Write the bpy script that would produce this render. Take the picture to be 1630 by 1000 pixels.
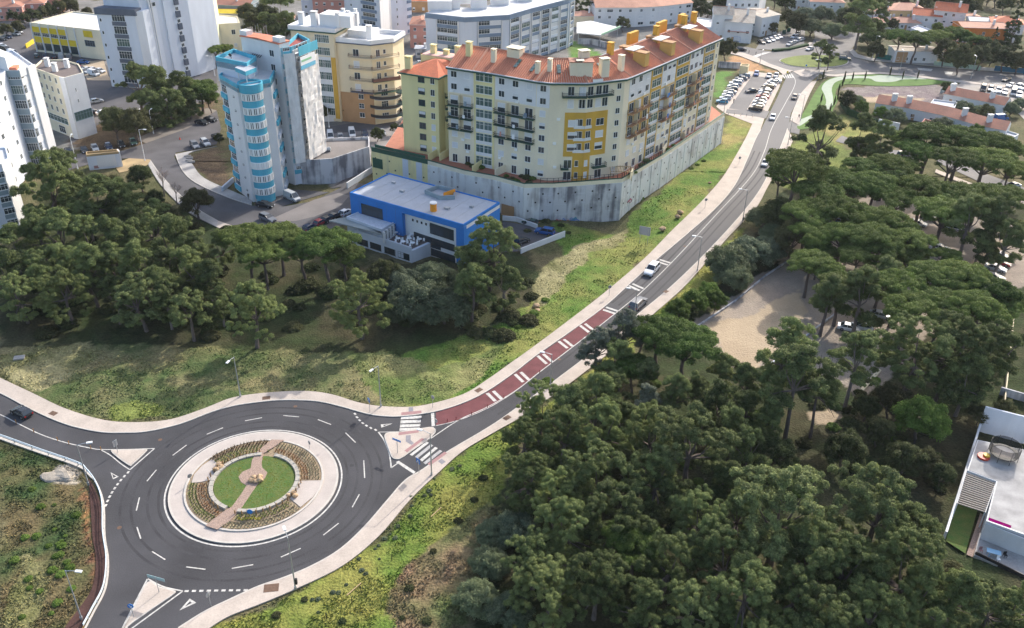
import bpy, bmesh, math, random
import numpy as np
from mathutils import Vector, Matrix

# ------------------------------------------------------------------ camera, sky, sun, exposure
SC = bpy.context.scene
COL = SC.collection
for o in list(bpy.data.objects): bpy.data.objects.remove(o)
CAMH, FPX, TILT, ROLL = 90.0, 1400.0, math.radians(30.7), math.radians(-1.2)
_F = np.array([0, math.cos(TILT), -math.sin(TILT)])
_R0 = np.array([1.0, 0, 0]); _D0 = np.cross(_F, _R0)
_R = math.cos(ROLL)*_R0 + math.sin(ROLL)*_D0
_D = -math.sin(ROLL)*_R0 + math.cos(ROLL)*_D0
cam_data = bpy.data.cameras.new("camera")
cam_data.sensor_width = 36.0; cam_data.lens = FPX/1630*36.0
cam_data.clip_start = 1.0; cam_data.clip_end = 6000
cam = bpy.data.objects.new("camera", cam_data); COL.objects.link(cam)
_M = Matrix(((_R[0], -_D[0], -_F[0], 0), (_R[1], -_D[1], -_F[1], 0), (_R[2], -_D[2], -_F[2], CAMH), (0, 0, 0, 1)))
cam.matrix_world = _M
SC.camera = cam

SUN_AZ, SUN_EL = math.radians(58.0), math.radians(31.0)
world = bpy.data.worlds.new("World"); SC.world = world; world.use_nodes = True
_wt = world.node_tree; _bg = _wt.nodes["Background"]
_sky = _wt.nodes.new("ShaderNodeTexSky"); _sky.sky_type = 'NISHITA'; _sky.sun_disc = False
_sky.sun_elevation = SUN_EL; _sky.sun_rotation = math.pi/2 - SUN_AZ
_sky.air_density = 1.0; _sky.dust_density = 3.0; _sky.ozone_density = 0.6
_wt.links.new(_sky.outputs[0], _bg.inputs[0]); _bg.inputs[1].default_value = 0.15
sun_data = bpy.data.lights.new("sun", 'SUN'); sun_data.energy = 2.5; sun_data.angle = math.radians(0.9)
sun_data.color = (1.0, 0.95, 0.87)
sun = bpy.data.objects.new("sun", sun_data); COL.objects.link(sun)
_sd = Vector((-math.cos(SUN_AZ)*math.cos(SUN_EL), -math.sin(SUN_AZ)*math.cos(SUN_EL), -math.sin(SUN_EL)))
sun.rotation_euler = _sd.to_track_quat('-Z', 'Y').to_euler(); sun.location = (0, 0, 200)
SC.view_settings.view_transform = 'Standard'; SC.view_settings.look = 'None'
SC.view_settings.exposure = 1.12; SC.view_settings.gamma = 1.0
SC.view_settings.use_curve_mapping = False

# ------------------------------------------------------------------ helpers
def W(px, py, z=0.0):
    d = _F*FPX + (px-815)*_R + (py-500)*_D
    t = (z-CAMH)/d[2]
    return (d[0]*t, d[1]*t)
def WL(pts, z=0.0): return [W(p[0], p[1], z) for p in pts]
def PROJ(x, y, z):
    q = np.array([x, y, z-CAMH]); w = _F@q
    return 815+FPX*(_R@q)/w, 500+FPX*(_D@q)/w
def SCALE(px, py, z=0.0):
    x, y = W(px, py, z); return FPX/(_F@np.array([x, y, z-CAMH]))
def sm(pts, n=6, closed=False):
    P = [np.array(p, float) for p in pts]; out = []; N = len(P)
    rng = range(N) if closed else range(N-1)
    for i in rng:
        p1, p2 = P[i], P[(i+1) % N]
        p0 = P[i-1] if (i > 0 or closed) else p1
        p3 = P[(i+2) % N] if (i+2 < N or closed) else p2
        for k in range(n):
            t = k/n
            out.append(tuple(0.5*((2*p1)+(-p0+p2)*t+(2*p0-5*p1+4*p2-p3)*t*t+(-p0+3*p1-3*p2+p3)*t**3)))
    if not closed: out.append(tuple(P[-1]))
    return out
def area(poly): return 0.5*sum(poly[i-1][0]*poly[i][1]-poly[i][0]*poly[i-1][1] for i in range(len(poly)))
def ccw(poly): return list(poly) if area(poly) > 0 else list(poly)[::-1]
def inset(poly, d):
    P = ccw(poly); n = len(P); out = []
    for i in range(n):
        a, b, c = P[i-1], P[i], P[(i+1) % n]
        e1 = np.array([b[0]-a[0], b[1]-a[1]]); e1 /= max(np.linalg.norm(e1), 1e-6)
        e2 = np.array([c[0]-b[0], c[1]-b[1]]); e2 /= max(np.linalg.norm(e2), 1e-6)
        n1 = np.array([-e1[1], e1[0]]); n2 = np.array([-e2[1], e2[0]])
        m = n1+n2; k = max(m@m/2, 0.35); m = m/k*1.0
        out.append((b[0]+m[0]*d, b[1]+m[1]*d))
    return out
def inside(pt, poly):
    x, y = pt; c = False; n = len(poly)
    for i in range(n):
        x1, y1 = poly[i-1]; x2, y2 = poly[i]
        if (y1 > y) != (y2 > y) and x < (x2-x1)*(y-y1)/(y2-y1)+x1: c = not c
    return c
def np_inside(X, Y, poly):
    c = np.zeros(X.shape, bool); n = len(poly)
    for i in range(n):
        x1, y1 = poly[i-1]; x2, y2 = poly[i]
        if y1 == y2: continue
        m = ((y1 > Y) != (y2 > Y)) & (X < (x2-x1)*(Y-y1)/(y2-y1)+x1)
        c ^= m
    return c
def vnoise(X, Y, s, seed=0):
    x = X/s; y = Y/s; xi = np.floor(x).astype(np.int64); yi = np.floor(y).astype(np.int64)
    fx = x-xi; fy = y-yi; fx = fx*fx*(3-2*fx); fy = fy*fy*(3-2*fy)
    def h(a, b):
        n = (a*374761393+b*668265263+seed*69069) & 0xffffffff
        n = ((n ^ (n >> 13))*1274126177) & 0xffffffff
        return ((n ^ (n >> 16)) & 0xffff)/65535.0
    return (h(xi, yi)*(1-fx)+h(xi+1, yi)*fx)*(1-fy)+(h(xi, yi+1)*(1-fx)+h(xi+1, yi+1)*fx)*fy
def fbm(X, Y, s, seed=0, o=4):
    r = 0; a = 0.5; t = 0
    for k in range(o): r = r+a*vnoise(X, Y, s/2**k, seed+k*17); t += a; a *= 0.5
    return r/t

MATS = {}
def mat(name, col, rough=0.85, n=0.0, ns=1.0, bump=0.0, metal=0.0, stretch=(1, 1, 1), n2=0.0, ns2=8.0, col2=None, spec=0.3, objcol=False, coord='pos', bs=None):
    if name in MATS: return MATS[name]
    m = bpy.data.materials.new(name); m.use_nodes = True; t = m.node_tree; N = t.nodes; L = t.links
    b = N["Principled BSDF"]; b.inputs["Roughness"].default_value = rough; b.inputs["Metallic"].default_value = metal
    b.inputs["Specular IOR Level"].default_value = spec
    if n <= 0 and not objcol and n2 <= 0 and bump <= 0:
        b.inputs["Base Color"].default_value = (*col, 1); MATS[name] = m; return m
    if coord == 'pos':
        g = N.new("ShaderNodeNewGeometry"); src = g.outputs["Position"]
    else:
        g = N.new("ShaderNodeTexCoord"); src = g.outputs["Object"]
    mp = N.new("ShaderNodeMapping"); mp.inputs["Scale"].default_value = stretch; L.new(src, mp.inputs[0])
    nz = N.new("ShaderNodeTexNoise"); nz.inputs["Scale"].default_value = ns; nz.inputs["Detail"].default_value = 6
    L.new(mp.outputs[0], nz.inputs["Vector"])
    mr = N.new("ShaderNodeMapRange"); mr.inputs[1].default_value = 0.3; mr.inputs[2].default_value = 0.7
    L.new(nz.outputs[0], mr.inputs[0])
    c2 = col2 if col2 else tuple(c*(1-n) for c in col)
    mx = N.new("ShaderNodeMix"); mx.data_type = 'RGBA'
    mx.inputs[7].default_value = (*c2, 1)
    if objcol:
        oi = N.new("ShaderNodeObjectInfo"); L.new(oi.outputs["Color"], mx.inputs[6])
        ml = N.new("ShaderNodeMath"); ml.operation = 'MULTIPLY'; ml.inputs[1].default_value = n
        L.new(mr.outputs[0], ml.inputs[0]); L.new(ml.outputs[0], mx.inputs[0])
    else:
        mx.inputs[6].default_value = (*col, 1); L.new(mr.outputs[0], mx.inputs[0])
    out = mx.outputs[2]
    if n2 > 0:
        nz2 = N.new("ShaderNodeTexNoise"); nz2.inputs["Scale"].default_value = ns2; nz2.inputs["Detail"].default_value = 3
        L.new(src, nz2.inputs["Vector"])
        mr2 = N.new("ShaderNodeMapRange"); mr2.inputs[1].default_value = 0.3; mr2.inputs[2].default_value = 0.7
        mr2.inputs[3].default_value = 1-n2; mr2.inputs[4].default_value = 1+n2; L.new(nz2.outputs[0], mr2.inputs[0])
        vm = N.new("ShaderNodeVectorMath"); vm.operation = 'SCALE'; L.new(out, vm.inputs[0]); L.new(mr2.outputs[0], vm.inputs["Scale"])
        out = vm.outputs[0]
    L.new(out, b.inputs["Base Color"])
    if bump > 0:
        bp = N.new("ShaderNodeBump"); bp.inputs["Strength"].default_value = bump; bp.inputs["Distance"].default_value = 0.1
        nb = N.new("ShaderNodeTexNoise"); nb.inputs["Scale"].default_value = bs or ns*4; L.new(src, nb.inputs["Vector"])
        L.new(nb.outputs[0], bp.inputs["Height"]); L.new(bp.outputs[0], b.inputs["Normal"])
    MATS[name] = m; return m

ROOTLOC = {}
class MB:
    def __init__(s): s.v = []; s.f = []; s.m = []
    def quad(s, a, b, c, d, mi=0):
        k = len(s.v); s.v += [a, b, c, d]; s.f.append((k, k+1, k+2, k+3)); s.m.append(mi); return s
    def poly(s, pts, z=None, mi=0):
        k = len(s.v); s.v += [(p[0], p[1], z) if z is not None else tuple(p) for p in pts]
        s.f.append(tuple(range(k, k+len(pts)))); s.m.append(mi); return s
    def prism(s, poly, z0, z1, mi=0, mt=None, bottom=False):
        P = ccw(poly); n = len(P); k = len(s.v)
        s.v += [(p[0], p[1], z0) for p in P]+[(p[0], p[1], z1) for p in P]
        for i in range(n):
            j = (i+1) % n; s.f.append((k+i, k+j, k+n+j, k+n+i)); s.m.append(mi)
        s.f.append(tuple(range(k+n, k+2*n))); s.m.append(mi if mt is None else mt)
        if bottom: s.f.append(tuple(range(k+n-1, k-1, -1))); s.m.append(mi)
        return s
    def ring(s, outer, inner, z0, z1, mi=0):
        n = len(outer); k = len(s.v)
        for P, z in ((outer, z0), (outer, z1), (inner, z1), (inner, z0)): s.v += [(p[0], p[1], z) for p in P]
        for i in range(n):
            j = (i+1) % n
            for a, b in ((0, 1), (1, 2), (2, 3)):
                s.f.append((k+a*n+i, k+a*n+j, k+b*n+j, k+b*n+i)); s.m.append(mi)
        return s
    def box(s, x0, y0, z0, x1, y1, z1, mi=0):
        return s.prism([(x0, y0), (x1, y0), (x1, y1), (x0, y1)], z0, z1, mi, bottom=True)
    def tube(s, pts, rad, n=6, mi=0):
        k0 = len(s.v); pts = [Vector(p) for p in pts]
        for i, p in enumerate(pts):
            d = (pts[min(i+1, len(pts)-1)]-pts[max(i-1, 0)]).normalized()
            a = d.orthogonal().normalized()
            if abs(d.z) < 0.99: a = d.cross(Vector((0, 0, 1))).normalized()
            b = d.cross(a); r = rad[i] if isinstance(rad, (list, tuple)) else rad
            for j in range(n):
                t = 2*math.pi*j/n; q = p+(a*math.cos(t)+b*math.sin(t))*r; s.v.append(tuple(q))
        for i in range(len(pts)-1):
            for j in range(n):
                jj = (j+1) % n; s.f.append((k0+i*n+j, k0+(i+1)*n+j, k0+(i+1)*n+jj, k0+i*n+jj)); s.m.append(mi)
        s.f.append(tuple(range(k0+n-1, k0-1, -1))); s.m.append(mi)
        e = k0+(len(pts)-1)*n; s.f.append(tuple(range(e, e+n))); s.m.append(mi); return s
    def obox(s, c, u, hl, hw, z0, z1, mi=0):
        L_ = math.hypot(*u); ux, uy = u[0]/L_, u[1]/L_
        P = [(c[0]+ux*a-uy*b, c[1]+uy*a+ux*b) for a, b in ((-hl, -hw), (hl, -hw), (hl, hw), (-hl, hw))]
        return s.prism(P, z0, z1, mi, bottom=True)
    def mesh(s, name, mats, off=(0, 0, 0)):
        me = bpy.data.meshes.new(name)
        me.from_pydata([(v[0]-off[0], v[1]-off[1], v[2]-off[2]) for v in s.v], [], s.f)
        for m in mats: me.materials.append(m)
        if len(mats) > 1: me.polygons.foreach_set("material_index", s.m)
        me.update(); return me
    def build(s, name, mats, parent=None, smooth=False):
        if not isinstance(mats, (list, tuple)): mats = [mats]
        off = ROOTLOC.get(parent.name, (0, 0, 0)) if parent else (0, 0, 0)
        me = s.mesh(name, mats, off)
        if smooth: me.polygons.foreach_set("use_smooth", [True]*len(me.polygons))
        o = bpy.data.objects.new(name, me); COL.objects.link(o)
        if parent: o.parent = parent; ROOTLOC[o.name] = off
        return o
def tag(o, label=None, cat=None, group=None, kind=None):
    if label: o["label"] = label
    if cat: o["category"] = cat
    if group: o["group"] = group
    if kind: o["kind"] = kind
    return o
def root(name, loc, label, cat, group=None, rz=0):
    o = bpy.data.objects.new(name, None); COL.objects.link(o); o.location = loc; o.rotation_euler.z = rz
    o.empty_display_size = 0.5
    ROOTLOC[o.name] = tuple(loc); return tag(o, label, cat, group)
def inst(me, name, loc, rz=0, parent=None, scale=None, color=None):
    o = bpy.data.objects.new(name, me); COL.objects.link(o)
    if parent:
        off = ROOTLOC.get(parent.name, (0, 0, 0)); o.parent = parent
        loc = (loc[0]-off[0], loc[1]-off[1], loc[2]-off[2])
    o.location = loc; o.rotation_euler.z = rz
    if scale is not None: o.scale = scale if isinstance(scale, (tuple, list)) else (scale,)*3
    if color: o.color = (*color, 1)
    return o
KIDS = {}
def kids(o):
    return list(o.children)
def copy_tree(o, parent=None, color=None):
    c = o.copy(); COL.objects.link(c); c.parent = parent
    if color: c.color = (*color, 1)
    for ch in kids(o): copy_tree(ch, c, color)
    return c
ORD = ["first", "second", "third", "fourth", "fifth", "sixth", "seventh", "eighth", "ninth", "tenth", "eleventh", "twelfth", "thirteenth", "fourteenth", "fifteenth", "sixteenth", "seventeenth", "eighteenth", "nineteenth", "twentieth"]
def struct(o): o["kind"] = "structure"; return o

# ------------------------------------------------------------------ materials
M_asph = mat("asphalt", (0.074, 0.073, 0.079), 0.9, 0.42, 0.10, 0.3, n2=0.30, ns2=9, bs=25)
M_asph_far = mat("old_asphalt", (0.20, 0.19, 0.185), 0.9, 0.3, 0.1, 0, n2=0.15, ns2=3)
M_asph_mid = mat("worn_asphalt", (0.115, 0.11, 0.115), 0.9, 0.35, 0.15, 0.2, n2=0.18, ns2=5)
M_red = mat("red_asphalt", (0.165, 0.055, 0.06), 0.9, 0.3, 0.5, 0.2, n2=0.2, ns2=8)
M_paint = mat("road_paint", (0.62, 0.60, 0.56), 0.8, 0.42, 2.2, 0, n2=0.1, ns2=14)
M_walk = mat("limestone_paving", (0.50, 0.43, 0.37), 0.9, 0.2, 0.35, 0.15, n2=0.10, ns2=5)
M_walk2 = mat("grey_paving", (0.42, 0.40, 0.38), 0.9, 0.3, 0.3, 0.15, n2=0.12, ns2=5)
M_kerb = mat("kerb_stone", (0.54, 0.50, 0.45), 0.85, 0.2, 2.0)
M_apron = mat("island_apron_concrete", (0.47, 0.415, 0.375), 0.9, 0.15, 0.5, 0.1, n2=0.08, ns2=6)
M_pink = mat("pink_tactile_paving", (0.36, 0.21, 0.205), 0.9, 0.2, 3.0)
M_greyt = mat("grey_tactile_paving", (0.26, 0.25, 0.27), 0.9, 0.2, 3.0)
M_plaza = mat("pinkish_cobble_path", (0.43, 0.31, 0.25), 0.95, 0.4, 5.0, 0.7, n2=0.35, ns2=14)
M_lawn = mat("lawn", (0.06, 0.12, 0.025), 0.95, 0.4, 0.9, 0.5, n2=0.3, ns2=9, col2=(0.11, 0.13, 0.035))
M_lawn_far = mat("park_lawn", (0.10, 0.19, 0.035), 0.95, 0.3, 0.3, 0.3, n2=0.15, ns2=4)
M_path_far = mat("park_path", (0.36, 0.41, 0.32), 0.9, 0.12, 0.5)
M_soil = mat("mulch_soil", (0.34, 0.26, 0.17), 0.95, 0.35, 2.5, 0.6, n2=0.3, ns2=9)
M_white = mat("white_render", (0.72, 0.72, 0.72), 0.85, 0.12, 0.35, 0, stretch=(1, 1, 0.25), n2=0.03, ns2=5)
M_whiteb = mat("bluish_white_render", (0.64, 0.68, 0.75), 0.85, 0.14, 0.3, 0, stretch=(1, 1, 0.25), n2=0.03, ns2=5)
M_cream = mat("cream_render", (0.72, 0.62, 0.43), 0.85, 0.12, 0.3, stretch=(1, 1, 0.3))
M_cream2 = mat("pale_cream_render", (0.80, 0.72, 0.54), 0.85, 0.14, 0.3, stretch=(1, 1, 0.25), n2=0.03, ns2=4)
M_yel = mat("pale_yellow_render", (0.79, 0.70, 0.36), 0.85, 0.12, 0.35, stretch=(1, 1, 0.25))
M_gold = mat("golden_yellow_render", (0.62, 0.37, 0.06), 0.85, 0.15, 0.4)
M_ochre = mat("ochre_render", (0.58, 0.38, 0.12), 0.85, 0.15, 0.4, stretch=(1, 1, 0.3))
M_brightyel = mat("bright_yellow_paint", (0.72, 0.52, 0.03), 0.8, 0.15, 0.5)
M_orange = mat("orange_paint", (0.80, 0.30, 0.03), 0.7, 0.1, 1)
M_brownwall = mat("tan_brown_render", (0.44, 0.26, 0.13), 0.85, 0.15, 0.4)
M_pinkwall = mat("salmon_render", (0.62, 0.30, 0.24), 0.85, 0.15, 0.3)
M_blue = mat("cobalt_blue_render", (0.035, 0.20, 0.56), 0.9, 0.12, 0.5)
M_turq = mat("turquoise_render", (0.10, 0.44, 0.58), 0.8, 0.2, 0.6, stretch=(1, 1, 0.3))
M_greyblue = mat("blue_grey_render", (0.20, 0.27, 0.37), 0.8, 0.2, 0.4)
M_slate = mat("grey_green_render", (0.27, 0.34, 0.38), 0.8, 0.2, 0.4)
M_darkgrey = mat("dark_grey_render", (0.12, 0.14, 0.18), 0.8, 0.2, 0.4)
M_roofgrey = mat("grey_roof_sheet", (0.42, 0.44, 0.48), 0.8, 0.12, 0.4, n2=0.05, ns2=3)
M_roofwhite = mat("white_roof_sheet", (0.66, 0.66, 0.66), 0.8, 0.25, 0.3, n2=0.06, ns2=3)
M_gravel = mat("white_gravel_roof", (0.62, 0.64, 0.68), 0.9, 0.2, 2.0, 0.4, n2=0.15, ns2=9)
M_dkgreen = mat("dark_green_paint", (0.03, 0.10, 0.07), 0.6, 0.2, 1)
M_black = mat("black_metal", (0.025, 0.025, 0.028), 0.5)
M_glass = mat("dark_glass", (0.035, 0.05, 0.06), 0.12, spec=0.8)
M_glass2 = mat("greenish_glass", (0.07, 0.12, 0.11), 0.15, spec=0.8)
M_frame = mat("white_window_frame", (0.80, 0.80, 0.78), 0.6)
M_shut = mat("pale_roller_shutter", (0.66, 0.67, 0.68), 0.7, 0.1, 3)
M_metal = mat("galvanised_steel", (0.42, 0.44, 0.46), 0.45, 0.1, 3, metal=0.6)
M_lampw = mat("lamp_housing", (0.72, 0.75, 0.78), 0.4)
M_signblue = mat("sign_blue", (0.01, 0.16, 0.50), 0.4)
M_signwhite = mat("sign_white", (0.8, 0.8, 0.8), 0.5)
M_rock = mat("sandstone_rock", (0.52, 0.36, 0.22), 0.9, 0.4, 2, 0.4)
M_bark = mat("pine_bark", (0.17, 0.135, 0.12), 0.95, 0.45, 3, 0.6, stretch=(1, 1, 0.3))
M_barkp = mat("pale_bark", (0.22, 0.185, 0.165), 0.95, 0.3, 3, 0.4)
M_hedge = mat("hedge_green", (0.03, 0.075, 0.025), 0.95, 0.5, 2, 0.8, n2=0.3, ns2=6)

def tile_mat(name, col, col2, wscale=5.0):
    m = bpy.data.materials.new(name); m.use_nodes = True; t = m.node_tree; N = t.nodes; L = t.links
    b = N["Principled BSDF"]; b.inputs["Roughness"].default_value = 0.85
    tc = N.new("ShaderNodeTexCoord")
    nz = N.new("ShaderNodeTexNoise"); nz.inputs["Scale"].default_value = 0.35; nz.inputs["Detail"].default_value = 8
    L.new(tc.outputs["Object"], nz.inputs["Vector"])
    br = N.new("ShaderNodeTexNoise"); br.inputs["Scale"].default_value = 2.6; br.inputs["Detail"].default_value = 2
    L.new(tc.outputs["Object"], br.inputs["Vector"])
    ad = N.new("ShaderNodeMath"); ad.operation = 'ADD'; L.new(nz.outputs[0], ad.inputs[0]); L.new(br.outputs[0], ad.inputs[1])
    mr = N.new("ShaderNodeMapRange"); mr.inputs[1].default_value = 0.75; mr.inputs[2].default_value = 1.3; L.new(ad.outputs[0], mr.inputs[0])
    mx = N.new("ShaderNodeMix"); mx.data_type = 'RGBA'; mx.inputs[6].default_value = (*col, 1); mx.inputs[7].default_value = (*col2, 1)
    L.new(mr.outputs[0], mx.inputs[0]); L.new(mx.outputs[2], b.inputs["Base Color"])
    MATS[name] = m; return m
M_tile = tile_mat("terracotta_tiles", (0.58, 0.155, 0.065), (0.38, 0.11, 0.055))
M_tile_old = tile_mat("weathered_terracotta", (0.40, 0.17, 0.11), (0.27, 0.13, 0.09))
M_tile_pale = tile_mat("pale_terracotta", (0.58, 0.30, 0.20), (0.45, 0.22, 0.15))
M_tile_grey = tile_mat("lichened_roof_tiles", (0.42, 0.37, 0.31), (0.26, 0.22, 0.18))
M_terraflr = mat("terracotta_floor", (0.42, 0.17, 0.11), 0.9, 0.2, 1)
def stain_mat(name, base, stain, sc=0.8, lo=0.45, hi=0.62):
    m = bpy.data.materials.new(name); m.use_nodes = True; t = m.node_tree; N = t.nodes; L = t.links
    b = N["Principled BSDF"]; b.inputs["Roughness"].default_value = 0.9
    g = N.new("ShaderNodeNewGeometry")
    mp = N.new("ShaderNodeMapping"); mp.inputs["Scale"].default_value = (1, 1, 0.09); L.new(g.outputs["Position"], mp.inputs[0])
    n1 = N.new("ShaderNodeTexNoise"); n1.inputs["Scale"].default_value = sc; n1.inputs["Detail"].default_value = 8; L.new(mp.outputs[0], n1.inputs["Vector"])
    n2 = N.new("ShaderNodeTexNoise"); n2.inputs["Scale"].default_value = 0.25; n2.inputs["Detail"].default_value = 5; L.new(g.outputs["Position"], n2.inputs["Vector"])
    a = N.new("ShaderNodeMath"); a.operation = 'MULTIPLY_ADD'; L.new(n2.outputs[0], a.inputs[0]); a.inputs[1].default_value = 0.5
    mm = N.new("ShaderNodeMath"); mm.operation = 'MULTIPLY'; mm.inputs[1].default_value = 0.55; L.new(n1.outputs[0], mm.inputs[0]); L.new(mm.outputs[0], a.inputs[2])
    mr = N.new("ShaderNodeMapRange"); mr.inputs[1].default_value = lo; mr.inputs[2].default_value = hi; L.new(a.outputs[0], mr.inputs[0])
    mx = N.new("ShaderNodeMix"); mx.data_type = 'RGBA'; mx.inputs[6].default_value = (*base, 1); mx.inputs[7].default_value = (*stain, 1)
    L.new(mr.outputs[0], mx.inputs[0]); L.new(mx.outputs[2], b.inputs["Base Color"])
    MATS[name] = m; return m
M_wallst = stain_mat("stained_white_wall", (0.72, 0.72, 0.69), (0.36, 0.33, 0.31), 0.9, 0.50, 0.68)
M_wallst2 = stain_mat("weathered_grey_concrete", (0.52, 0.52, 0.54), (0.16, 0.16, 0.18), 0.8, 0.47, 0.62)
M_wallyel = stain_mat("stained_pale_yellow_wall", (0.78, 0.68, 0.34), (0.45, 0.42, 0.30), 0.8, 0.52, 0.75)

# ------------------------------------------------------------------ traced plan (photo pixels -> ground plane)
N_ASPH = [(-60,600),(0,626.5),(52,653.8),(104,676),(156,688),(195,689.7),(234,687.7),(286,676),(338,656.4),(377,646),(420,640),(452,637.7),(504,639.5),(545,648.6),(582,659),(608,663),(640,663.5),(691,656.4),(738,642),(777,622.6),(820,593),(852,568),(904,531.6),(961,490),(1000,455),(1042,417),(1086,380),(1138,333.6),(1170,295),(1190,253),(1202,224),(1211,207)]
N_OUT = [(-60,572),(0,602),(52,626.5),(104,651),(166,669.5),(221,673),(273,668),(325,651),(364,635.6),(400,628.5),(452,624),(494,623.6),(530,629),(569,641),(603,647),(650,648.6),(686,643.4),(738,628),(777,604),(815,577),(850,552),(918,501),(969,461),(1026,411.7),(1068,369),(1112,326),(1148.5,285),(1172,247),(1188,218),(1198,196)]
S_ASPH = [(283.5,1000),(325,974),(364,955),(410,934),(452,919.5),(496,901),(540.4,875),(579.5,839),(616,797),(644.5,765),(673,747.5),(709.5,721),(777,681),(820,651.5),(886,604),(950,555),(1016,500),(1060,463.7),(1107,419.5),(1164,359.6),(1205.7,308),(1231,260),(1247,222),(1253,205)]
S_OUT = [(330,1003),(364,982),(420,960),(478,935),(545.6,901),(603,854),(652,797),(699,752),(738,718),(790,687),(830,664),(900,616),(970,562),(1030,509.5),(1086,460),(1125,417),(1164,372.6),(1203,332),(1223,296),(1249,252),(1263,222)]
W_ASPH = [(-60,668),(0,695.5),(65,719),(125,740),(141.7,751.7),(156,771),(166.4,802),(168,852),(173.7,893.4),(169,937.6),(151,974),(136,1003)]
CX, CY = -38.05, 100.0
R_ISL = 12.75
nA = sm(N_ASPH, 5); nO = sm(N_OUT, 5); sA = sm(S_ASPH, 5); sO = sm(S_OUT, 5); wA = sm(W_ASPH, 5)
asph_px = nA + [(1235,160),(1246,135),(1253,121),(1262,114),(1306,117),(1291,130),(1275,152),(1259,180),(1256,196)] + sA[::-1] + [(283.5,1075),(110,1075)] + wA[::-1]
ASPH = WL(asph_px)
FAR_ASPH_PX = [(1262,114),(1250,111.5),(1225,103),(1205,93),(1185,86),(1165,82),(1140,80),(1140,72),(1165,73),(1190,75),(1212,80),(1230,82),(1262,80),(1284,76),(1293,68),(1297,60),(1296,50),(1290,42),(1300,40),(1312,50),(1325,58),(1330,52),(1338,44),(1352,42),(1368,47),(1372,58),(1362,70),(1352,82),(1360,92),(1385,98),(1440,102),(1520,110),(1600,116),(1700,124),(1700,146),(1630,138),(1560,131),(1500,124),(1440,117),(1400,114),(1360,115),(1330,118),(1306,117)]
ROADS = []
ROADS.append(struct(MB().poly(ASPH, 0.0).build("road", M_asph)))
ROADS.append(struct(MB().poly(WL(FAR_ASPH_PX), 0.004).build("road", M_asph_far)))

def strip(inner, outer, name, m, z=0.12, kerb=True):
    P = WL(inner); Q = WL(outer)
    b = MB().prism(P+Q[::-1], -0.05, z)
    o = struct(b.build(name, m))
    if kerb:
        n = len(P); kb = MB(); off = []
        for i in range(n):
            a = np.array(P[max(i-1, 0)]); c = np.array(P[min(i+1, n-1)]); d = c-a; d /= np.linalg.norm(d)
            nn = np.array((-d[1], d[0])); q = np.array(Q[min(int(i*len(Q)/n), len(Q)-1)])-np.array(P[i])
            if nn@q < 0: nn = -nn
            off.append((np.array(P[i])-nn*0.02, np.array(P[i])+nn*0.20))
        for i in range(n-1):
            kb.prism([tuple(off[i][0]), tuple(off[i+1][0]), tuple(off[i+1][1]), tuple(off[i][1])], -0.02, z+0.012)
        k = kb.build("kerb", M_kerb); struct(k)
    return o
strip(nA, nO, "pavement", M_walk)
# south pavement (splitting at the driveway far end)
strip(sA, sO, "pavement", M_walk)
strip(sm([(1285,156),(1278,168),(1274,192)],4)[::-1] if False else sm([(1274,150),(1262,178),(1258,192)],4), sm([(1301,127),(1288,152),(1277,180),(1272,200)],4), "pavement", M_walk)
strip(sm([(1291,131),(1281,142),(1274,150)],4), sm([(1318,121),(1307,126),(1301,127)],4), "pavement", M_walk, kerb=False)
# roundabout island
def circ(r, n=72, a0=0, a1=2*math.pi, c=(CX, CY)):
    return [(c[0]+r*math.cos(a0+(a1-a0)*i/n), c[1]+r*math.sin(a0+(a1-a0)*i/n)) for i in range(n if abs(a1-a0) > 6.28 else n+1)]
isl_c = (CX, CY+0.15)
struct(MB().ring(circ(12.95, 96, c=isl_c), circ(12.72, 96, c=isl_c), 0.0, 0.008).build("road_edge_line", M_paint))
struct(MB().ring(circ(12.35, 96, c=isl_c), circ(12.05, 96, c=isl_c), -0.02, 0.16).build("kerb", M_kerb))
struct(MB().prism(circ(12.06, 96, c=isl_c), -0.02, 0.15).build("roundabout_apron", M_apron))
struct(MB().ring(circ(10.15, 96, c=isl_c), circ(9.85, 96, c=isl_c), 0.1, 0.30).build("kerb", M_kerb))
struct(MB().prism(circ(9.86, 96, c=isl_c), 0.0, 0.22).build("planting_bed", M_soil))
def ang(px, py):
    x, y = W(px, py); return math.atan2(y-isl_c[1], x-isl_c[0])
_t1, _t2 = ang(433,716), ang(352,836)
for a0, a1 in ((_t2+.14, _t1-.16), (_t1+.16, _t2+2*math.pi-.14)):
    while a1 < a0: a1 += 2*math.pi
    while a1-a0 > 2*math.pi: a1 -= 2*math.pi
    bb = MB(); n_ = 14
    for k in range(n_):
        p0 = a0+(a1-a0)*k/n_+.006; p1 = a0+(a1-a0)*(k+1)/n_-.006; bb.prism(circ(6.6, 4, p0, p1, isl_c)+circ(6.0, 4, p0, p1, isl_c)[::-1], .1, .58)
    struct(bb.build("ring_bench", mat("pale_bench_stone", (0.42,0.39,0.34), .85, .2, 2)))
struct(MB().prism(circ(5.92, 80, c=isl_c), 0.1, 0.36).build("lawn", M_lawn))
# stone path and plaza
_zp = [(250+x/4.761, 670+y/4.761) for x, y in [(870,155),(965,160),(885,215),(810,260),(795,330),(800,370),(838,405),(820,450),(765,495),(720,560),(650,665),(560,770),(460,838),(370,810),(480,720),(570,665),(640,570),(680,505),(640,480),(620,440),(650,400),(712,375),(722,310),(760,250),(800,215)]]
struct(MB().prism(WL(_zp), 0.3, 0.40, 0).build("stone_path", M_plaza))
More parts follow.
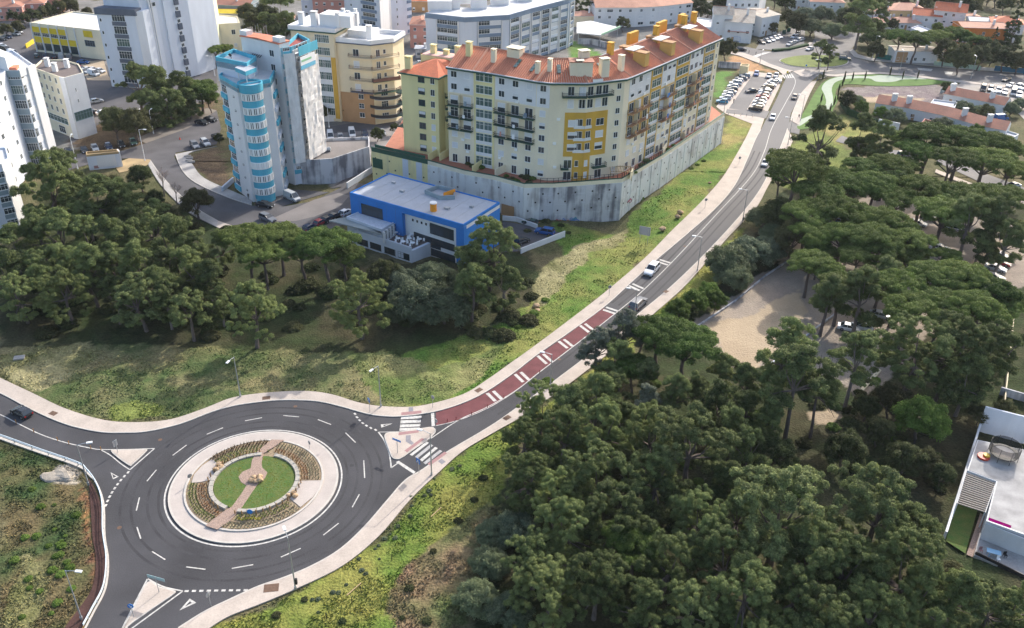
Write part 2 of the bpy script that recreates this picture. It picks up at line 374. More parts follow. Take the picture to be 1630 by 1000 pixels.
# paved sectors of the bed
def zi(L_): return WL([(250+x/4.761, 670+y/4.761) for x, y in L_])
struct(MB().prism(zi([(430,295),(345,350),(285,415),(262,482),(330,475),(415,457),(430,420),(470,365)]), 0.2, 0.305).build("paved_sector", M_apron))
struct(MB().prism(zi([(1072,466),(1245,462),(1232,520),(1180,590),(1088,665),(1010,600),(1050,540)]), 0.2, 0.305).build("paved_sector", M_apron))

# ------------------------------------------------------------------ markings
def paint(poly_px, name="road_marking", m=None, z=0.006): return struct(MB().poly(ccw(WL(poly_px)), z).build(name, m or M_paint))
def line(px, w, name="road_line", z=0.006, n=6, m=None):
    P = [np.array(p) for p in WL(sm(px, n))]; b = MB(); L_ = []
    for i in range(len(P)):
        d = P[min(i+1, len(P)-1)]-P[max(i-1, 0)]; d /= np.linalg.norm(d); nn = np.array((-d[1], d[0]))*w/2
        L_.append((P[i]+nn, P[i]-nn))
    for i in range(len(P)-1):
        b.poly(ccw([tuple(L_[i][0]), tuple(L_[i+1][0]), tuple(L_[i+1][1]), tuple(L_[i][1])]), z)
    return struct(b.build(name, m or M_paint))
for a, b in [((329,691.5),(355,681)),((390,670),(417,665)),((275,725),(297,708.5)),((234,766),(249,748)),((217,813),(222,792)),((218,839),(224,857.5)),((242,878),(263,891)),((296.5,902.5),(327,906.4)),((369,905),(403,899)),((447,887),(478.5,873)),((514.7,852),(539,833)),((560.7,807.6),(572,787)),((580.5,761),(579,733)),((550,689),(566,704.6)),((506,668),(527,676)),((451,661.6),(476,663.7))]:
    line([a, b], 0.17, "lane_dash", n=2)
def dots(a, b, n, bow=0):
    A, B = np.array(W(*a)), np.array(W(*b)); u = (B-A); Ln = np.linalg.norm(u); u /= Ln; nn = np.array((-u[1], u[0]))
    for i in range(n):
        t = i/(n-1); c = A+u*Ln*t+nn*bow*4*t*(1-t)
        s = Ln/(n-1)*0.28
        P = [c+u*s+nn*0.16, c-u*s+nn*0.16, c-u*s-nn*0.16, c+u*s-nn*0.16]
        struct(MB().poly(ccw([tuple(p) for p in P]), 0.006).build("yield_dash", M_paint))
dots((565,659), (598,684.5), 7, -0.5); dots((204,752), (168.5,804.5), 9, -0.4); dots((297,941), (391,939.5), 9, 0)
def z3(L_): return [(580+x/6.667, 620+y/6.667) for x, y in L_]
# north-east splitter
isl = z3([(215,520),(222,478),(260,462),(370,455),(560,425),(690,405),(735,410),(757,435),(750,465),(690,530),(560,620),(400,730),(350,745),(305,735),(285,712),(250,620)])
def island(px, name="splitter_island"):
    P = WL(sm(px, 4, True))
    struct(MB().prism(P, -0.02, 0.13, 0).build("kerb", M_kerb))
    struct(MB().prism(inset(P, 0.18), 0.0, 0.145).build(name, M_walk))
island(isl)
line(z3([(148,452),(210,540),(260,660),(276,750),(285,832)]), 0.22); line(z3([(285,832),(352,785)]), 0.2, n=2); line(z3([(150,453),(372,450)]), 0.14, n=2)
paint(z3([(335,772),(365,758),(545,875),(522,897)]))
for k, (ya, yb) in enumerate([(287,318),(330,362),(374,404),(412,440)]):
    paint(z3([(390-5*k,ya),(607-6*k,ya-8),(604-6*k,yb-12),(387-5*k,yb)]), "zebra_bar")
for q in ([(480,692),(660,553),(687,567),(507,705)],[(590,745),(752,610),(780,624),(612,765)]): paint(z3(q), "zebra_bar")
for q in ([(537,715),(703,580),(732,595),(560,735)],[(625,778),(800,642),(828,656),(650,797)]): paint(z3(q), "zebra_bar", mat("worn_road_paint", (0.42,0.41,0.40), 0.8, 0.3, 2))
paint(z3([(707,252),(740,244),(748,388),(714,393)]), "stop_line")
paint(z3([(174,372),(300,362),(180,406)]), "yield_triangle"); paint(z3([(200,378),(262,370),(205,392)]), "yield_triangle", M_asph, 0.010)
for q in ([(392,250),(605,230),(607,262),(392,282)],): paint(z3(q), "tactile_paving", M_pink, 0.128)
for q in ([(365,462),(577,440),(575,466),(362,496)],[(425,657),(610,522),(637,537),(455,675)]): paint(z3(q), "tactile_paving", M_pink, 0.152)
for q in ([(470,195),(518,193),(520,238),(470,242)],): paint(z3(q), "tactile_paving", M_greyt, 0.130)
for q in ([(440,497),(492,492),(492,545),(527,578),(503,597),(440,560)],): paint(z3(q), "tactile_paving", M_greyt, 0.156)
paint(z3([(668,797),(850,668),(880,684),(700,815)]), "tactile_paving", M_pink, 0.136); paint(z3([(780,768),(820,742),(863,775),(822,803)]), "tactile_paving", M_greyt, 0.136)
# west splitter
line([(-60,638),(0,660),(26,673),(65,691.6),(104,704.5),(145.6,713.7),(161,715.7),(200,715.5),(246,714)], 0.16)
line([(246,714),(206.8,748)], 0.2, n=2); line([(206.8,748),(192,738),(176,725),(161,716.5)], 0.16)
island([(177,719.5),(192,716.8),(229,716.2),(233,719),(212,739),(204,740.5)])
paint([(176,752),(189,759),(180,763)], "yield_triangle"); paint([(178.5,754.5),(185.5,758.7),(180.5,761)], "yield_triangle", M_asph, 0.010)
# south splitter
line([(235,921.5),(215,960),(195,1000),(175,1040)], 0.22, n=3); line([(235,921.5),(260,934),(291,941)], 0.2); line([(291,941),(250,971),(205,1004),(170,1030)], 0.2, n=3)
island([(235,927.5),(255,935),(274,940),(278,945.5),(243,970),(204,998),(195,1012),(190,1012),(212,970)])
line([(213,978),(201,1003)], 0.1, n=2)
paint([(285.5,972),(302,953),(312.5,959.5)], "yield_triangle"); paint([(294,966),(302.5,957),(305.5,960)], "yield_triangle", M_asph, 0.010)
# main road centre line, red surfacing, rumble bars
cl = [(686,698),(730,669),(775,648.5),(820,622.6),(857,594),(925,542),(992,489),(1023.7,462.4),(1073,414),(1138,344),(1195,281.6),(1216,242.6),(1228,205.5),(1249,166.5),(1266,132.6),(1258,115)]
line(cl, 0.18, z=0.012)

redN = [(694,656.5),(738,642.5),(777,623.5),(820,594),(852,569),(904,532.6),(959,490)]
redS = [(694,677.5),(725,670),(760,657),(790,642),(820,622),(857,593),(925,541),(979,499.5)]
paint(sm(redN, 4)+sm(redS, 4)[::-1], "red_road_surface", M_red, 0.005)
line([(693,678),(725,670.5),(760,657.5),(790,642.5),(820,623.4)], 0.14, z=0.012)
def bars(p, q):  # p on the north edge, q on the centre line, two bars
    A, B = np.array(W(*p)), np.array(W(*q)); u = (B-A)/np.linalg.norm(B-A); nn = np.array((-u[1], u[0]))
    A = A+u*0.5; B = B-u*0.3
    for s in (-0.62, 0.62):
        P = [A+nn*(s-0.3), A+nn*(s+0.3), B+nn*(s+0.3), B+nn*(s-0.3)]
        struct(MB().poly(ccw([tuple(x) for x in P]), 0.010).build("rumble_bar", M_paint))
for p, q in [((778,622),(795,638.5)),((822,592),(839,608)),((858,563),(876,579)),((891,540),(909,554)),((925,515),(943,529)),((959,490),(983,498)),((1001,452),(1023,462)),((1045,414),(1067,421))]: bars(p, q)
# manhole and drain covers
for (x, y, w) in [(85,659,1.1),(424,634.5,1.1),(762,622,1.1),(807,666,1.1),(432,937,1.6),(1060,465,1.0),(1130,291,0.9)]:
    c = W(x, y); a = W(x+10, y+(-6 if x > 500 else (4 if x < 100 else -1)))
    struct(MB().obox(c, (a[0]-c[0], a[1]-c[1]), w*0.6, w*0.42, 0.1, 0.138).build("utility_cover", mat("rusty_cover", (0.16,0.10,0.07), 0.9, 0.3, 3)))
# west and south-west: pale pavement edge along the guardrail
strip(wA, [(p[0]-3.2, p[1]+(2.8 if p[1] < 760 else 0.6)) for p in wA], "road_verge_edge", M_kerb, 0.13, False)
strip(sm([(147,770),(160,803),(162,852),(167.5,893.4),(163,937.6),(145,974),(128,1003)],5), sm([(141,762),(144,803),(147,852),(153,893.4),(146,937.6),(122,974),(100,1003)],5), "red_gutter", mat("red_earth_gutter", (0.085,0.042,0.035), 0.95, 0.4, 0.6, 0.4, n2=0.2), 0.03, False)

# ------------------------------------------------------------------ far roads, parking lots, streets
def sheet(px, name, m, z=0.0, smooth=0, kind="structure"):
    P = WL(sm(px, smooth, True) if smooth else px); o = MB().poly(ccw(P), z).build(name, m); o["kind"] = kind; return o
# far roundabout island
_c = W(1296, 98); _fi = []
for p in sm([(1241,96),(1262,90.5),(1290,88.5),(1330,90),(1350,97),(1346,103),(1325,107),(1290,108),(1262,106),(1246,101)], 4, True): _fi.append(W(*p))
struct(MB().prism(_fi, -0.02, 0.16).build("kerb", M_kerb)); struct(MB().prism(inset(_fi, 0.4), 0.0, 0.3).build("far_roundabout_lawn", mat("dry_lawn", (0.17,0.21,0.05), 0.95, 0.3, 0.15, n2=0.2, ns2=2)))
# white traffic islands around it
for px in ([(1262,114),(1278,111),(1330,113),(1300,117),(1285,124),(1275,122)],): struct(MB().prism(WL(px), 0, 0.12).build("traffic_island", M_walk))
for px in ([(1196,90),(1215,84),(1228,83),(1212,88),(1203,92)],[(1460,108),(1485,110),(1482,113.5),(1462,111.5)],[(1503,114),(1517,115),(1515,119),(1505,118)]): sheet(px, "painted_traffic_island", M_paint, 0.016)
for k in range(5):
    sheet([(1244.5+3.6*k,118.8-0.1*k),(1246.7+3.6*k,118.8-0.1*k),(1250.4+3.4*k,125-0.2*k),(1248.2+3.4*k,125-0.2*k)], "zebra_bar", M_paint, 0.016)
strip([(1262,113),(1250,110.5),(1225,102),(1205,92),(1185,85),(1165,81)], [(1247,120),(1238,112),(1216,104),(1197,97),(1178,89.5),(1163,86)], "pavement", M_walk)
strip([(1306,117.5),(1330,119),(1360,116),(1400,115),(1440,118),(1500,125),(1560,132),(1630,139)], [(1318,121.5),(1332,122.5),(1361,119.5),(1400,118),(1440,121),(1500,128.5),(1560,135.5),(1630,143)], "pavement", M_walk)
strip([(1352,82),(1360,91),(1385,97),(1440,101),(1520,109),(1640,118)], [(1357,78),(1366,87),(1388,93),(1440,97),(1520,104.5),(1640,113)], "pavement", M_walk2)
strip([(1230,82.6),(1262,80.6),(1284,76.6),(1293,68.6)], [(1230,80.6),(1261,78.6),(1280,75),(1289,67)], "pavement", M_walk, kerb=False)
# car park beside the yellow building
sheet([(1140,170),(1180,119),(1190,113),(1247,120),(1240,140),(1217,188),(1210,208),(1197,197),(1155,181)], "car_park", M_walk, 0.002)
sheet([(1160,173),(1197,121),(1232,124),(1222,127),(1206,147),(1188,176)], "car_park_lane", M_asph_far, 0.008)
sheet([(1157,174),(1225,177),(1219,189),(1204,186),(1155,180)], "car_park_lane", M_asph_far, 0.010)
strip([(1241,134),(1229,160),(1218,176)], [(1238,134),(1222,148),(1212,176)], "pavement", M_walk, kerb=False)
# side street and paved corner left of it
sheet([(1256,196),(1258,192),(1275,195),(1272,214),(1251,209)], "side_street", M_asph_far, 0.005)
# upper left streets
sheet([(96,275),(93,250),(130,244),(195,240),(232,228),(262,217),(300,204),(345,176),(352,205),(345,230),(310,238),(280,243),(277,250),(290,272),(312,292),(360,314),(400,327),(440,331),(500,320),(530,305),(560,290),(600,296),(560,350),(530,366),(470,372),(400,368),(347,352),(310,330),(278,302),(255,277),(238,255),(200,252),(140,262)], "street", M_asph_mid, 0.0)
sheet([(425,352),(500,318),(540,307),(556,312),(540,330),(500,345),(470,352)], "sunlit_street_patch", mat("dusty_sunlit_asphalt", (0.22,0.20,0.19), 0.9, 0.25, 0.2, n2=0.15), 0.004)  # lighter sheet: sunlight on this stretch of street put into the colour
sheet([(232,228),(300,204),(345,176),(330,172),(290,186),(215,222)], "street_shoulder", mat("dusty_shoulder", (0.24,0.21,0.18), 0.95, 0.4, 0.15, n2=0.2), 0.006)
strip(sm([(279,246),(290,272),(312,292),(360,314),(400,327)],4), sm([(345,233),(300,245),(308,264),(325,284),(366,303),(402,318)],4), "pavement", M_walk2)
strip(sm([(240,256),(255,277),(278,302),(310,330),(347,352)],4), sm([(236,262),(244,277),(262,302),(300,338),(345,362)],4), "pavement", M_walk2)
strip(sm([(347,352),(400,368),(470,372),(530,366)],4), sm([(345,362),(398,380),(470,384),(530,378)],4), "pavement", M_walk, kerb=False)
sheet([(180,262),(205,252),(240,254),(236,262),(225,268),(190,275)], "sandy_corner", mat("sandy_soil", (0.42,0.31,0.17), 0.95, 0.3, 0.3), 0.006)
sheet([(410,330),(440,300),(470,302),(525,306),(470,322),(440,332)], "parking_apron", M_asph_mid, 0.003)
sheet([(480,232),(510,205),(600,190),(640,190),(642,235),(600,245),(560,252),(520,260),(490,262)], "parking_apron", mat("pale_worn_paving", (0.27,0.25,0.24), 0.9, 0.25, 0.3), 0.008)
sheet([(505,205),(560,196),(610,186),(640,170),(645,182),(640,200),(600,206),(520,214)], "street", M_asph_mid, 0.012)
for px in ([(0,60),(30,30),(160,20),(165,100),(220,150),(210,170),(120,190),(90,120),(0,130)],): sheet(px, "street", M_asph_mid, 0.0)
sheet([(120,190),(150,150),(235,140),(345,128),(342,152),(240,190),(160,196),(110,232)], "street", M_asph_mid, -0.004)
sheet([(130,98),(165,96),(172,120),(178,128),(140,128),(128,110)], "parking_apron", mat("sandy_parking", (0.45,0.36,0.26), 0.95, 0.25, 0.3), 0.010)
sheet([(295,60),(345,95),(345,150),(310,130)], "street", M_asph_mid, 0.004)
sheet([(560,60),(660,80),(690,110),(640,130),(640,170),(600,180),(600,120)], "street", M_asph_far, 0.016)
# lot B by the white hall
sheet([(1203,78),(1215,60),(1258,45),(1282,44),(1280,72),(1235,80)], "car_park", M_asph_far, 0.008)
# right-hand upper car park
sheet([(1530,132),(1630,143),(1700,150),(1700,205),(1640,200),(1600,160),(1522,146),(1500,150)], "car_park", mat("pale_gravel_car_park", (0.40,0.36,0.32), 0.95, 0.2, 0.2), 0.008)
for k in range(7): sheet([(1579+3.0*k,131+0.5*k),(1580+3.0*k,131+0.5*k),(1589+3.0*k,138+0.5*k),(1587.6+3.0*k,138+0.5*k)], "hatch_marking", M_paint, 0.012)
# road behind the umbrella pines
sheet([(1330,225),(1370,236),(1400,248),(1440,255),(1480,248),(1500,262),(1560,290),(1640,315),(1640,302),(1570,277),(1520,256),(1490,236),(1440,240),(1400,238),(1340,216)], "street", M_asph_far, 0.004)
strip([(1490,270),(1540,290),(1640,323)], [(1488,275),(1538,295),(1640,329)], "pavement", M_walk, kerb=False)
# park: lawns and path
sheet([(1272,192),(1285,170),(1297,148),(1312,130),(1345,119),(1400,117.5),(1440,119.5),(1500,127),(1518,130),(1500,133),(1460,136.5),(1400,137),(1352,134),(1336,138),(1330,148),(1334,158),(1326,175),(1318,190),(1288,204),(1270,205)], "park_lawn", M_lawn_far, 0.006, 4)
sheet([(1270,193),(1290,184),(1308,176),(1315,163),(1312,150),(1308,140),(1318,128),(1345,121),(1385,121.5),(1400,119.8),(1425,121),(1455,122),(1475,126),(1440,126.5),(1420,130.5),(1395,130),(1383,125),(1350,125.5),(1330,131),(1324,142),(1326,156),(1324,170),(1310,182),(1290,190),(1272,201)], "park_path", M_path_far, 0.014, 4)

# distant glare tinted into the asphalt, then tyre-polished tracks and round covers
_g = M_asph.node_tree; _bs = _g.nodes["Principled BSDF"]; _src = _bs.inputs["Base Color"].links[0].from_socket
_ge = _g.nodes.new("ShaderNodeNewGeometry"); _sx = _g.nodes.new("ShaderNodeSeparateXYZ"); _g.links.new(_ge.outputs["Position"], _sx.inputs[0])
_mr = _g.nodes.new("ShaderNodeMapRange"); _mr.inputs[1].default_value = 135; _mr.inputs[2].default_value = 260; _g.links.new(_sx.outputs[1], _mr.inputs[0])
_mx = _g.nodes.new("ShaderNodeMix"); _mx.data_type = 'RGBA'; _mx.inputs[7].default_value = (.165,.158,.155,1); _g.links.new(_mr.outputs[0], _mx.inputs[0]); _g.links.new(_src, _mx.inputs[6]); _g.links.new(_mx.outputs[2], _bs.inputs["Base Color"])  # glare on the far road, painted as a paler base colour with distance
M_track = mat("tyre_polished_asphalt", (0.056,0.055,0.060), .8, .45, .25, .2, n2=.25, ns2=5)
def par(px, off, n=6):
    P = [np.array(p) for p in WL(sm(px, n))]; o = []
    for i in range(len(P)): d = P[min(i+1, len(P)-1)]-P[max(i-1, 0)]; d /= np.linalg.norm(d); o.append(P[i]+np.array((-d[1], d[0]))*off)
    return o
def wline(P, w, z, m, name):
    b = MB()
    for i in range(len(P)-1):
        d = P[i+1]-P[i]; d /= np.linalg.norm(d); n_ = np.array((-d[1], d[0]))*w/2; b.poly(ccw([tuple(P[i]+n_), tuple(P[i+1]+n_), tuple(P[i+1]-n_), tuple(P[i]-n_)]), z)
    return struct(b.build(name, m))
for off in (-1.1, -2.7): wline(par(cl[2:12], off), .42, .0025, M_track, "tyre_track")
for off in (1.1, 2.7): wline(par(cl[6:12], off), .42, .0025, M_track, "tyre_track")
for rr in (13.7, 15.2, 17.4, 18.9): wline([np.array((isl_c[0]+rr*math.cos(t), isl_c[1]+rr*math.sin(t))) for t in np.linspace(0, 2*math.pi, 90)], .38, .0025, M_track, "tyre_track")
for (x, y) in [(560,741),(255,700),(190,840),(800,640),(890,572),(1090,392),(80,668),(470,647),(1150,330)]:
    c = W(x, y); struct(MB().prism(ccw([(c[0]+.33*math.cos(k*.524), c[1]+.33*math.sin(k*.524)) for k in range(12)]), -.01, .0045).build("manhole_cover", MATS["rusty_cover"] if x % 20 else M_track))
# ------------------------------------------------------------------ terrain
PAVED = [ASPH, WL(nO+nA[::-1]), WL(sO+sA[::-1])]
ZONES = [  # (polygon px, colour class)
 ([(0,0),(1180,0),(1180,60),(1140,60),(760,150),(640,200),(590,260),(540,300),(350,150),(100,240),(0,300)], 'urban'),
 ([(1140,60),(1230,-30),(1800,-30),(1800,120),(1360,80),(1200,70)], 'scrub'),
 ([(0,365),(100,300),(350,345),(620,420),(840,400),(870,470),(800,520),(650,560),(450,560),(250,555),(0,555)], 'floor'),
 ([(0,555),(250,545),(450,560),(650,560),(820,500),(820,575),(738,626),(650,647),(600,645),(530,628),(400,627),(270,667),(166,668),(104,650),(0,600)], 'meadow'),
 ([(0,575),(60,560),(150,545),(160,570),(100,600),(60,625),(0,600)], 'drygrass'),
 ([(180,645),(230,630),(270,650),(250,668),(190,670)], 'lime'),
 ([(300,250),(350,232),(368,300),(330,290),(305,265)], 'brown'),
 ([(110,228),(150,185),(240,205),(342,150),(345,178),(232,227),(195,239),(130,243)], 'brown'),
 ([(880,350),(985,357),(1155,222),(1160,190),(1200,190),(1177,245),(1112,330),(969,465),(820,578),(738,630),(650,650),(640,560),(800,510),(870,460),(900,400)], 'grass'),
 ([(1000,348),(960,370),(900,405),(850,440),(835,500),(870,480),(900,450),(940,410),(1000,370)], 'drygrass'),
 ([(540,560),(620,560),(700,580),(780,550),(830,530),(760,600),(700,640),(610,640)], 'mixdry'),
 ([(1158,183),(1203,191),(1196,215),(1150,240)], 'olivegrass'),
 ([(320,1010),(480,935),(600,855),(652,795),(710,740),(820,670),(900,617),(1030,510),(1120,418),(1180,360),(1190,420),(1100,500),(1000,560),(900,640),(830,700),(800,780),(720,1010)], 'verge'),
 ([(620,960),(680,870),(740,810),(790,790),(790,860),(730,1010),(640,1010)], 'brownverge'),
 ([(1230,262),(1255,228),(1300,205),(1360,240),(1330,300),(1260,310)], 'lime'),
 ([(0,690),(60,715),(125,742),(146,770),(160,803),(163,852),(168,893),(163,938),(130,1010),(0,1010)], 'bank'),
 ([(140,765),(152,800),(150,870),(158,893),(150,950),(122,1010),(95,1010),(140,950),(146,890),(140,800)], 'redsoil'),
 ([(48,868),(75,900),(60,960),(50,1010),(0,1010),(20,940)], 'drygrass'),
 ([(70,745),(110,745),(120,775),(78,778)], 'rubble'),
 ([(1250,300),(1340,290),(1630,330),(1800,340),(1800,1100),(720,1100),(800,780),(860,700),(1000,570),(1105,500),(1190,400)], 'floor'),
 ([(1105,520),(1150,480),(1200,443),(1290,375),(1400,300),(1500,310),(1640,360),(1640,445),(1600,455),(1520,510),(1440,570),(1370,640),(1340,620),(1300,600),(1215,585),(1170,590),(1130,560)], 'lot'),
 ([(1290,655),(1345,650),(1325,680),(1298,676)], 'sand'),
 ([(1130,520),(1200,500),(1265,460),(1290,520),(1200,590),(1160,570)], 'sand'),
 ([(1525,460),(1560,395),(1600,380),(1580,430)], 'sand'),
 ([(1345,140),(1400,134),(1500,136),(1522,147),(1490,165),(1400,160),(1342,160)], 'lavender'),
 ([(1350,154),(1420,150),(1480,158),(1460,165),(1380,164)], 'sand'),
 ([(1163,87),(1180,89),(1216,105),(1232,113),(1185,112),(1150,105)], 'orangesand'),
 ([(1135,115),(1168,112),(1145,160),(1135,150)], 'park'),
 ([(1300,200),(1340,180),(1400,210),(1390,240),(1330,225)], 'olivegrass'),
 ([(905,60),(960,85),(940,110),(905,100)], 'park'),
]
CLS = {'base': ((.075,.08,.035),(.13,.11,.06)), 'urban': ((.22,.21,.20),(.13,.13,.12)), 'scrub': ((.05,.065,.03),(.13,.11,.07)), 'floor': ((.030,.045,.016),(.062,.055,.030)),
 'meadow': ((.065,.095,.033),(.24,.20,.10)), 'drygrass': ((.28,.25,.13),(.13,.13,.05)), 'mixdry': ((.22,.21,.09),(.08,.12,.03)), 'lime': ((.16,.185,.05),(.10,.13,.035)),
 'brown': ((.07,.05,.035),(.14,.10,.06)), 'grass': ((.08,.15,.028),(.20,.20,.06)), 'olivegrass': ((.17,.20,.05),(.25,.20,.08)), 'verge': ((.095,.15,.028),(.22,.205,.055)),
 'brownverge': ((.21,.14,.085),(.09,.11,.04)), 'bank': ((.04,.07,.025),(.13,.10,.05)), 'redsoil': ((.30,.16,.06),(.15,.08,.05)), 'rubble': ((.45,.40,.33),(.3,.26,.2)),
 'lot': ((.27,.225,.185),(.36,.30,.235)), 'sand': ((.44,.345,.235),(.38,.295,.20)), 'lavender': ((.17,.13,.14),(.22,.19,.17)), 'orangesand': ((.50,.30,.15),(.38,.22,.12)), 'park': ((.09,.19,.04),(.14,.2,.06))}
def seg_dist(X, Y, P):
    D = np.full(X.shape, 1e9)
    for i in range(len(P)-1):
        ax, ay = P[i]; bx, by = P[i+1]; dx, dy = bx-ax, by-ay; L2 = dx*dx+dy*dy+1e-9
        t = np.clip(((X-ax)*dx+(Y-ay)*dy)/L2, 0, 1); D = np.minimum(D, np.hypot(X-ax-t*dx, Y-ay-t*dy))
    return D
FLAT_PX = [[(96,275),(93,250),(345,176),(352,230),(280,243),(312,292),(400,327),(600,285),(560,350),(470,385),(300,345),(200,275)]]
def ground_h(X, Y):
    d = np.minimum(np.minimum(seg_dist(X, Y, WL(nO[::4])), seg_dist(X, Y, WL(sO[::4]))), seg_dist(X, Y, WL(wA[::4]))-3.0)
    pav = np.zeros(X.shape, bool)
    for P in PAVED: pav |= np_inside(X, Y, P)
    d = np.where(pav, 0, np.maximum(d, 0)); w = np.clip((d-0.4)/8.0, 0, 1)
    n = fbm(X, Y, 14, 3)-0.5; n2 = fbm(X, Y, 2.2, 9, 3)-0.5
    h = -0.10+w*(n*1.6+n2*0.35)+np.clip((d-0.4)/1.5, 0, 1)*0.10+np.clip((d-.3)/1, 0, 1)*n2*0.12
    # soft dip at the foot of the big retaining wall
    far = np.clip((Y-176)/10, 0, 1); h = h*(1-far)+(-0.12)*far
    wx, wy = W(985, 357); h = h-2.6*np.exp(-((X-wx)**2+(Y-wy)**2)/(2*7.0**2))*w
    lot = np_inside(X, Y, WL([z for z in ZONES if z[1] == 'lot'][0][0])); h = np.where(lot, -0.06+n2*0.06, h)
    return h
def ground_col(X, Y):
    jx = X+(fbm(X, Y, 6, 21)-0.5)*5; jy = Y+(fbm(X, Y, 6, 37)-0.5)*5
    n = np.clip((fbm(X, Y, 7, 5, 5)-0.36)/0.28, 0, 1); n3 = fbm(X, Y, 1.3, 8, 2)
    n = np.clip(n*0.75+(n3-0.3)*0.5, 0, 1)
    C = np.zeros(X.shape+(4,)); C[..., 3] = 1.0
    def setc(mask, c):
        a, b = CLS[c]
        for k in range(3): C[..., k] = np.where(mask, a[k]*(1-n)+b[k]*n, C[..., k])
    setc(np.ones(X.shape, bool), 'base')
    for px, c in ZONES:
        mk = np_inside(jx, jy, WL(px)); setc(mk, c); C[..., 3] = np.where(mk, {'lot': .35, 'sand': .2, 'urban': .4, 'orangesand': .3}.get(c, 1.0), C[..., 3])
    pp = np.clip((fbm(X, Y, 11, 77, 3)-0.52)/0.12, 0, 1)*0.4
    return C
def grid_obj(xs, ys, name):
    X, Y = np.meshgrid(xs, ys); H = ground_h(X, Y); C = ground_col(X, Y)
    nx, ny = len(xs), len(ys)
    v = np.stack([X, Y, H], -1).reshape(-1, 3)
    i = np.arange((ny-1)*(nx-1)); r = i//(nx-1); c = i % (nx-1); a = r*nx+c
    q = np.stack([a, a+1, a+nx+1, a+nx], -1)
    me = bpy.data.meshes.new(name); me.vertices.add(len(v)); me.vertices.foreach_set("co", v.ravel())
    me.loops.add(q.size); me.loops.foreach_set("vertex_index", q.ravel()); me.polygons.add(len(q))
    me.polygons.foreach_set("loop_start", np.arange(0, q.size, 4)); me.update(calc_edges=True)
    at = me.color_attributes.new("soil", 'FLOAT_COLOR', 'POINT')
    cc = C.reshape(-1, 4); at.data.foreach_set("color", cc.ravel().astype(np.float32))
    me.polygons.foreach_set("use_smooth", [True]*len(q))
    o = bpy.data.objects.new(name, me); COL.objects.link(o); return struct(o)
def ground_material():
    m = bpy.data.materials.new("ground_cover"); m.use_nodes = True; t = m.node_tree; N = t.nodes; L = t.links
    b = N["Principled BSDF"]; b.inputs["Roughness"].default_value = 0.95; b.inputs["Specular IOR Level"].default_value = 0.1
    at = N.new("ShaderNodeAttribute"); at.attribute_name = "soil"; g = N.new("ShaderNodeNewGeometry")
    def nz(s, lo, hi, d=4):
        n = N.new("ShaderNodeTexNoise"); n.inputs["Scale"].default_value = s; n.inputs["Detail"].default_value = d; L.new(g.outputs["Position"], n.inputs["Vector"])
        r = N.new("ShaderNodeMapRange"); r.inputs[1].default_value = 0.3; r.inputs[2].default_value = 0.7; r.inputs[3].default_value = lo; r.inputs[4].default_value = hi
        L.new(n.outputs[0], r.inputs[0]); return n, r
    a, ar = nz(2.8, 0.68, 1.4, 8); c, cr = nz(0.45, 0.82, 1.22)
    m1 = N.new("ShaderNodeMath"); m1.operation = 'MULTIPLY'; L.new(ar.outputs[0], m1.inputs[0]); L.new(cr.outputs[0], m1.inputs[1])
    mlp = N.new("ShaderNodeMix"); mlp.data_type = 'FLOAT'; mlp.inputs[2].default_value = 1.0; L.new(at.outputs["Alpha"], mlp.inputs[0]); L.new(m1.outputs[0], mlp.inputs[3])
    vm = N.new("ShaderNodeVectorMath"); vm.operation = 'SCALE'; L.new(at.outputs[0], vm.inputs[0]); L.new(mlp.outputs[0], vm.inputs["Scale"])
    L.new(vm.outputs[0], b.inputs["Base Color"])
    bp = N.new("ShaderNodeBump"); bp.inputs["Strength"].default_value = 0.9; bp.inputs["Distance"].default_value = 0.25
    L.new(a.outputs[0], bp.inputs["Height"]); L.new(bp.outputs[0], b.inputs["Normal"]); return m
M_ground = ground_material()
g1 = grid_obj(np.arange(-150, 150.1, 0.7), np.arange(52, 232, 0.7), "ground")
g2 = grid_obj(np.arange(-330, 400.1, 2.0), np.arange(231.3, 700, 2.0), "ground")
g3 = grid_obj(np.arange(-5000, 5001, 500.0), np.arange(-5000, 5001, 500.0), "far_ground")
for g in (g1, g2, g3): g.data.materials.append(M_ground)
for v in g3.data.vertices: v.co.z = -4.0
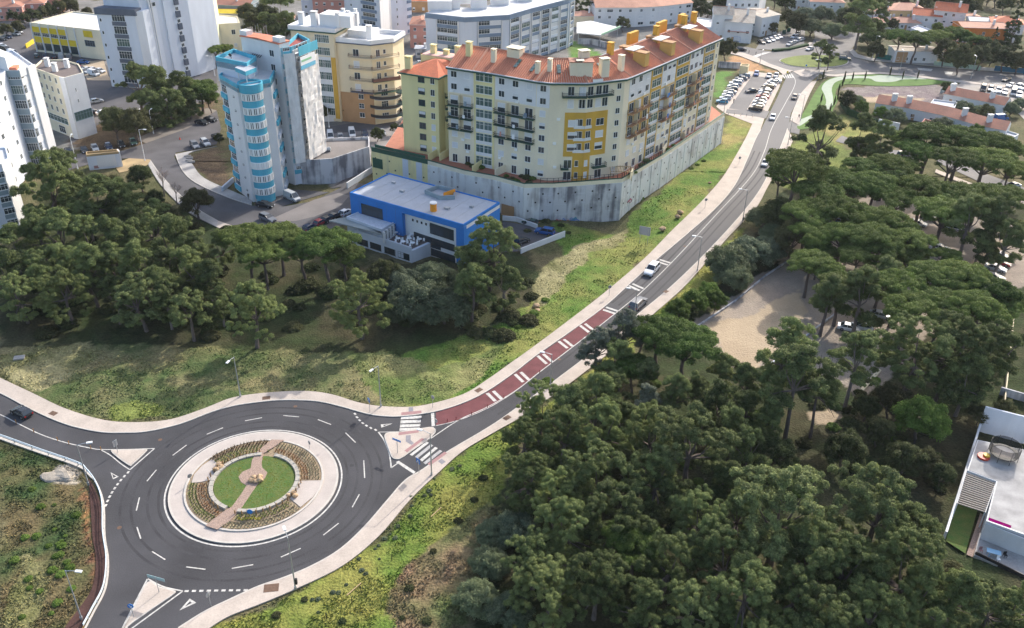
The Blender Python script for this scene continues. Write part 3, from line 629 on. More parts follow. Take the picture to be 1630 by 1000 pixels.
# ------------------------------------------------------------------ grass tufts
def make_tufts():
    r = np.random.default_rng(4); n = 230000
    px = r.uniform(-20, 1300, n); py = r.uniform(300, 1010, n)
    d = _F[None]*FPX+(px-815)[:, None]*_R[None]+(py-500)[:, None]*_D[None]; t = -CAMH/d[:, 2]
    X = d[:, 0]*t; Y = d[:, 1]*t
    ok = np.zeros(n, bool)
    for k in [i for i, z in enumerate(ZONES) if z[1] in ('meadow', 'drygrass', 'lime', 'grass', 'mixdry', 'olivegrass', 'verge', 'brownverge', 'bank')]: ok |= np_inside(X, Y, WL(ZONES[k][0]))
    for P in PAVED: ok &= ~np_inside(X, Y, P)
    ok &= ~np_inside(X, Y, WL([(-60,560),(0,602),(104,651),(166,669.5),(273,668),(364,635.6),(494,623.6),(603,647),(738,628),(850,552),(1026,411),(1177,245),(1211,207),(1253,205),(1223,296),(1125,417),(1030,509),(900,616),(790,687),(699,752),(603,854),(478,935),(364,982),(330,1003),(90,1010),(145,940),(150,893),(142,800),(125,740),(0,692)]))
    X = X[ok]; Y = Y[ok]; keep = fbm(X, Y, 3.0, 55, 3) > 0.44; X = X[keep]; Y = Y[keep]; n = len(X)
    Z = ground_h(X, Y); C = ground_col(X, Y)
    s = r.uniform(0.05, 0.16, n)*(0.6+0.9*fbm(X, Y, 9, 66)); a = r.uniform(0, 6.28, n)
    V = np.zeros((n, 3, 3)); V[:, 0] = np.stack([X-np.cos(a)*s, Y-np.sin(a)*s, Z-0.02], -1); V[:, 1] = np.stack([X+np.cos(a)*s, Y+np.sin(a)*s, Z-0.02], -1)
    V[:, 2] = np.stack([X+r.normal(0, .12, n), Y+r.normal(0, .12, n), Z+s*1.5], -1)
    me = bpy.data.meshes.new("grass"); me.vertices.add(n*3); me.vertices.foreach_set("co", V.ravel()); me.loops.add(n*3)
    me.loops.foreach_set("vertex_index", np.arange(n*3)); me.polygons.add(n); me.polygons.foreach_set("loop_start", np.arange(0, n*3, 3)); me.update(calc_edges=True)
    at = me.color_attributes.new("soil", 'FLOAT_COLOR', 'POINT'); cc = np.repeat(C[:, :3]*r.uniform(0.9, 1.9, n)[:, None], 3, 0)
    at.data.foreach_set("color", np.concatenate([cc, np.ones((n*3, 1))], 1).ravel().astype(np.float32))
    me.materials.append(M_ground); o = bpy.data.objects.new("grass", me); COL.objects.link(o); tag(o, "short rough grass and weeds growing on the verges and the meadow", "grass", kind="stuff")
make_tufts()
# ------------------------------------------------------------------ trees
def leaf_mat(name, c1, c2, c3=None, trans=0.25):
    m = bpy.data.materials.new(name); m.use_nodes = True; t = m.node_tree; N = t.nodes; L = t.links
    b = N["Principled BSDF"]; b.inputs["Roughness"].default_value = 0.75; b.inputs["Specular IOR Level"].default_value = 0.15
    oi = N.new("ShaderNodeObjectInfo"); at = N.new("ShaderNodeAttribute"); at.attribute_name = "tone"
    mx = N.new("ShaderNodeMix"); mx.data_type = 'RGBA'; mx.inputs[6].default_value = (*c1, 1); mx.inputs[7].default_value = (*c2, 1)
    L.new(at.outputs["Fac"], mx.inputs[0])
    mx2 = N.new("ShaderNodeMix"); mx2.data_type = 'RGBA'; mx2.inputs[7].default_value = (*(c3 or c2), 1)
    mr = N.new("ShaderNodeMapRange"); mr.inputs[3].default_value = 0; mr.inputs[4].default_value = 0.7; L.new(oi.outputs["Random"], mr.inputs[0])
    L.new(mr.outputs[0], mx2.inputs[0]); L.new(mx.outputs[2], mx2.inputs[6])
    vs = N.new("ShaderNodeVectorMath"); vs.operation = 'SCALE'; m7 = N.new("ShaderNodeMath"); m7.operation = 'MULTIPLY'; m7.inputs[1].default_value = 7.31; L.new(oi.outputs["Random"], m7.inputs[0])
    fr_ = N.new("ShaderNodeMath"); fr_.operation = 'FRACT'; L.new(m7.outputs[0], fr_.inputs[0]); m8 = N.new("ShaderNodeMapRange"); m8.inputs[3].default_value = 0.72; m8.inputs[4].default_value = 1.28; L.new(fr_.outputs[0], m8.inputs[0])
    L.new(mx2.outputs[2], vs.inputs[0]); L.new(m8.outputs[0], vs.inputs["Scale"]); L.new(vs.outputs[0], b.inputs["Base Color"])
    tr = N.new("ShaderNodeBsdfTranslucent"); L.new(vs.outputs[0], tr.inputs[0])
    ms = N.new("ShaderNodeMixShader"); ms.inputs[0].default_value = trans
    L.new(b.outputs[0], ms.inputs[1]); L.new(tr.outputs[0], ms.inputs[2]); L.new(ms.outputs[0], N["Material Output"].inputs[0]); return m
LM = {'aleppo': leaf_mat("aleppo_needles", (.060,.082,.034), (.195,.235,.080), (.175,.215,.075)),
      'light': leaf_mat("light_pine_needles", (.080,.105,.045), (.255,.295,.11), (.23,.27,.085)),
      'stone': leaf_mat("stone_pine_needles", (.040,.080,.020), (.135,.21,.045), (.17,.20,.055)),
      'olive': leaf_mat("olive_leaves", (.075,.10,.062), (.19,.225,.14), (.16,.19,.09)),
      'dark': leaf_mat("dark_leaves", (.034,.050,.020), (.095,.12,.04), (.10,.09,.04)),
      'green': leaf_mat("fresh_leaves", (.06,.11,.02), (.165,.25,.045), (.14,.20,.045)),
      'grey': leaf_mat("withered_twigs", (.10,.105,.09), (.22,.22,.19), (.14,.17,.09), 0.15)}
_ico = None
def ico():
    global _ico
    if _ico is None:
        bm = bmesh.new(); bmesh.ops.create_icosphere(bm, subdivisions=1, radius=1)
        _ico = (np.array([v.co[:] for v in bm.verts]), np.array([[v.index for v in f.verts] for f in bm.faces])); bm.free()
    return _ico
def puffs(kind, r, R):
    P = []
    if kind == 'stone':
        for _ in range(120):
            a = r.uniform(0, 6.283); u = math.sqrt(r.uniform(0, 1)); lim = R*(0.86+0.14*math.sin(a*3+R)+0.06*math.sin(a*7))
            rr = u*lim*0.93; z = 0.40*R*math.sqrt(max(0, 1-(rr/(R*1.04))**2))+r.normal(0, 0.03*R)
            if r.uniform() < 0.22: z = z*0.3-0.05*R
            P.append((rr*math.cos(a), rr*math.sin(a), z, R*r.uniform(0.09, 0.16), 0.72))
    elif kind in ('big', 'bigl'):
        lobes = [(0, 0, 0.72*R, 0.3*R), (2, .12*R, 0.45*R, 0.34*R)]
        for _ in range(30):
            zz = r.uniform(-0.75, 0.6); lobes.append((r.uniform(0, 6.28), r.uniform(0.25, 0.84)*(1-0.5*max(0, zz))*R, zz*R, r.uniform(0.16, 0.30)*R))
        for la, lr, lz, ls in lobes:
            for _ in range(10):
                d = r.normal(0, 1, 3); d /= np.linalg.norm(d); d[2] = abs(d[2])*0.95-0.2; q = ls*r.uniform(0.6, 1.05)
                P.append((lr*math.cos(la)+d[0]*q, lr*math.sin(la)+d[1]*q, lz+d[2]*q*0.8, R*r.uniform(0.045, 0.088), 0.85))
    elif kind in ('aleppo', 'light', 'grey'):
        lobes = []
        for _ in range(15):
            zz = r.uniform(-0.85, 0.75); lobes.append((r.uniform(0, 6.28), r.uniform(0.2, 0.72)*(1-0.55*max(0, zz))*R, zz*R, r.uniform(0.22, 0.42)*R))
        lobes.append((0, 0, 0.85*R, 0.32*R)); lobes.append((1, .1*R, 0.5*R, 0.4*R))
        for la, lr, lz, ls in lobes:
            cx, cy = lr*math.cos(la), lr*math.sin(la)
            for _ in range(9):
                d = r.normal(0, 1, 3); d /= np.linalg.norm(d); d[2] = abs(d[2])*0.9-0.22
                q = ls*r.uniform(0.65, 1.0)
                P.append((cx+d[0]*q, cy+d[1]*q, lz+d[2]*q*0.8, R*r.uniform(0.07, 0.15), 0.85))
    elif kind == 'olive':
        for _ in range(90):
            d = r.normal(0, 1, 3); d /= np.linalg.norm(d); d[2] = abs(d[2])-0.35
            q = R*r.uniform(0.55, 0.9); P.append((d[0]*q, d[1]*q, d[2]*q*0.75, R*r.uniform(0.13, 0.22), 0.9))
    elif kind in ('dark', 'green'):
        for _ in range(80):
            d = r.normal(0, 1, 3); d /= np.linalg.norm(d); d[2] = d[2] if d[2] > -0.5 else -d[2]
            q = R*r.uniform(0.5, 0.86)*(1+0.12*math.sin(3*math.atan2(d[1], d[0])+d[2]*3)); P.append((d[0]*q, d[1]*q, d[2]*q*0.95, R*r.uniform(0.14, 0.22), 0.95))
    elif kind == 'conifer':
        for k in range(110):
            u = r.uniform(0, 1); rr = R*0.62*(1-u)**0.8*r.uniform(0.5, 1); a = r.uniform(0, 6.28)
            P.append((rr*math.cos(a), rr*math.sin(a), -0.9*R+u*2.5*R, R*r.uniform(0.07, 0.13)*(1.3-u), 0.6))
    elif kind == 'cypress':
        for k in range(40):
            u = k/40; rr = R*0.10*math.sin(math.pi*min(1, u*0.85+0.12)); a = r.uniform(0, 6.28)
            P.append((rr*math.cos(a)*.5, rr*math.sin(a)*.5, -R+u*2*R, R*0.10*math.sin(math.pi*min(1, u*0.85+0.12))+0.03*R, 1.5))
    return P
def crown_mesh(kind, seed, R=5.0, dens=1.0, leaf=0.20, look=None):
    r = np.random.default_rng(seed); P = puffs(kind, r, R); V = []; Fq = []; T = []; base = 0; FT = []
    iv, iff = ico()
    for (x, y, z, pr, fl) in P:
        n = int(44*dens*(pr/leaf)**1.25)+30
        if kind == 'grey': n = int(n*0.8)
        d = r.normal(0, 1, (n, 3)); d[:, 2] = np.where(d[:, 2] < -0.4, -d[:, 2], d[:, 2]); d /= np.linalg.norm(d, axis=1)[:, None]
        c = np.array([x, y, z])+d*pr*r.uniform(0.6, 1.28, (n, 1))*np.array([1, 1, fl])
        nn = d+r.normal(0, 0.5, (n, 3))+np.array([0, 0, .25]); nn /= np.linalg.norm(nn, axis=1)[:, None]
        a = np.cross(nn, r.normal(0, 1, (n, 3))); a /= np.linalg.norm(a, axis=1)[:, None]; b = np.cross(nn, a)
        s = leaf*r.uniform(0.55, 1.25, (n, 1)); el = 1.5
        q = np.stack([c-a*s*el*0.5, c+b*s*0.42, c+a*s*el*0.6+nn*s*0.25, c-b*s*0.42], 1)
        V.append(q.reshape(-1, 3)); f = (np.arange(n*4)+base).reshape(n, 4); Fq.append(f); base += n*4
        tone = np.clip(0.40+r.normal(0, 0.25, n)+r.normal(0, 0.22), 0, 1)
        T.append(np.repeat(tone, 4))
        if kind != 'grey':
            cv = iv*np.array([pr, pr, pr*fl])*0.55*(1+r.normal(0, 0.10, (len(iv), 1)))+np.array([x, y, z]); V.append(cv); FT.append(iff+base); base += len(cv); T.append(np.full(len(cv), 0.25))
    V = np.concatenate(V); T = np.concatenate(T); Fq = np.concatenate(Fq)
    tri = np.concatenate(FT) if FT else np.zeros((0, 3), int)
    me = bpy.data.meshes.new("crown"); me.vertices.add(len(V)); me.vertices.foreach_set("co", V.ravel())
    li = np.concatenate([Fq.ravel(), tri.ravel()]); me.loops.add(len(li)); me.loops.foreach_set("vertex_index", li)
    me.polygons.add(len(Fq)+len(tri)); me.polygons.foreach_set("loop_start", np.concatenate([np.arange(len(Fq))*4, len(Fq)*4+np.arange(len(tri))*3])); me.update(calc_edges=True)
    at = me.attributes.new("tone", 'FLOAT', 'POINT'); at.data.foreach_set("value", T.astype(np.float32))
    me.materials.append(LM[look or kind]); return me, P
def trunk_mesh(kind, seed, R, hc, P, m):
    r = random.Random(seed); b = MB(); lean = (r.uniform(-.12, .12)*R, r.uniform(-.12, .12)*R)
    fork = hc-0.35*R if kind in ('stone', 'aleppo', 'light', 'grey', 'big', 'bigl') else hc-0.5*R
    fork = max(fork, hc*0.3); tr = 0.055*R
    pts = [(0, 0, -0.6), (lean[0]*.3, lean[1]*.3, fork*0.35), (lean[0]*1.1, lean[1]*.8, fork*0.7), (lean[0], lean[1], fork)]
    b.tube(pts, [tr*1.35, tr*1.05, tr*.9, tr*.8], 7)
    ps = r.sample(P, min(11, len(P)))
    for q in ps:
        e = (q[0]*.9, q[1]*.9, hc+q[2]-0.05*R)
        mid = (lean[0]+(e[0]-lean[0])*.5+r.uniform(-.3, .3), lean[1]+(e[1]-lean[1])*.5+r.uniform(-.3, .3), fork+(e[2]-fork)*.38)
        b.tube([(lean[0], lean[1], fork-0.15), mid, e], [tr*.5, tr*.32, tr*.1], 5)
    return b.mesh("trunk", [m])
PROTO = {}
def proto(kind):
    if kind in PROTO: return PROTO[kind]
    spec = {'stone': (3, 6.0, 1.0, 9.0, 0.19), 'aleppo': (5, 5.0, 1.0, 8.5, 0.18), 'light': (3, 5.0, 1.0, 8.5, 0.18), 'olive': (3, 4.0, 0.8, 3.0, 0.18), 'dark': (3, 4.0, 0.7, 4.6, 0.19),
            'green': (2, 3.5, 1.0, 4.0, 0.2), 'big': (4, 8.0, 1.1, 11.5, 0.19), 'bigl': (2, 8.0, 1.1, 11.5, 0.19), 'grey': (1, 5.5, 1.0, 9.0, 0.2), 'conifer': (2, 6.0, 0.6, 6.5, 0.3), 'cypress': (2, 3.0, 0.8, 3.1, 0.14)}[kind]
    L_ = []
    for i in range(spec[0]):
        me, P = crown_mesh(kind if kind != 'conifer' else 'conifer', 100+i*7+len(kind), spec[1], spec[2], spec[4], {'conifer': 'dark', 'cypress': 'dark', 'big': 'aleppo', 'bigl': 'light'}.get(kind))
        for k in range(2): pass
        L_.append((me, trunk_mesh(kind, i, spec[1], spec[3], P, M_barkp if kind in ('aleppo', 'light') and i % 2 else M_bark)))
    PROTO[kind] = (spec[1], spec[3], L_); return PROTO[kind]
NAMES = {'big': ('pine_tree', 'broad dark feathery pine', 'pine tree'), 'bigl': ('pine_tree', 'broad pale green pine', 'pine tree'), 'stone': ('umbrella_pine', 'umbrella pine', 'umbrella pine'), 'aleppo': ('pine_tree', 'ragged dark pine', 'pine tree'), 'light': ('pine_tree', 'pale green pine', 'pine tree'), 'olive': ('olive_tree', 'grey-green bushy tree', 'tree'),
         'dark': ('round_tree', 'dense dark round tree', 'tree'), 'green': ('leafy_tree', 'fresh green leafy tree', 'tree'), 'grey': ('withered_pine', 'grey half-withered pine', 'pine tree'), 'conifer': ('conifer_tree', 'tall dark conical conifer', 'tree'), 'cypress': ('cypress_tree', 'slender dark cypress', 'tree')}
_tr = random.Random(5); TREES = []
def tree(kind, px, py, rpx, label, group=None, hs=1.0):
    R, hc, L_ = proto(kind); z = 6.0; z0 = 0
    K_ = 1.0 if kind in ('cypress', 'conifer') else (1.16 if kind in ('stone', 'olive') else 1.26)
    kk = _tr.uniform(.86, 1.16)
    for _ in range(3):
        s = K_*kk*rpx/SCALE(px, py, z)/R; z = hc*s*hs*.9/kk**.5
    x, y = W(px, py, z)
    me, tm = _tr.choice(L_); rz = _tr.uniform(0, 6.28)
    t = root(NAMES[kind][0], (x, y, -0.1), label, NAMES[kind][2], group, rz)
    sx = s*_tr.uniform(0.93, 1.07)
    c = bpy.data.objects.new("crown", me); COL.objects.link(c); c.parent = t; c.location = (0, 0, z); c.scale = (sx, s, s*_tr.uniform(.92, 1.1))
    k = bpy.data.objects.new("trunk", tm); COL.objects.link(k); k.parent = t; k.scale = (s, s, z/hc)
    TREES.append((x, y, s*R)); return t
def trees(where, L_, group):
    """L_: rows of (kind, px, py, r); each row runs left to right; labels name kind, row and place in it"""
    nr = len(L_)
    for ri, (rowname, row) in enumerate(L_):
        row = sorted(row, key=lambda q: q[1]); cnt = {}
        tot = {}
        for q in row: tot[q[0]] = tot.get(q[0], 0)+1
        for q in row:
            cnt[q[0]] = cnt.get(q[0], 0)+1; o = ORD[cnt[q[0]]-1]
            w = NAMES[q[0]][1]
            lab = f"{w} {where}, {rowname}" + (f", {o} from left" if tot[q[0]] > 1 else "")
            tree(q[0], q[1], q[2], q[3], lab, group, q[4] if len(q) > 4 else 1.0)
B, P = 'big', 'bigl'
A, Lg, S, O, K, G, Y = 'aleppo', 'light', 'stone', 'olive', 'dark', 'green', 'grey'
trees("in left wood", [
 ("row at the street", [(B,75,298,48),(A,118,328,30),(A,160,318,34),(K,224,285,21),(A,196,320,30),(K,312,322,22),(A,140,345,30,.8),(A,95,272,26,.8),(A,212,350,26,.7),(A,248,345,24,.6),(K,275,350,16),(K,245,318,13),(K,180,300,16),(K,130,300,16)]),
 ("second row", [(A,20,392,36),(A,62,372,36),(A,100,375,33),(A,140,380,34),(A,180,385,33),(P,243,368,34),(A,210,395,28),(A,280,395,34),(Lg,316,402,32),(A,350,395,22)]),
 ("middle row", [(A,20,440,28),(A,60,430,32),(A,100,425,32),(A,142,430,34),(A,178,425,28),(Lg,172,400,22),(A,222,432,36),(Lg,265,430,30),(Lg,300,432,30),(A,335,450,30),(A,250,462,28)]),
 ("front row by the meadow", [(P,32,470,34),(P,102,465,38),(A,65,455,24),(P,222,475,36),(A,180,470,28),(A,265,480,26),(P,300,495,34),(P,400,492,46),(A,350,480,24)]),
], "pines of the left wood")
trees("below the blue building", [
 ("rear row", [(S,392,388,42),(S,445,385,40),(S,482,402,36),(S,520,395,46),(S,548,410,32),(S,420,410,36)]),
 ("front row", [(P,572,478,42),(O,640,450,32),(O,665,478,44),(O,708,488,36),(O,690,440,34),(B,778,395,50,1.2),(A,758,430,36),(A,750,460,34),(O,640,495,26),(K,610,440,26),(A,800,455,28)]),
], "trees below the blue building")
trees("by the tower street", [("behind parked cars", [(A,217,135,27,.9),(A,250,150,30,.7),(A,287,148,28,.7),(S,318,148,27,.75),(K,182,197,20),(K,213,200,22),(A,240,175,24,.6),(A,268,172,24,.6),(A,300,165,22,.6),(S,334,160,20,.7),(K,232,192,14),(K,198,188,13)])], "trees between the white towers")
trees("of car park wood", [
 ("row under the terraces", [(A,1300,222,38),(A,1372,216,24),(A,1402,224,28),(S,1440,228,32),(S,1480,222,38),(S,1530,228,40),(S,1575,235,36),(S,1612,245,24)]),
 ("second row", [(S,1262,272,42,1.25),(S,1245,285,28,1.2),(S,1325,290,38),(S,1368,274,36),(S,1412,270,34),(S,1440,268,26),(S,1460,246,30),(S,1520,258,40,1.25),(S,1575,262,36,1.2),(S,1612,275,26)]),
 ("third row", [(S,1300,318,42),(S,1350,300,38),(S,1388,300,38),(S,1430,296,36),(S,1470,310,36),(S,1422,322,36),(S,1510,318,36),(S,1555,320,38),(S,1600,318,36)]),
 ("fourth row", [(S,1285,350,38),(S,1330,345,42),(S,1372,350,38),(S,1410,360,34),(S,1500,345,38),(A,1545,352,38),(A,1590,352,38),(A,1600,385,30),(A,1565,380,26)]),
 ("fifth row", [(S,1295,380,36),(S,1340,382,42),(S,1388,385,40),(S,1430,378,32),(S,1450,392,34),(S,1305,405,30),(S,1362,410,36)]),
 ("sixth row", [(S,1290,425,34),(S,1318,440,34),(S,1400,408,34),(S,1340,465,42),(A,1372,475,36),(A,1318,478,34),(A,1405,442,28),(S,1448,408,28),(S,1505,412,28)]),
 ("seventh row", [(S,1430,465,40),(S,1480,448,46),(S,1530,450,44),(S,1570,468,42),(S,1600,490,36),(S,1445,500,40),(S,1500,490,46),(S,1550,500,46)]),
 ("eighth row", [(B,1455,560,50,1.1),(B,1515,555,58,1.1),(B,1580,560,50,1.1),(A,1540,605,34),(A,1365,570,36,1.4)]),
], "pines of the car park wood")
trees("by the uphill road", [("near the bend", [(O,1215,345,26),(O,1160,415,34),(O,1195,400,36),(O,1220,395,30),(O,1170,440,26),(O,1235,372,24),(K,1240,345,24),(K,1262,380,28),(K,1255,350,24)]),
 ("low bushes", [(G,1078,500,18),(G,1060,512,15),(G,1105,480,18),(G,1128,465,16),(K,1095,498,14),(G,1140,478,16)])], "bushy trees beside the road")
trees("of lower right wood", [
 ("top row", [(Y,952,556,34,1.1),(Y,995,536,36,1.1),(A,985,575,28,1.0),(S,1052,542,50),(S,1095,558,46),(S,1020,530,28),(Lg,1150,598,28),(A,1185,612,28),(A,1252,562,38,1.6),(A,1272,600,42,1.6),(A,1310,612,36,1.6),(A,1236,612,24)]),
 ("second row", [(B,860,652,40),(A,912,650,34),(A,950,630,34),(A,985,620,28),(S,1010,590,28),(Lg,1030,600,26),(Y,1030,640,26),(A,1075,630,32),(Lg,1105,622,26),(A,1140,650,32),(A,1190,655,30),(A,1225,675,28)]),
 ("third row", [(B,835,705,42),(B,895,695,48),(B,960,690,44),(P,1030,690,46),(A,985,665,26),(P,1100,715,62),(A,1165,690,34),(A,1195,715,30,1.4),(K,1235,725,26)]),
 ("fourth row", [(B,835,765,44),(P,885,790,40),(B,945,765,48),(K,1005,750,30),(B,1040,765,44),(A,1160,770,36),(O,790,845,26)]),
 ("fifth row", [(O,820,840,30),(B,905,840,52),(B,985,825,50),(K,1050,830,30),(B,1110,830,56),(A,1170,820,34),(P,1245,812,72)]),
 ("sixth row", [(O,780,895,34),(B,850,890,44),(S,1010,870,44),(B,1060,900,50),(B,1150,890,52),(A,1195,880,34),(B,1290,885,62),(P,1390,810,72),(B,1442,850,46)]),
 ("seventh row", [(O,760,950,32),(O,810,970,34),(P,870,940,50),(B,950,930,54),(B,1020,960,50),(P,1100,965,50),(B,1190,950,54),(B,1260,945,52),(B,1350,905,60),(B,1430,910,60)]),
 ("front row", [(B,1310,985,54),(B,1390,975,54),(B,1470,955,54),(A,1525,955,40),(P,1570,965,46),(B,1625,975,44),(K,1515,925,26)]),
 ("beside the white house", [(G,1468,668,33,1.1),(K,1400,690,24),(K,1440,730,24),(K,1345,720,26),(K,1500,760,20),(K,1475,740,20),(K,1560,660,18),(K,1600,655,18),(K,1420,640,24),(K,1380,650,22)]),
], "pines of the lower right wood")
trees("in top right quarter", [
 ("around the far roundabout", [(O,1292,42,19),(O,1327,48,19),(A,1308,82,14),(A,1322,86,14),(K,1270,38,13),(K,1255,30,13),(O,1280,22,16),(O,1310,22,16),(O,1345,20,14),(K,1370,12,16),(K,1352,30,14),(A,1372,25,28),(A,1396,28,22),(O,1385,62,14),(K,1395,82,12),(K,1231,46,7)]),
 ("in the house gardens", [(S,1430,62,24),(S,1458,66,22),(S,1395,62,16),(S,1492,62,22),(S,1520,58,22),(S,1540,66,18),(K,1505,85,16),(K,1530,95,18),(K,1560,92,16),(K,1500,32,9),(K,1420,40,10),(K,1580,85,16),(K,1600,95,16),(K,1622,100,14),(K,1560,75,14),('conifer',1612,52,34),('conifer',1580,72,20),(K,1470,8,12),(G,1492,45,8)]),
 ("by the long tiled houses", [(O,1364,160,14),(G,1372,172,9),(G,1402,180,10),(O,1425,184,16),(K,1350,160,12),(O,1500,198,16),(O,1535,170,15),(O,1558,175,14),(K,1570,180,12),(O,1610,172,16),(O,1628,165,12),(K,1505,140,8),(G,1555,210,10)]),
], "trees between the far houses")
trees("on far hillside", [("top edge", [(K,1150+i*17,_tr.uniform(-14,8),13) for i in range(8)]+[(K,1330+i*14,_tr.uniform(-16,2),12) for i in range(8)]), ("top right edge", [(K,1445+i*13,_tr.uniform(-12,12),12) for i in range(15)])], "far dark trees")
trees("in upper left quarter", [
 ("around the yellow school", [(K,38,32,10),(K,52,26,10),(K,66,22,10),(K,80,18,11),(K,95,15,10),(K,28,42,9),(K,10,48,9),(K,115,12,9),(K,110,5,10),(K,140,22,9),(K,92,55,0.1) if False else (K,20,26,8),(K,32,45,7)]),
 ("behind the turquoise tower", [(S,340,82,18),(S,358,80,14),(K,405,38,18),(K,420,28,20),(A,442,20,26),(A,425,48,18),(K,455,50,14),(K,395,24,14),(S,440,60,14),(K,600,140,13),(K,612,148,11),(K,625,138,8)]),
 ("near the parked vans", [(K,600,214,9),(K,628,205,8),(K,566,222,4),(K,545,176,9,1.3),(K,513,180,9,1.3),(K,348,220,8),(K,1157,80,14)]),
 ("behind the yellow building", [(K,992,38,10),(A,918,10,12),(A,932,14,10),(K,1112,12,14),(K,1128,20,12),(K,1142,8,12),(K,985,10,8)]),
], "trees between the town buildings")
# slender cypresses along the park path
for i, (x, y) in enumerate([(1311,119),(1345,122),(1358,121),(1378,120),(1418,113),(1438,119),(1462,118),(1342,130),(1336,140),(1308,156),(1334,152),(1329,160),(1322,172),(1328,182)]):
    tree('cypress', x, y, 7.5, f"slender cypress beside the park path, {ORD[i]} along it from the far end", "cypresses along the park path")
# bare deciduous trees
def bare_tree(px, py, hpx, label):
    x, y = W(px, py, 0); s = SCALE(px, py); h = hpx/s/0.86; r = random.Random(int(px)); t = root("bare_tree", (x, y, 0), label, "tree")
    tk = MB(); tk.tube([(x, y, -0.3), (x+.1, y, h*.3), (x+.2, y+.1, h*.5)], [h*.022, h*.017, h*.013], 7); tk.build("trunk", M_barkp, t)
    b = MB()
    def br(p, d, l, rad, dep):
        q = p+d*l; b.tube([p, (p+q)/2+Vector((r.uniform(-.05, .05), r.uniform(-.05, .05), 0))*l, q], [rad, rad*.8, rad*.5], 4)
        if dep == 0: return
        for _ in range(4):
            nd = (d+Vector((r.uniform(-.75, .75), r.uniform(-.75, .75), r.uniform(-.1, .5)))).normalized(); br(p+d*l*r.uniform(.5, 1), nd, l*r.uniform(.55, .8), rad*.55, dep-1)
    for _ in range(6): br(Vector((x+.15, y+.05, h*r.uniform(.3, .5))), Vector((r.uniform(-.6, .6), r.uniform(-.6, .6), 1)).normalized(), h*.22, h*.008, 3)
    b.build("branches", mat("bare_twigs", (0.30,0.24,0.21), 0.95), t)
bare_tree(622, 128, 62, "tall bare tree with pale branches in front of white tower block")
bare_tree(262, 312, 44, "small bare tree on the bank left of the street bend")
bare_tree(282, 325, 36, "leafless bush-like tree beside the dark round tree at the street")
# shrubs on verges and slopes: things, one mesh each
def shrub_set(pts, kind, name, label, group, cat="shrub"):
    me = {'g': SHG, 'o': SHO, 'b': SHB}[kind]
    for (x, y, r) in pts:
        X_, Y_ = W(x, y); s = r/SCALE(x, y)
        o = inst(me, name, (X_, Y_, float(ground_h(np.array([X_]), np.array([Y_]))[0])+s*0.15), _tr.uniform(0, 6.28), None, (s, s, s*.8)); tag(o, label, cat, group)
SHG = crown_mesh('olive', 3, 1.0, 0.9, 0.13, 'green')[0]; SHO = crown_mesh('olive', 5, 1.0, 0.9, 0.13, 'olive')[0]; SHB = crown_mesh('olive', 8, 1.0, 0.9, 0.13, 'dark')[0]
vp = []
for k in range(26):
    t = k/25; a = sm([(505,980),(560,930),(610,885),(650,840),(690,790),(740,745)], 5); q = a[int(t*(len(a)-1))]; vp.append((q[0]+_tr.uniform(-14, 14)-8, q[1]+_tr.uniform(-12, 12)-8, _tr.uniform(2.5, 5)))
shrub_set(vp, 'o', "shrub", "small grey shrub planted in lines on the grassy slope below the pavement", "small shrubs on the lower verge")
shrub_set([(440,980,8),(485,955,6),(545,990,7),(652,940,8),(690,880,6),(730,830,8),(755,795,7),(770,760,8),(815,700,6),(680,990,9),(640,985,5)], 'b', "shrub", "dark green shrub growing wild on the lower verge", "dark wild shrubs on the lower verge")
shrub_set([(835,510,10),(850,500,9),(825,520,7),(868,480,7),(1050,268,6),(1065,262,6),(1080,255,6),(1025,300,7),(1018,315,8),(1032,290,6),(1095,262,4),(1100,268,4),(1110,262,4),(1120,256,4)], 'g', "shrub", "bright green shrub on the bank beside the retaining wall", "shrubs under the retaining wall")
shrub_set([(_tr.uniform(20,135), _tr.uniform(780,990), _tr.uniform(3,9)) for _ in range(26)], 'g', "shrub", "leafy shrub on the weedy bank left of the roundabout", "dark shrubs on the left bank")
shrub_set([(_tr.uniform(1180,1500), _tr.uniform(600,780), _tr.uniform(9,18)) for _ in range(30)]+[(_tr.uniform(0,850), _tr.uniform(430,535), _tr.uniform(9,20)) for _ in range(92)]+[(_tr.uniform(90,330), _tr.uniform(310,400), _tr.uniform(7,13)) for _ in range(24)], 'b', "shrub", "dark undergrowth shrub beneath the pines of the woods", "undergrowth shrubs")
shrub_set([(_tr.uniform(850,1500), _tr.uniform(600,800), _tr.uniform(7,13)) for _ in range(40)], 'g', "shrub", "leafy green undergrowth shrub between the pines of the lower right wood", "green undergrowth shrubs")
shrub_set([(360,365,10),(550,470,9),(590,440,10),(560,430,12),(620,418,8),(840,368,7),(870,352,8),(893,357,6),(862,342,6),(905,368,5),(877,378,8)], 'b', "shrub", "dark shrub beside the school yard and its low white wall", "shrubs by the school yard")
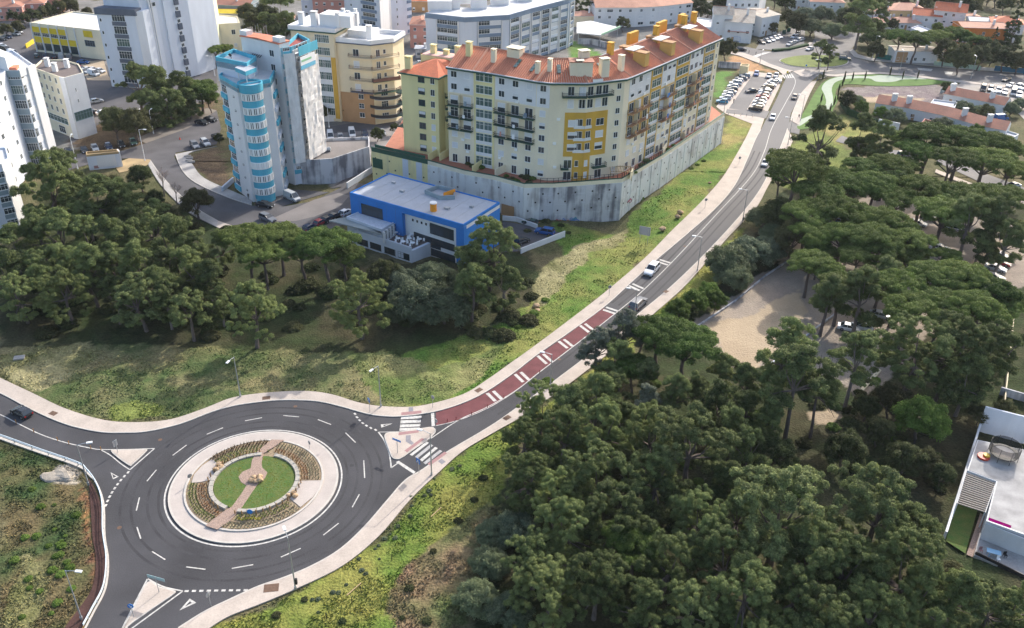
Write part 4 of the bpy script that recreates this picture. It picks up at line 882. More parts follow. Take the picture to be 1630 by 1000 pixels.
# ------------------------------------------------------------------ building helpers
WM = {}
def win_mesh(w, h, style, fr=None, gl=None):
    key = (round(w, 2), round(h, 2), style, fr.name if fr else '', gl.name if gl else '')
    if key in WM: return WM[key]
    b = MB(); f = 0.055; d = 0.06
    b.box(-w/2, -d, 0, w/2, 0, f); b.box(-w/2, -d, h-f, w/2, 0, h); b.box(-w/2, -d, f, -w/2+f, 0, h-f); b.box(w/2-f, -d, f, w/2, 0, h-f)
    if style != 'frame0': b.box(-w/2-.06, -d-.07, -.06, w/2+.06, 0.0, 0.0-0.004)
    def pane(x0, x1, z0, z1, mi): b.box(x0, -0.028, z0, x1, -0.002, z1, mi)
    if style in ('dark', 'half', 'shut', 'door'):
        zs = {'dark': h, 'half': h*.5, 'shut': f, 'door': h}[style]
        if zs > f: pane(-w/2+f, w/2-f, f, min(zs, h-f), 1)
        if zs < h: b.box(-w/2+f, -0.055, zs, w/2-f, -0.004, h-f, 2)
        if style in ('dark', 'door') and w > 0.9: b.box(-.03, -.06, f, .03, -.03, h-f)
    else:  # 'mN' N mullions
        n = int(style[1:]); pane(-w/2+f, w/2-f, f, h-f, 1)
        for k in range(1, n): x = -w/2+w*k/n; b.box(x-.03, -.06, f, x+.03, -.03, h-f)
        b.box(-w/2+f, -.058, h*.66-.025, w/2-f, -.032, h*.66+.025)
    me = b.mesh("window", [fr or M_frame, gl or M_glass, M_shut]); WM[key] = me; return me
_wr = random.Random(11)
class Face:
    """a vertical wall plane seen from outside: A left end, B right end"""
    def __init__(s, par, A, B, z0, z1):
        s.par = par; s.A = np.array(A, float); s.B = np.array(B, float); d = s.B-s.A; s.L = float(np.linalg.norm(d)); s.u = d/s.L; s.n = np.array((s.u[1], -s.u[0])); s.z0 = z0; s.z1 = z1; s.rz = math.atan2(s.u[1], s.u[0])
    def P(s, t, z, out=0.0): q = s.A+s.u*t+s.n*out; return (float(q[0]), float(q[1]), z)
    def win(s, t, z, w, h, style='dark', fr=None, gl=None, name="window", out=0.004):
        if t < 1 and t >= 0 and isinstance(t, float): pass
        return inst(win_mesh(w, h, style, fr, gl), name, s.P(t, z, out), s.rz, s.par)
    def panel(s, t0, t1, z0, z1, m, out=0.06, name="wall_panel", back=0.02):
        P = [s.P(t0, 0, -back)[:2], s.P(t0, 0, out)[:2], s.P(t1, 0, out)[:2], s.P(t1, 0, -back)[:2]]
        return MB().prism(P, z0, z1, bottom=True).build(name, m, s.par)
    def balcony(s, t0, t1, z, d=1.2, m=None, rail=None, h=1.0, solid=False):
        P = [s.P(t0, 0, -0.02)[:2], s.P(t0, 0, d)[:2], s.P(t1, 0, d)[:2], s.P(t1, 0, -0.02)[:2]]
        o = MB().prism(P, z-0.16, z, bottom=True).build("balcony", m or M_cream2, s.par)
        b = MB(); rm = rail or M_black
        c = [P[0], s.P(t0+.04, 0, d-.05)[:2], s.P(t1-.04, 0, d-.05)[:2], P[3]]
        for i in range(3):
            a, e = np.array(c[i]), np.array(c[i+1]); L_ = np.linalg.norm(e-a)
            if L_ < .1: continue
            if solid: b.obox(tuple((a+e)/2), tuple(e-a), L_/2-.02, .04, z+.004, z+h)
            else:
                b.obox(tuple((a+e)/2), tuple(e-a), L_/2-.03, .03, z+h-.07, z+h)
                b.obox(tuple((a+e)/2), tuple(e-a), L_/2-.03, .02, z+h*.45, z+h*.5)
                n = max(2, int(L_/0.32))
                for k in range(n+1):
                    q = a+(e-a)*(0.03+0.94*k/n); b.obox(tuple(q), tuple(e-a), .018, .018, z+.004, z+h-.08)
        r = b.build("railing", rm, o); return o
    def cols(s, ts, z0, nf, fh, w, h, styles=('dark', 'dark', 'half', 'shut'), sill=0.95, fr=None, skip=()):
        for f in range(nf):
            for j, t in enumerate(ts):
                if (f, j) in skip or f in skip: continue
                s.win(t*s.L, z0+f*fh+sill, w, h, _wr.choice(styles), fr)
def roof_parapet(rt, foot, z, m, h=0.7, t=0.25, name="parapet"):
    P = ccw(foot); return MB().ring(P, inset(P, t), z, z+h).build(name, m, rt)
def cyc(seq): return list(seq)
def chimney(rt, x, y, z0, z1, w, m, d=None, ang_=0.0, capm=None):
    d = d or w; u = (math.cos(ang_), math.sin(ang_))
    c = MB().obox((x, y), u, w/2, d/2, z0, z1).build("chimney", m, rt)
    b = MB()
    for a in (-.35, .35): b.obox((x+u[0]*w*a, y+u[1]*w*a), u, .07*w, d*.42, z1, z1+.3)
    b.obox((x, y), u, w*.58, d*.6, z1+.3, z1+.42); b.build("chimney_cap", capm or M_black if False else (capm or m), c); return c
def bent(poly_front, depth):
    """offset a front polyline (left to right as seen) inward"""
    P = [np.array(p) for p in poly_front]; out = []
    for i in range(len(P)):
        u = P[min(i+1, len(P)-1)]-P[max(i-1, 0)]; u /= np.linalg.norm(u); out.append(tuple(P[i]+np.array((-u[1], u[0]))*depth))
    return out

# ------------------------------------------------------------------ yellow apartment building on its terrace
ZP, ZE = 8.5, 32.4; FH = 2.98
_loc = W(930, 285, ZP)
yb = root("apartment_building", (_loc[0], _loc[1], ZP), "long pale yellow apartment building with bent plan and terracotta roof above retaining wall", "building")
F = WL([(712,107),(754,113),(788,118),(855,130),(876,132.5),(935,133),(995,126),(1003,123),(1038,108.5),(1056,101),(1078,91.5),(1100,82),(1122,72),(1140,64.5),(1147,61.5)], ZE)
Bk = bent(F, 15.0); Rg = bent(F, 8.0)
MB().prism(F+Bk[::-1], ZP-.2, ZE-.25).build("wall", M_cream2, yb)
# cornice and roof
ov = bent(F, -0.9); ovb = bent(F, 15.6)
MB().prism(ov+ovb[::-1], ZE-.25, ZE+.12, bottom=True).build("cornice", M_dkgreen, yb)
gt = bent(F, -0.95); MB().ring(ccw(gt+ovb[::-1]), inset(gt+ovb[::-1], .35), ZE+.12, ZE+.3).build("gutter", M_roofgrey, yb)
ZR = ZE+3.6; inF = bent(F, -0.55); inB = bent(F, 15.2)
def roof_slopes(a, b, za, zb, m, par, name="roof"):
    mb = MB()
    for i in range(len(a)-1): mb.quad((*a[i], za), (*a[i+1], za), (*b[i+1], zb), (*b[i], zb))
    return mb.build(name, m, par)
roof_slopes(inF, Rg, ZE+.14, ZR, M_tile, yb); roof_slopes(inB[::-1], Rg[::-1], ZE+.14, ZR, M_tile, yb)
MB().poly([(*inF[0], ZE+.14), (*Rg[0], ZR), (*inB[0], ZE+.14)]).build("roof", M_tile, yb)
MB().poly([(*inB[-1], ZE+.14), (*Rg[-1], ZR), (*inF[-1], ZE+.14)]).build("roof", M_tile, yb)
# real tile rows running down the front slope
tl = MB()
for i in range(len(F)-1):
    a0, a1, b0, b1 = [np.array((*p, z)) for p, z in ((inF[i], ZE+.17), (inF[i+1], ZE+.17), (Rg[i], ZR+.03), (Rg[i+1], ZR+.03))]
    n = max(1, int(np.linalg.norm(a1-a0)/0.55)); 
    for k in range(n):
        t = (k+.5)/n; p = a0+(a1-a0)*t; q = b0+(b1-b0)*t; u = (a1-a0)/np.linalg.norm(a1-a0)*0.11
        tl.quad(tuple(p-u), tuple(p+(0, 0, .1)), tuple(q+(0, 0, .1)), tuple(q-u)); tl.quad(tuple(p+(0, 0, .1)), tuple(p+u), tuple(q+u), tuple(q+(0, 0, .1)))
o = tl.build("roof_tile_row", M_tile_pale, yb); o["kind"] = "stuff"
# hip lines, pale
hp = MB()
for i in (1, 3, 5, 7, 9, 11): hp.tube([(*inF[i], ZE+.3), (*Rg[i], ZR+.1)], .16, 5)
for i in range(len(Rg)-1): hp.tube([(*Rg[i], ZR+.05), (*Rg[i+1], ZR+.05)], .2, 5)
hp.build("ridge_cap", M_tile_pale, yb)
# skylights
def on_roof(i, t, v):
    a = np.array(inF[i])*(1-t)+np.array(inF[i+1])*t; b = np.array(Rg[i])*(1-t)+np.array(Rg[i+1])*t; p = a+(b-a)*v; return p, ZE+.14+(ZR-ZE-.14)*v
def dormer(i, t, v, w, d, h, m, roofm=None, name="dormer"):
    p, z = on_roof(i, t, v); u = np.array(F[i+1])-np.array(F[i])
    o = MB().obox(tuple(p), tuple(u), w/2, d/2, z-1.2, z+h).build(name, m, yb)
    MB().obox(tuple(p), tuple(u), w/2+.25, d/2+.25, z+h, z+h+.18).build("dormer_roof", roofm or M_tile_old, o); return o
for i, t, v in [(2,.35,.55),(2,.75,.5),(4,.25,.55),(5,.55,.55)]:
    p, z = on_roof(i, t, v); u = np.array(F[i+1])-np.array(F[i]); u /= np.linalg.norm(u); a = math.atan2(u[1], u[0])
    b_ = MB(); 
    for s in (-1, 0, 1):
        b_.box(-.45, -.5+s*1.05, .02, .45, .45+s*1.05, .14)
    me = b_.mesh("skylight", [M_glass2]); o = inst(me, "skylight", (p[0], p[1], z+.12), a, yb); o.rotation_euler.x = math.atan2(3.5, 8.5)
for i, t, v, w, d, h, m in [(0,.5,.62,1.3,1.3,3.2,M_yel),(1,.6,.5,1.1,1.1,3.0,M_cream2),(2,.15,.9,3.4,2.6,1.8,M_cream2),(2,.9,.35,1.0,1.0,2.6,M_cream2),(3,.8,.5,1.0,1.0,2.8,M_cream2),(5,.5,.25,2.0,1.6,4.0,M_cream2),(6,.5,.35,1.2,1.2,3.6,M_cream2),(4,.85,.35,1.6,1.3,3.4,M_cream2),(5,.1,.75,2.2,1.8,3.4,M_cream2)]:
    p, z = on_roof(i, t, v); u = np.array(F[i+1])-np.array(F[i]); chimney(yb, p[0], p[1], z-1, z+h-.4, w, m, d, math.atan2(u[1], u[0]))
p, z = on_roof(4, .95, .30)
dormer(4, .93, .50, 5.2, 3.4, 2.4, M_cream2)
for i, t in [(7,.9),(9,.9),(11,.9)]:
    p, z = on_roof(i, t, .62); u = np.array(F[i+1])-np.array(F[i]); a = math.atan2(u[1], u[0])
    for dd in (-2.6, 2.6):
        q = p+np.array(u)/np.linalg.norm(u)*dd*0.4+np.array((-u[1], u[0]))/np.linalg.norm(u)*dd*1.0
        o = MB().obox(tuple(q), tuple(u), 1.0, 1.7, z-1.5, z+1.6).build("roof_block", M_ochre, yb)
        MB().obox(tuple(q), tuple(u), 1.15, 1.85, z+1.6, z+1.8).build("roof_block_cap", M_brownwall, o)
    q = p; MB().obox(tuple(q), tuple(u), 2.6, 1.3, z+1.9, z+2.05).build("canopy", M_roofwhite, yb)
for i in (7, 10, 12, 13):
    p, z = on_roof(i, .3, .98); u = np.array(F[i+1])-np.array(F[i]); chimney(yb, p[0], p[1], z-1, z+2.4, 1.3, M_gold, 1.3, math.atan2(u[1], u[0]))
for i, t, w in [(9,.5,4.5),(11,.5,5.0),(13,.2,3.0)]:
    a, z = on_roof(i, t, .98); u = np.array(F[i+1])-np.array(F[i]); un = u/np.linalg.norm(u); q = a+np.array((-un[1], un[0]))*3.5
    MB().obox(tuple(q), tuple(u), w/2, .5, z-3, z+1.8).build("roof_wall", M_gold, yb)
# facade segments (index in F, kind)
def seg(i, j=None): return Face(yb, F[i], F[j if j is not None else i+1], ZP, ZE)
W_, H_ = 1.6, 1.5
st3 = ('dark', 'half', 'shut', 'shut', 'dark')
def bay(fc, n, bal_floors=(3, 4, 5), mtop=M_white, rail=M_black, slabm=M_dkgreen):
    ts = [(k+.5)/n for k in range(n)]
    fc.panel(0.15, fc.L-.15, ZP+6*FH+.1, ZE-.26, mtop, 0.05)
    for f in range(8):
        z = ZP+f*FH
        if f in bal_floors:
            fc.panel(.3, fc.L-.3, z+.01, z+FH-.2, M_cream if slabm is M_dkgreen else M_ochre, .03, "loggia_back")
            for t in ts: fc.win(t*fc.L, z+.1, 2.1, 2.3, _wr.choice(['dark', 'm2', 'dark', 'shut', 'half']), out=.034)
            fc.balcony(0.2, fc.L-.2, z, 1.25, slabm, rail)
            fc.panel(fc.L*(ts[0]+ts[min(1, n-1)])/2-.08 if n > 1 else 0.3, fc.L*(ts[0]+ts[min(1, n-1)])/2+.08 if n > 1 else .46, z+.01, z+FH-.18, M_cream, 1.15)
        elif f == 0:
            for t in ts: fc.win(t*fc.L, z+.1, 1.4, 2.1, 'door', M_frame)
        else:
            for t in ts: fc.win(t*fc.L, z+.85, W_, H_, _wr.choice(st3), out=.055 if f > 5 else .004)
def stair(fc, m, n=2):
    fc.panel(0.1, fc.L-.1, ZP, ZE-.26, m, 0.10)
    for f in range(8):
        z = ZP+f*FH
        for k in range(n):
            w = (fc.L-1.2)/n; fc.win(.6+w*(k+.5), z+.84, w-.10, 2.0, 'm2', None, M_glass2, out=.104)
        if f < 6: fc.panel(.55, fc.L-.55, z+.05, z+.82, M_white, .16)
bay(seg(0), 2); stair(seg(1), M_yel); bay(seg(2), 3)
fc = seg(3)
fc.panel(0.02, fc.L-.02, ZP+6*FH+.1, ZE-.26, M_white, 0.05)
for f in range(8): fc.win(fc.L*.5, ZP+f*FH+.85, 1.5, 1.5, _wr.choice(('dark', 'dark', 'half', 'shut')), out=.055)
# front bay with golden panel
Fb0 = Face(yb, F[4], F[5], ZP, ZE); Fb1 = Face(yb, F[5], F[6], ZP, ZE)
L1, L2 = Fb0.L, Fb1.L
def fb(t, z, w, h, style='dark', fr=None, out=0.004):
    (Fb0.win(t, z, w, h, style, fr, out=out) if t < L1 else Fb1.win(t-L1, z, w, h, style, fr, out=out))
T_ = L1+L2; x0 = .20*T_; x1 = .78*T_; mid = L1
Fb0.panel(x0, L1, ZP+2.0*FH+.2, ZP+5.7*FH, M_gold, .12); Fb1.panel(0, x1-L1, ZP+2.0*FH+.2, ZP+5.7*FH, M_gold, .12)
Fb0.panel(L1-.17*T_*.8, L1, ZP, ZP+2.0*FH+.18, M_gold, .12); Fb1.panel(0, .10*T_, ZP, ZP+2.0*FH+.18, M_gold, .12)
for f in (2, 3, 4):
    z = ZP+(f+.35)*FH
    fb(x0+2.0, z+.6, 2.3, 1.7, _wr.choice(['dark', 'half', 'shut']), out=.125); fb(x1-2.0, z+.6, 2.1, 1.7, _wr.choice(['dark', 'shut', 'half']), out=.125)
    Fb0.panel(L1-2.6, L1, z+.1, z+.75, M_white, .18); Fb1.panel(0, 1.8, z+.1, z+.75, M_white, .18)
    fb(L1-1.4, z+.8, 1.7, 1.7, 'dark', out=.125); fb(L1+.9, z+.8, 1.3, 1.7, 'dark', out=.125)
for f in (0, 1):
    z = ZP+f*FH
    fb(L1-1.5, z+.7, .9, 1.5, 'dark', out=.125); fb(L1+.8, z+.7, .9, 1.5, 'shut', out=.125)
    Fb0.balcony(x0-.5, L1-3.4, z+.2 if f else z+.2, 1.2, M_dkgreen, M_black) if f else None
    Fb1.balcony(2.4, x1-L1+.2, z+.2, 1.2, M_dkgreen, M_black) if f else None
    fb(x0+1.2, z+.2, 1.9, 2.1, 'door'); fb(x1-1.6, z+.2, 1.9, 2.1, 'door')
for f in (6, 7):
    z = ZP+f*FH
    for t in (x0+1.2, x0+3.8, L1-.9, L1+1.0, L1+3.2, x1-1.0): fb(t, z+.15, 1.5, 2.1, _wr.choice(['dark', 'dark', 'shut']))
Fb0.balcony(x0-.9, L1-.02, ZP+7*FH, 1.3, M_dkgreen, M_black); Fb1.balcony(.02, x1-L1+.7, ZP+7*FH, 1.3, M_dkgreen, M_black)
for f in range(8): Fb1.win(L2*.86, ZP+f*FH+.85, 1.15, 1.4, _wr.choice(('dark', 'dark', 'shut', 'dark')))
# right wing
fc = seg(7); bay(fc, 3, (3, 4, 5), M_white, mat("brown_railing", (0.16,0.08,0.06), 0.6), M_brownwall); stair(seg(8), M_gold); bay(seg(9), 3, (3, 4, 5), M_white, MATS["brown_railing"], M_brownwall); stair(seg(10), M_gold)
bay(seg(11), 3, (3, 4, 5), M_white, MATS["brown_railing"], M_brownwall); stair(seg(12), M_ochre); fc = seg(13)
for f in range(8): fc.win(fc.L*.5, ZP+f*FH+.85, .7, 1.3, 'dark')
# laundry, awnings and air conditioners on the balconies
_lr = random.Random(21)
for i in (0, 2, 7, 9, 11):
    fc = seg(i)
    for f in (3, 4, 5):
        for k in range(_lr.randint(1, 3)):
            t = _lr.uniform(.8, fc.L-1.6); z = ZP+f*FH+_lr.uniform(.1, .6)
            fc.panel(t, t+_lr.uniform(.4, .9), z, z+_lr.uniform(.7, 1.2), _lr.choice([M_signwhite, M_blue, M_brownwall, M_pinkwall, M_dkgreen, M_greyblue, M_slate]), 1.34, "laundry", -1.29)
    for f in (1, 2, 6):
        t = _lr.uniform(1, fc.L-1); fc.panel(t-.4, t+.4, ZP+f*FH+.15, ZP+f*FH+.7, M_frame, .35, "air_conditioner")
for f in (1, 3, 5): t = _lr.uniform(1, 2); Fb0.panel(t, t+.8, ZP+f*FH+.2, ZP+f*FH+.75, M_frame, .35, "air_conditioner")
# lower left block
ZE2 = 28.9
G_ = WL([(638,115.5),(697,124.5),(718,124.5)], ZE2)
un = np.array(G_[1])-np.array(G_[0]); un /= np.linalg.norm(un); inn = np.array((-un[1], un[0]))
LB = [G_[0], G_[1], tuple(np.array(G_[1])+inn*3.2), tuple(np.array(G_[2])+inn*3.4), tuple(np.array(G_[2])+inn*15), tuple(np.array(G_[0])+inn*15)]
MB().prism(LB, ZP-.2, ZE2-.2).build("wall", M_yel, yb)
LBo = inset(LB, -.7); MB().prism(LBo, ZE2-.2, ZE2+.15, bottom=True).build("cornice", M_dkgreen, yb)
pk = np.mean([LB[0], LB[1], LB[4], LB[5]], 0); LBi = inset(LB, -.4)
mb = MB()
for i in range(len(LBi)):
    j = (i+1) % len(LBi); mb.poly([(*LBi[i], ZE2+.17), (*LBi[j], ZE2+.17), (pk[0], pk[1], ZE2+2.4)])
mb.build("roof", M_tile, yb)
fc = Face(yb, G_[0], G_[1], ZP, ZE2)
for f in range(7):
    z = ZP+f*FH; fc.win(fc.L*.55, z+.8, 1.9, 1.6, _wr.choice(['dark', 'dark', 'half']), mat("green_frame", (0.05,0.12,0.10), 0.5)); fc.win(fc.L*.85, z+.8, 1.2, 1.6, _wr.choice(['dark', 'shut']))
lf = Face(yb, tuple(np.array(G_[0])+inn*15), G_[0], ZP, ZE2)
for f in (2, 3, 4, 5): lf.balcony(lf.L*.45, lf.L*.98, ZP+f*FH+.1, 2.0, M_dkgreen, M_black)
rf = Face(yb, LB[2], LB[3], ZP, ZE2)
for f in range(7):
    rf.win(rf.L*.5, ZP+f*FH+.8, 1.4, 1.4, _wr.choice(st3))
    if f in (3, 4, 5): rf.balcony(.1, rf.L-.1, ZP+f*FH, 1.2, M_dkgreen, M_black)
chimney(yb, *(np.array(G_[0])+un*1.2+inn*2.0), ZE2, ZE2+3.4, 1.7, M_yel, 1.2, math.atan2(un[1], un[0]))
for k, (a, b, h) in enumerate([(2.5,12.5,4.2),(6,13,3.2),(9.5,12.8,4.6),(12,13,3.6),(14,13.5,3.8)]): chimney(yb, *(np.array(G_[0])+un*a+inn*b), ZE2+.2, ZE2+h, 1.4, M_yel, 1.1, math.atan2(un[1], un[0]))
o = MB().obox(tuple(np.array(G_[0])+un*7+inn*12.5), tuple(un), 7, 2.4, ZE2+.2, ZE2+2.2).build("roof_terrace_wall", M_yel, yb); MB().obox(tuple(np.array(G_[0])+un*7+inn*12.5), tuple(un), 6.8, 2.2, ZE2+2.2, ZE2+2.35).build("terrace_floor", mat("pink_terrace", (0.62,0.38,0.33), 0.8), o)
ac = MB()
for k in range(7): ac.obox(tuple(np.array(inF[5])*(1-k*.03)+np.array(inF[6])*k*.03+np.array((1.5, .6))), (1, 0), .35, .2, ZE+.3, ZE+.9)
ac.build("air_conditioner", M_frame, yb)

# ------------------------------------------------------------------ podium and retaining wall
TW = [(591,239),(681,260),(739,276),(788,285),(834,297.5),(860,297),(881,297),(989.6,289),(1022,270),(1054,251),(1103,218),(1153,184)]
tw = WL(TW, ZP); back = WL([(1133,168),(1125,150)], ZP)
pod = tw+back+[tuple(np.array(F[-2])+np.array((-6, 16))), tuple(np.array(LB[4])+np.array((2, 3))), W(640,190,ZP), W(612,232,ZP)]
rw = root("retaining_wall", (tw[7][0], tw[7][1], 0), "tall stained concrete retaining wall with drain holes carrying the yellow building's terrace", "wall")
MB().prism(pod, -3.5, ZP-.35, 0, 0).build("terrace_base", M_wallst, rw)
MB().prism(inset(pod, .25), ZP-.35, ZP-.05).build("terrace_floor", M_terraflr, rw)
ROOTLOC_r = rw
for i in range(len(tw)-1):
    A_, B_ = tw[i], tw[i+1]; fc = Face(rw, A_, B_, 0, ZP)
    m = M_wallyel if i < 1 else (M_wallst2 if i in (5, 6) else M_wallst)
    fc.panel(0, fc.L, -3.4, ZP-.3, m, .12, "wall_face"); fc.panel(0, fc.L, ZP-.3, ZP+.75, M_cream2 if i not in (0,) else M_dkgreen, .02, "parapet", .18)
    fc.panel(0, fc.L, ZP+.75, ZP+.9, M_dkgreen, .10, "coping", .26)
    n = max(1, int(fc.L/4.2))
    for k in range(n):
        t = fc.L*(k+.5)/n
        for j, z in enumerate((2.2, 4.4, 6.6)):
            tt = t+(0.9 if j % 2 else -0.9); o = fc.panel(tt-.2, tt+.2, z-.2, z+.2, M_black, .135, "drain_hole", -.1)
    if i in (5, 6, 7, 8, 9, 10, 1, 2, 3):
        for k in range(n+1): t = fc.L*k/n; fc.panel(max(0, t-.45), min(fc.L, t+.45), -3.3, ZP-.35, m, .22, "buttress", -.1)
for i in (5, 6, 7):
    fc = Face(rw, tw[i], tw[i+1], 0, ZP)
    for z in (.6, 3.2, 5.7): fc.panel(0, fc.L, z, z+.5, M_wallst2 if i < 7 else M_wallst, .17, "wall_beam", -.1)
# railing on the front parapet
for i in (5, 6, 7, 8):
    fc = Face(rw, tw[i], tw[i+1], 0, ZP); b = MB(); n = int(fc.L/1.1)
    for k in range(n+1): q = fc.P(fc.L*k/n, 0, -.05); b.box(q[0]-.06, q[1]-.06, ZP+.9, q[0]+.06, q[1]+.06, ZP+2.1)
    a, c = fc.P(0, ZP+2.05, -.05), fc.P(fc.L, ZP+2.05, -.05); b.tube([a, c], .05, 4); a, c = fc.P(0, ZP+1.5, -.05), fc.P(fc.L, ZP+1.5, -.05); b.tube([a, c], .03, 4); b.build("railing", M_black, rw)
# green hedge screen on the left parapet, garage doors, vents
fc = Face(rw, tw[0], tw[1], 0, ZP)
MB().prism([fc.P(1, 0, -.3)[:2], fc.P(fc.L-1, 0, -.3)[:2], fc.P(fc.L-1, 0, -.45)[:2], fc.P(1, 0, -.45)[:2]], ZP+.9, ZP+1.7).build("screen", M_dkgreen, rw)
fc.win(fc.L*.11, 4.0, 3.2, 2.6, 'door', M_dkgreen, M_dkgreen, "garage_door", .13); fc.win(fc.L*.36, .6, 3.6, 2.6, 'door', M_dkgreen, M_dkgreen, "garage_door", .13)
for (t0, t1) in ((.56, .66), (.80, .90)): fc.panel(fc.L*t0, fc.L*t1, 0, ZP-.32, M_whiteb, .17, "pale_pier", -.1)
fc = Face(rw, tw[1], tw[4], 0, ZP)
for k, t in enumerate((.18,.30,.42,.545,.67)): fc.win(fc.L*t, 0.0, 4.0, 2.7, 'shut', None, None, "garage_door", .30)
fc.win(fc.L*.85, 0.0, 3.6, 2.8, 'door', M_brownwall, M_brownwall, "garage_door", .30)
# graffiti: painted scrawl on the wall foot
def graffiti(fc, t, z, w, cols_, seed):
    r = random.Random(seed)
    for c in cols_:
        b = MB(); p = [(t+r.uniform(0, w), z+r.uniform(0, 1.3)) for _ in range(7)]
        pts = [fc.P(a, zz, .26) for a, zz in sm(p, 5)]; b.tube(pts, .09, 4); b.build("graffiti", c, rw)
fc = Face(rw, tw[6], tw[7], 0, ZP)
graffiti(fc, 1.0, -1.2, 3.2, [mat("graffiti_red", (0.40,0.10,0.12), 0.7), mat("graffiti_blue", (0.10,0.20,0.45), 0.7)], 3); graffiti(fc, 4.6, -1.2, 2.6, [MATS["graffiti_blue"], mat("graffiti_teal", (0.10,0.30,0.32), 0.7)], 9)
fc = Face(rw, tw[7], tw[8], 0, ZP); graffiti(fc, 3.4, 1.2, 2.2, [MATS["graffiti_red"]], 5)
# terrace gardens: dividing walls, pergola, parasol, planters
def tdiv(pxa, pxb, h=1.9, m=M_yel): 
    a, b = np.array(W(*pxa, ZP)), np.array(W(*pxb, ZP)); return MB().obox(tuple((a+b)/2), tuple(b-a), float(np.linalg.norm(b-a))/2, .12, ZP-.04, ZP+h).build("garden_wall", m, rw)
for a, b in [((682,257),(700,246)),((700,256),(722,244)),((752,276),(772,262)),((788,281),(812,270)),((1003,286),(1008,276)),((1054,247),(1060,238)),((1090,223),(1078,216))]: tdiv(a, b, 1.9, M_yel if a[0] < 760 else M_cream2)
def pergola(px, hw, hd, m, lab_parent):
    c = W(*px, ZP); b = MB()
    for i in range(9): x = c[0]-hw+2*hw*i/8; b.box(x-.06, c[1]-hd, ZP+2.3, x+.06, c[1]+hd, ZP+2.42)
    for sx in (-1, 1):
        for sy in (-1, 1): b.box(c[0]+sx*hw-.08, c[1]+sy*hd*.9-.08, ZP-.04, c[0]+sx*hw+.08, c[1]+sy*hd*.9+.08, ZP+2.3)
        b.box(c[0]-hw-.1, c[1]+sx*hd*.9-.06, ZP+2.18, c[0]+hw+.1, c[1]+sx*hd*.9+.06, ZP+2.296)
    return b.build("pergola", m, lab_parent)
p_ = pergola((987,283), 2.6, 2.0, mat("weathered_timber", (0.42,0.33,0.18), 0.9, 0.3, 2), None); tag(p_, "timber slat pergola on the terrace at the yellow building's front corner", "pergola")
for (x, y) in [(838,284),(848,286),(830,282),(758,262),(752,266),(766,268),(745,262),(806,282),(815,287),(1022,265),(1030,258),(1072,233),(1064,240),(1010,276),(822,290),(842,292)]:
    X_, Y_ = W(x, y, ZP); s = _wr.uniform(.7, 1.2); o = inst(SHG if _wr.random() < .5 else SHB, "potted_shrub", (X_, Y_, ZP+.3), 0, None, s); tag(o, "small green shrub in the terrace gardens of the yellow building", "shrub", "terrace garden shrubs")
def parasol(px, z, r, m, label):
    x, y = W(*px, z); t = root("parasol", (x, y, z), label, "parasol"); MB().tube([(x, y, z), (x, y, z+2.3)], .04, 5).build("pole", M_metal, t)
    b = MB(); n = 8
    for i in range(n):
        a, c = 2*math.pi*i/n, 2*math.pi*(i+1)/n; b.poly([(x+r*math.cos(a), y+r*math.sin(a), z+1.9), (x+r*math.cos(c), y+r*math.sin(c), z+1.9), (x, y, z+2.5)])
    b.build("canopy", m, t)
parasol((1119,192), ZP, 1.9, M_signwhite, "white round parasol open on the far end of the yellow building's terrace")
# ------------------------------------------------------------------ blue school building
ZS = 10.2
sc_ = WL([(556.6,307),(602.6,288.5),(790,339),(738,358.5)], ZS)
A_, D_ = np.array(sc_[0]), np.array(sc_[3]); bl = root("school_building", (*A_, 0), "low blue and white school building with flat grey roof and a café terrace", "building")
u = (D_-A_); LL = float(np.linalg.norm(u)); u /= LL; n_in = np.array((-u[1], u[0])); dep = 14.5
def bp(t, d): return tuple(A_+u*t+n_in*d)
foot = [bp(0,0), bp(LL,0), bp(LL,dep), bp(0,dep)]
xw = LL*.475
MB().prism([bp(0,0), bp(xw,0), bp(xw,dep), bp(0,dep)], -1, ZS-.5).build("wall", M_blue, bl)
MB().prism([bp(xw,1.0), bp(LL,.3), bp(LL,dep), bp(xw,dep)], -3, ZS-.5).build("wall", M_white, bl)
MB().prism(inset(foot,.3), ZS-.52, ZS-.1).build("roof", M_roofgrey, bl); MB().ring(ccw(foot), inset(foot,.3), ZS-.5, ZS+.1).build("parapet", M_blue, bl)
MB().prism([bp(xw+.02,-.02), bp(LL+.05,-.02), bp(LL+.05,1.05), bp(xw+.02,1.05)], ZS-1.3, ZS-.52, bottom=True).build("blue_band", M_blue, bl)
MB().prism([bp(LL-2.0,-.03), bp(LL+.06,-.03), bp(LL+.06,dep+.02), bp(LL-2.0,dep+.02)], -3, ZS-1.32).build("blue_end_wall", M_blue, bl)
fa = Face(bl, bp(0,0), bp(LL,0), 0, ZS); fb_ = Face(bl, bp(xw,1.0), bp(LL,.3), 0, ZS)
fa.win(LL*.20, ZS-4.3, 6.2, 2.5, 'm4', M_black); 
for k in range(5): fb_.win(2.2+k*1.25, ZS-3.0, .5, .55, 'frame0' if False else 'shut', M_black, None) if False else fb_.panel(2.0+k*1.25, 2.5+k*1.25, ZS-3.1, ZS-2.5, M_black, .02, "small_window")
fw = fb_.L-2.2
fb_.win(fw-4.0, ZS-4.6, 6.6, 2.5, 'm5', M_black); fb_.win(fw-3.8, ZS-7.2, 6.6, 1.6, 'm6', M_black); fb_.win(fw-3.8, ZS-10.0, 6.8, 1.7, 'm6', M_black)
fb_.win(6.2, ZS-8.0, 7.6, 2.4, 'm6', M_black)
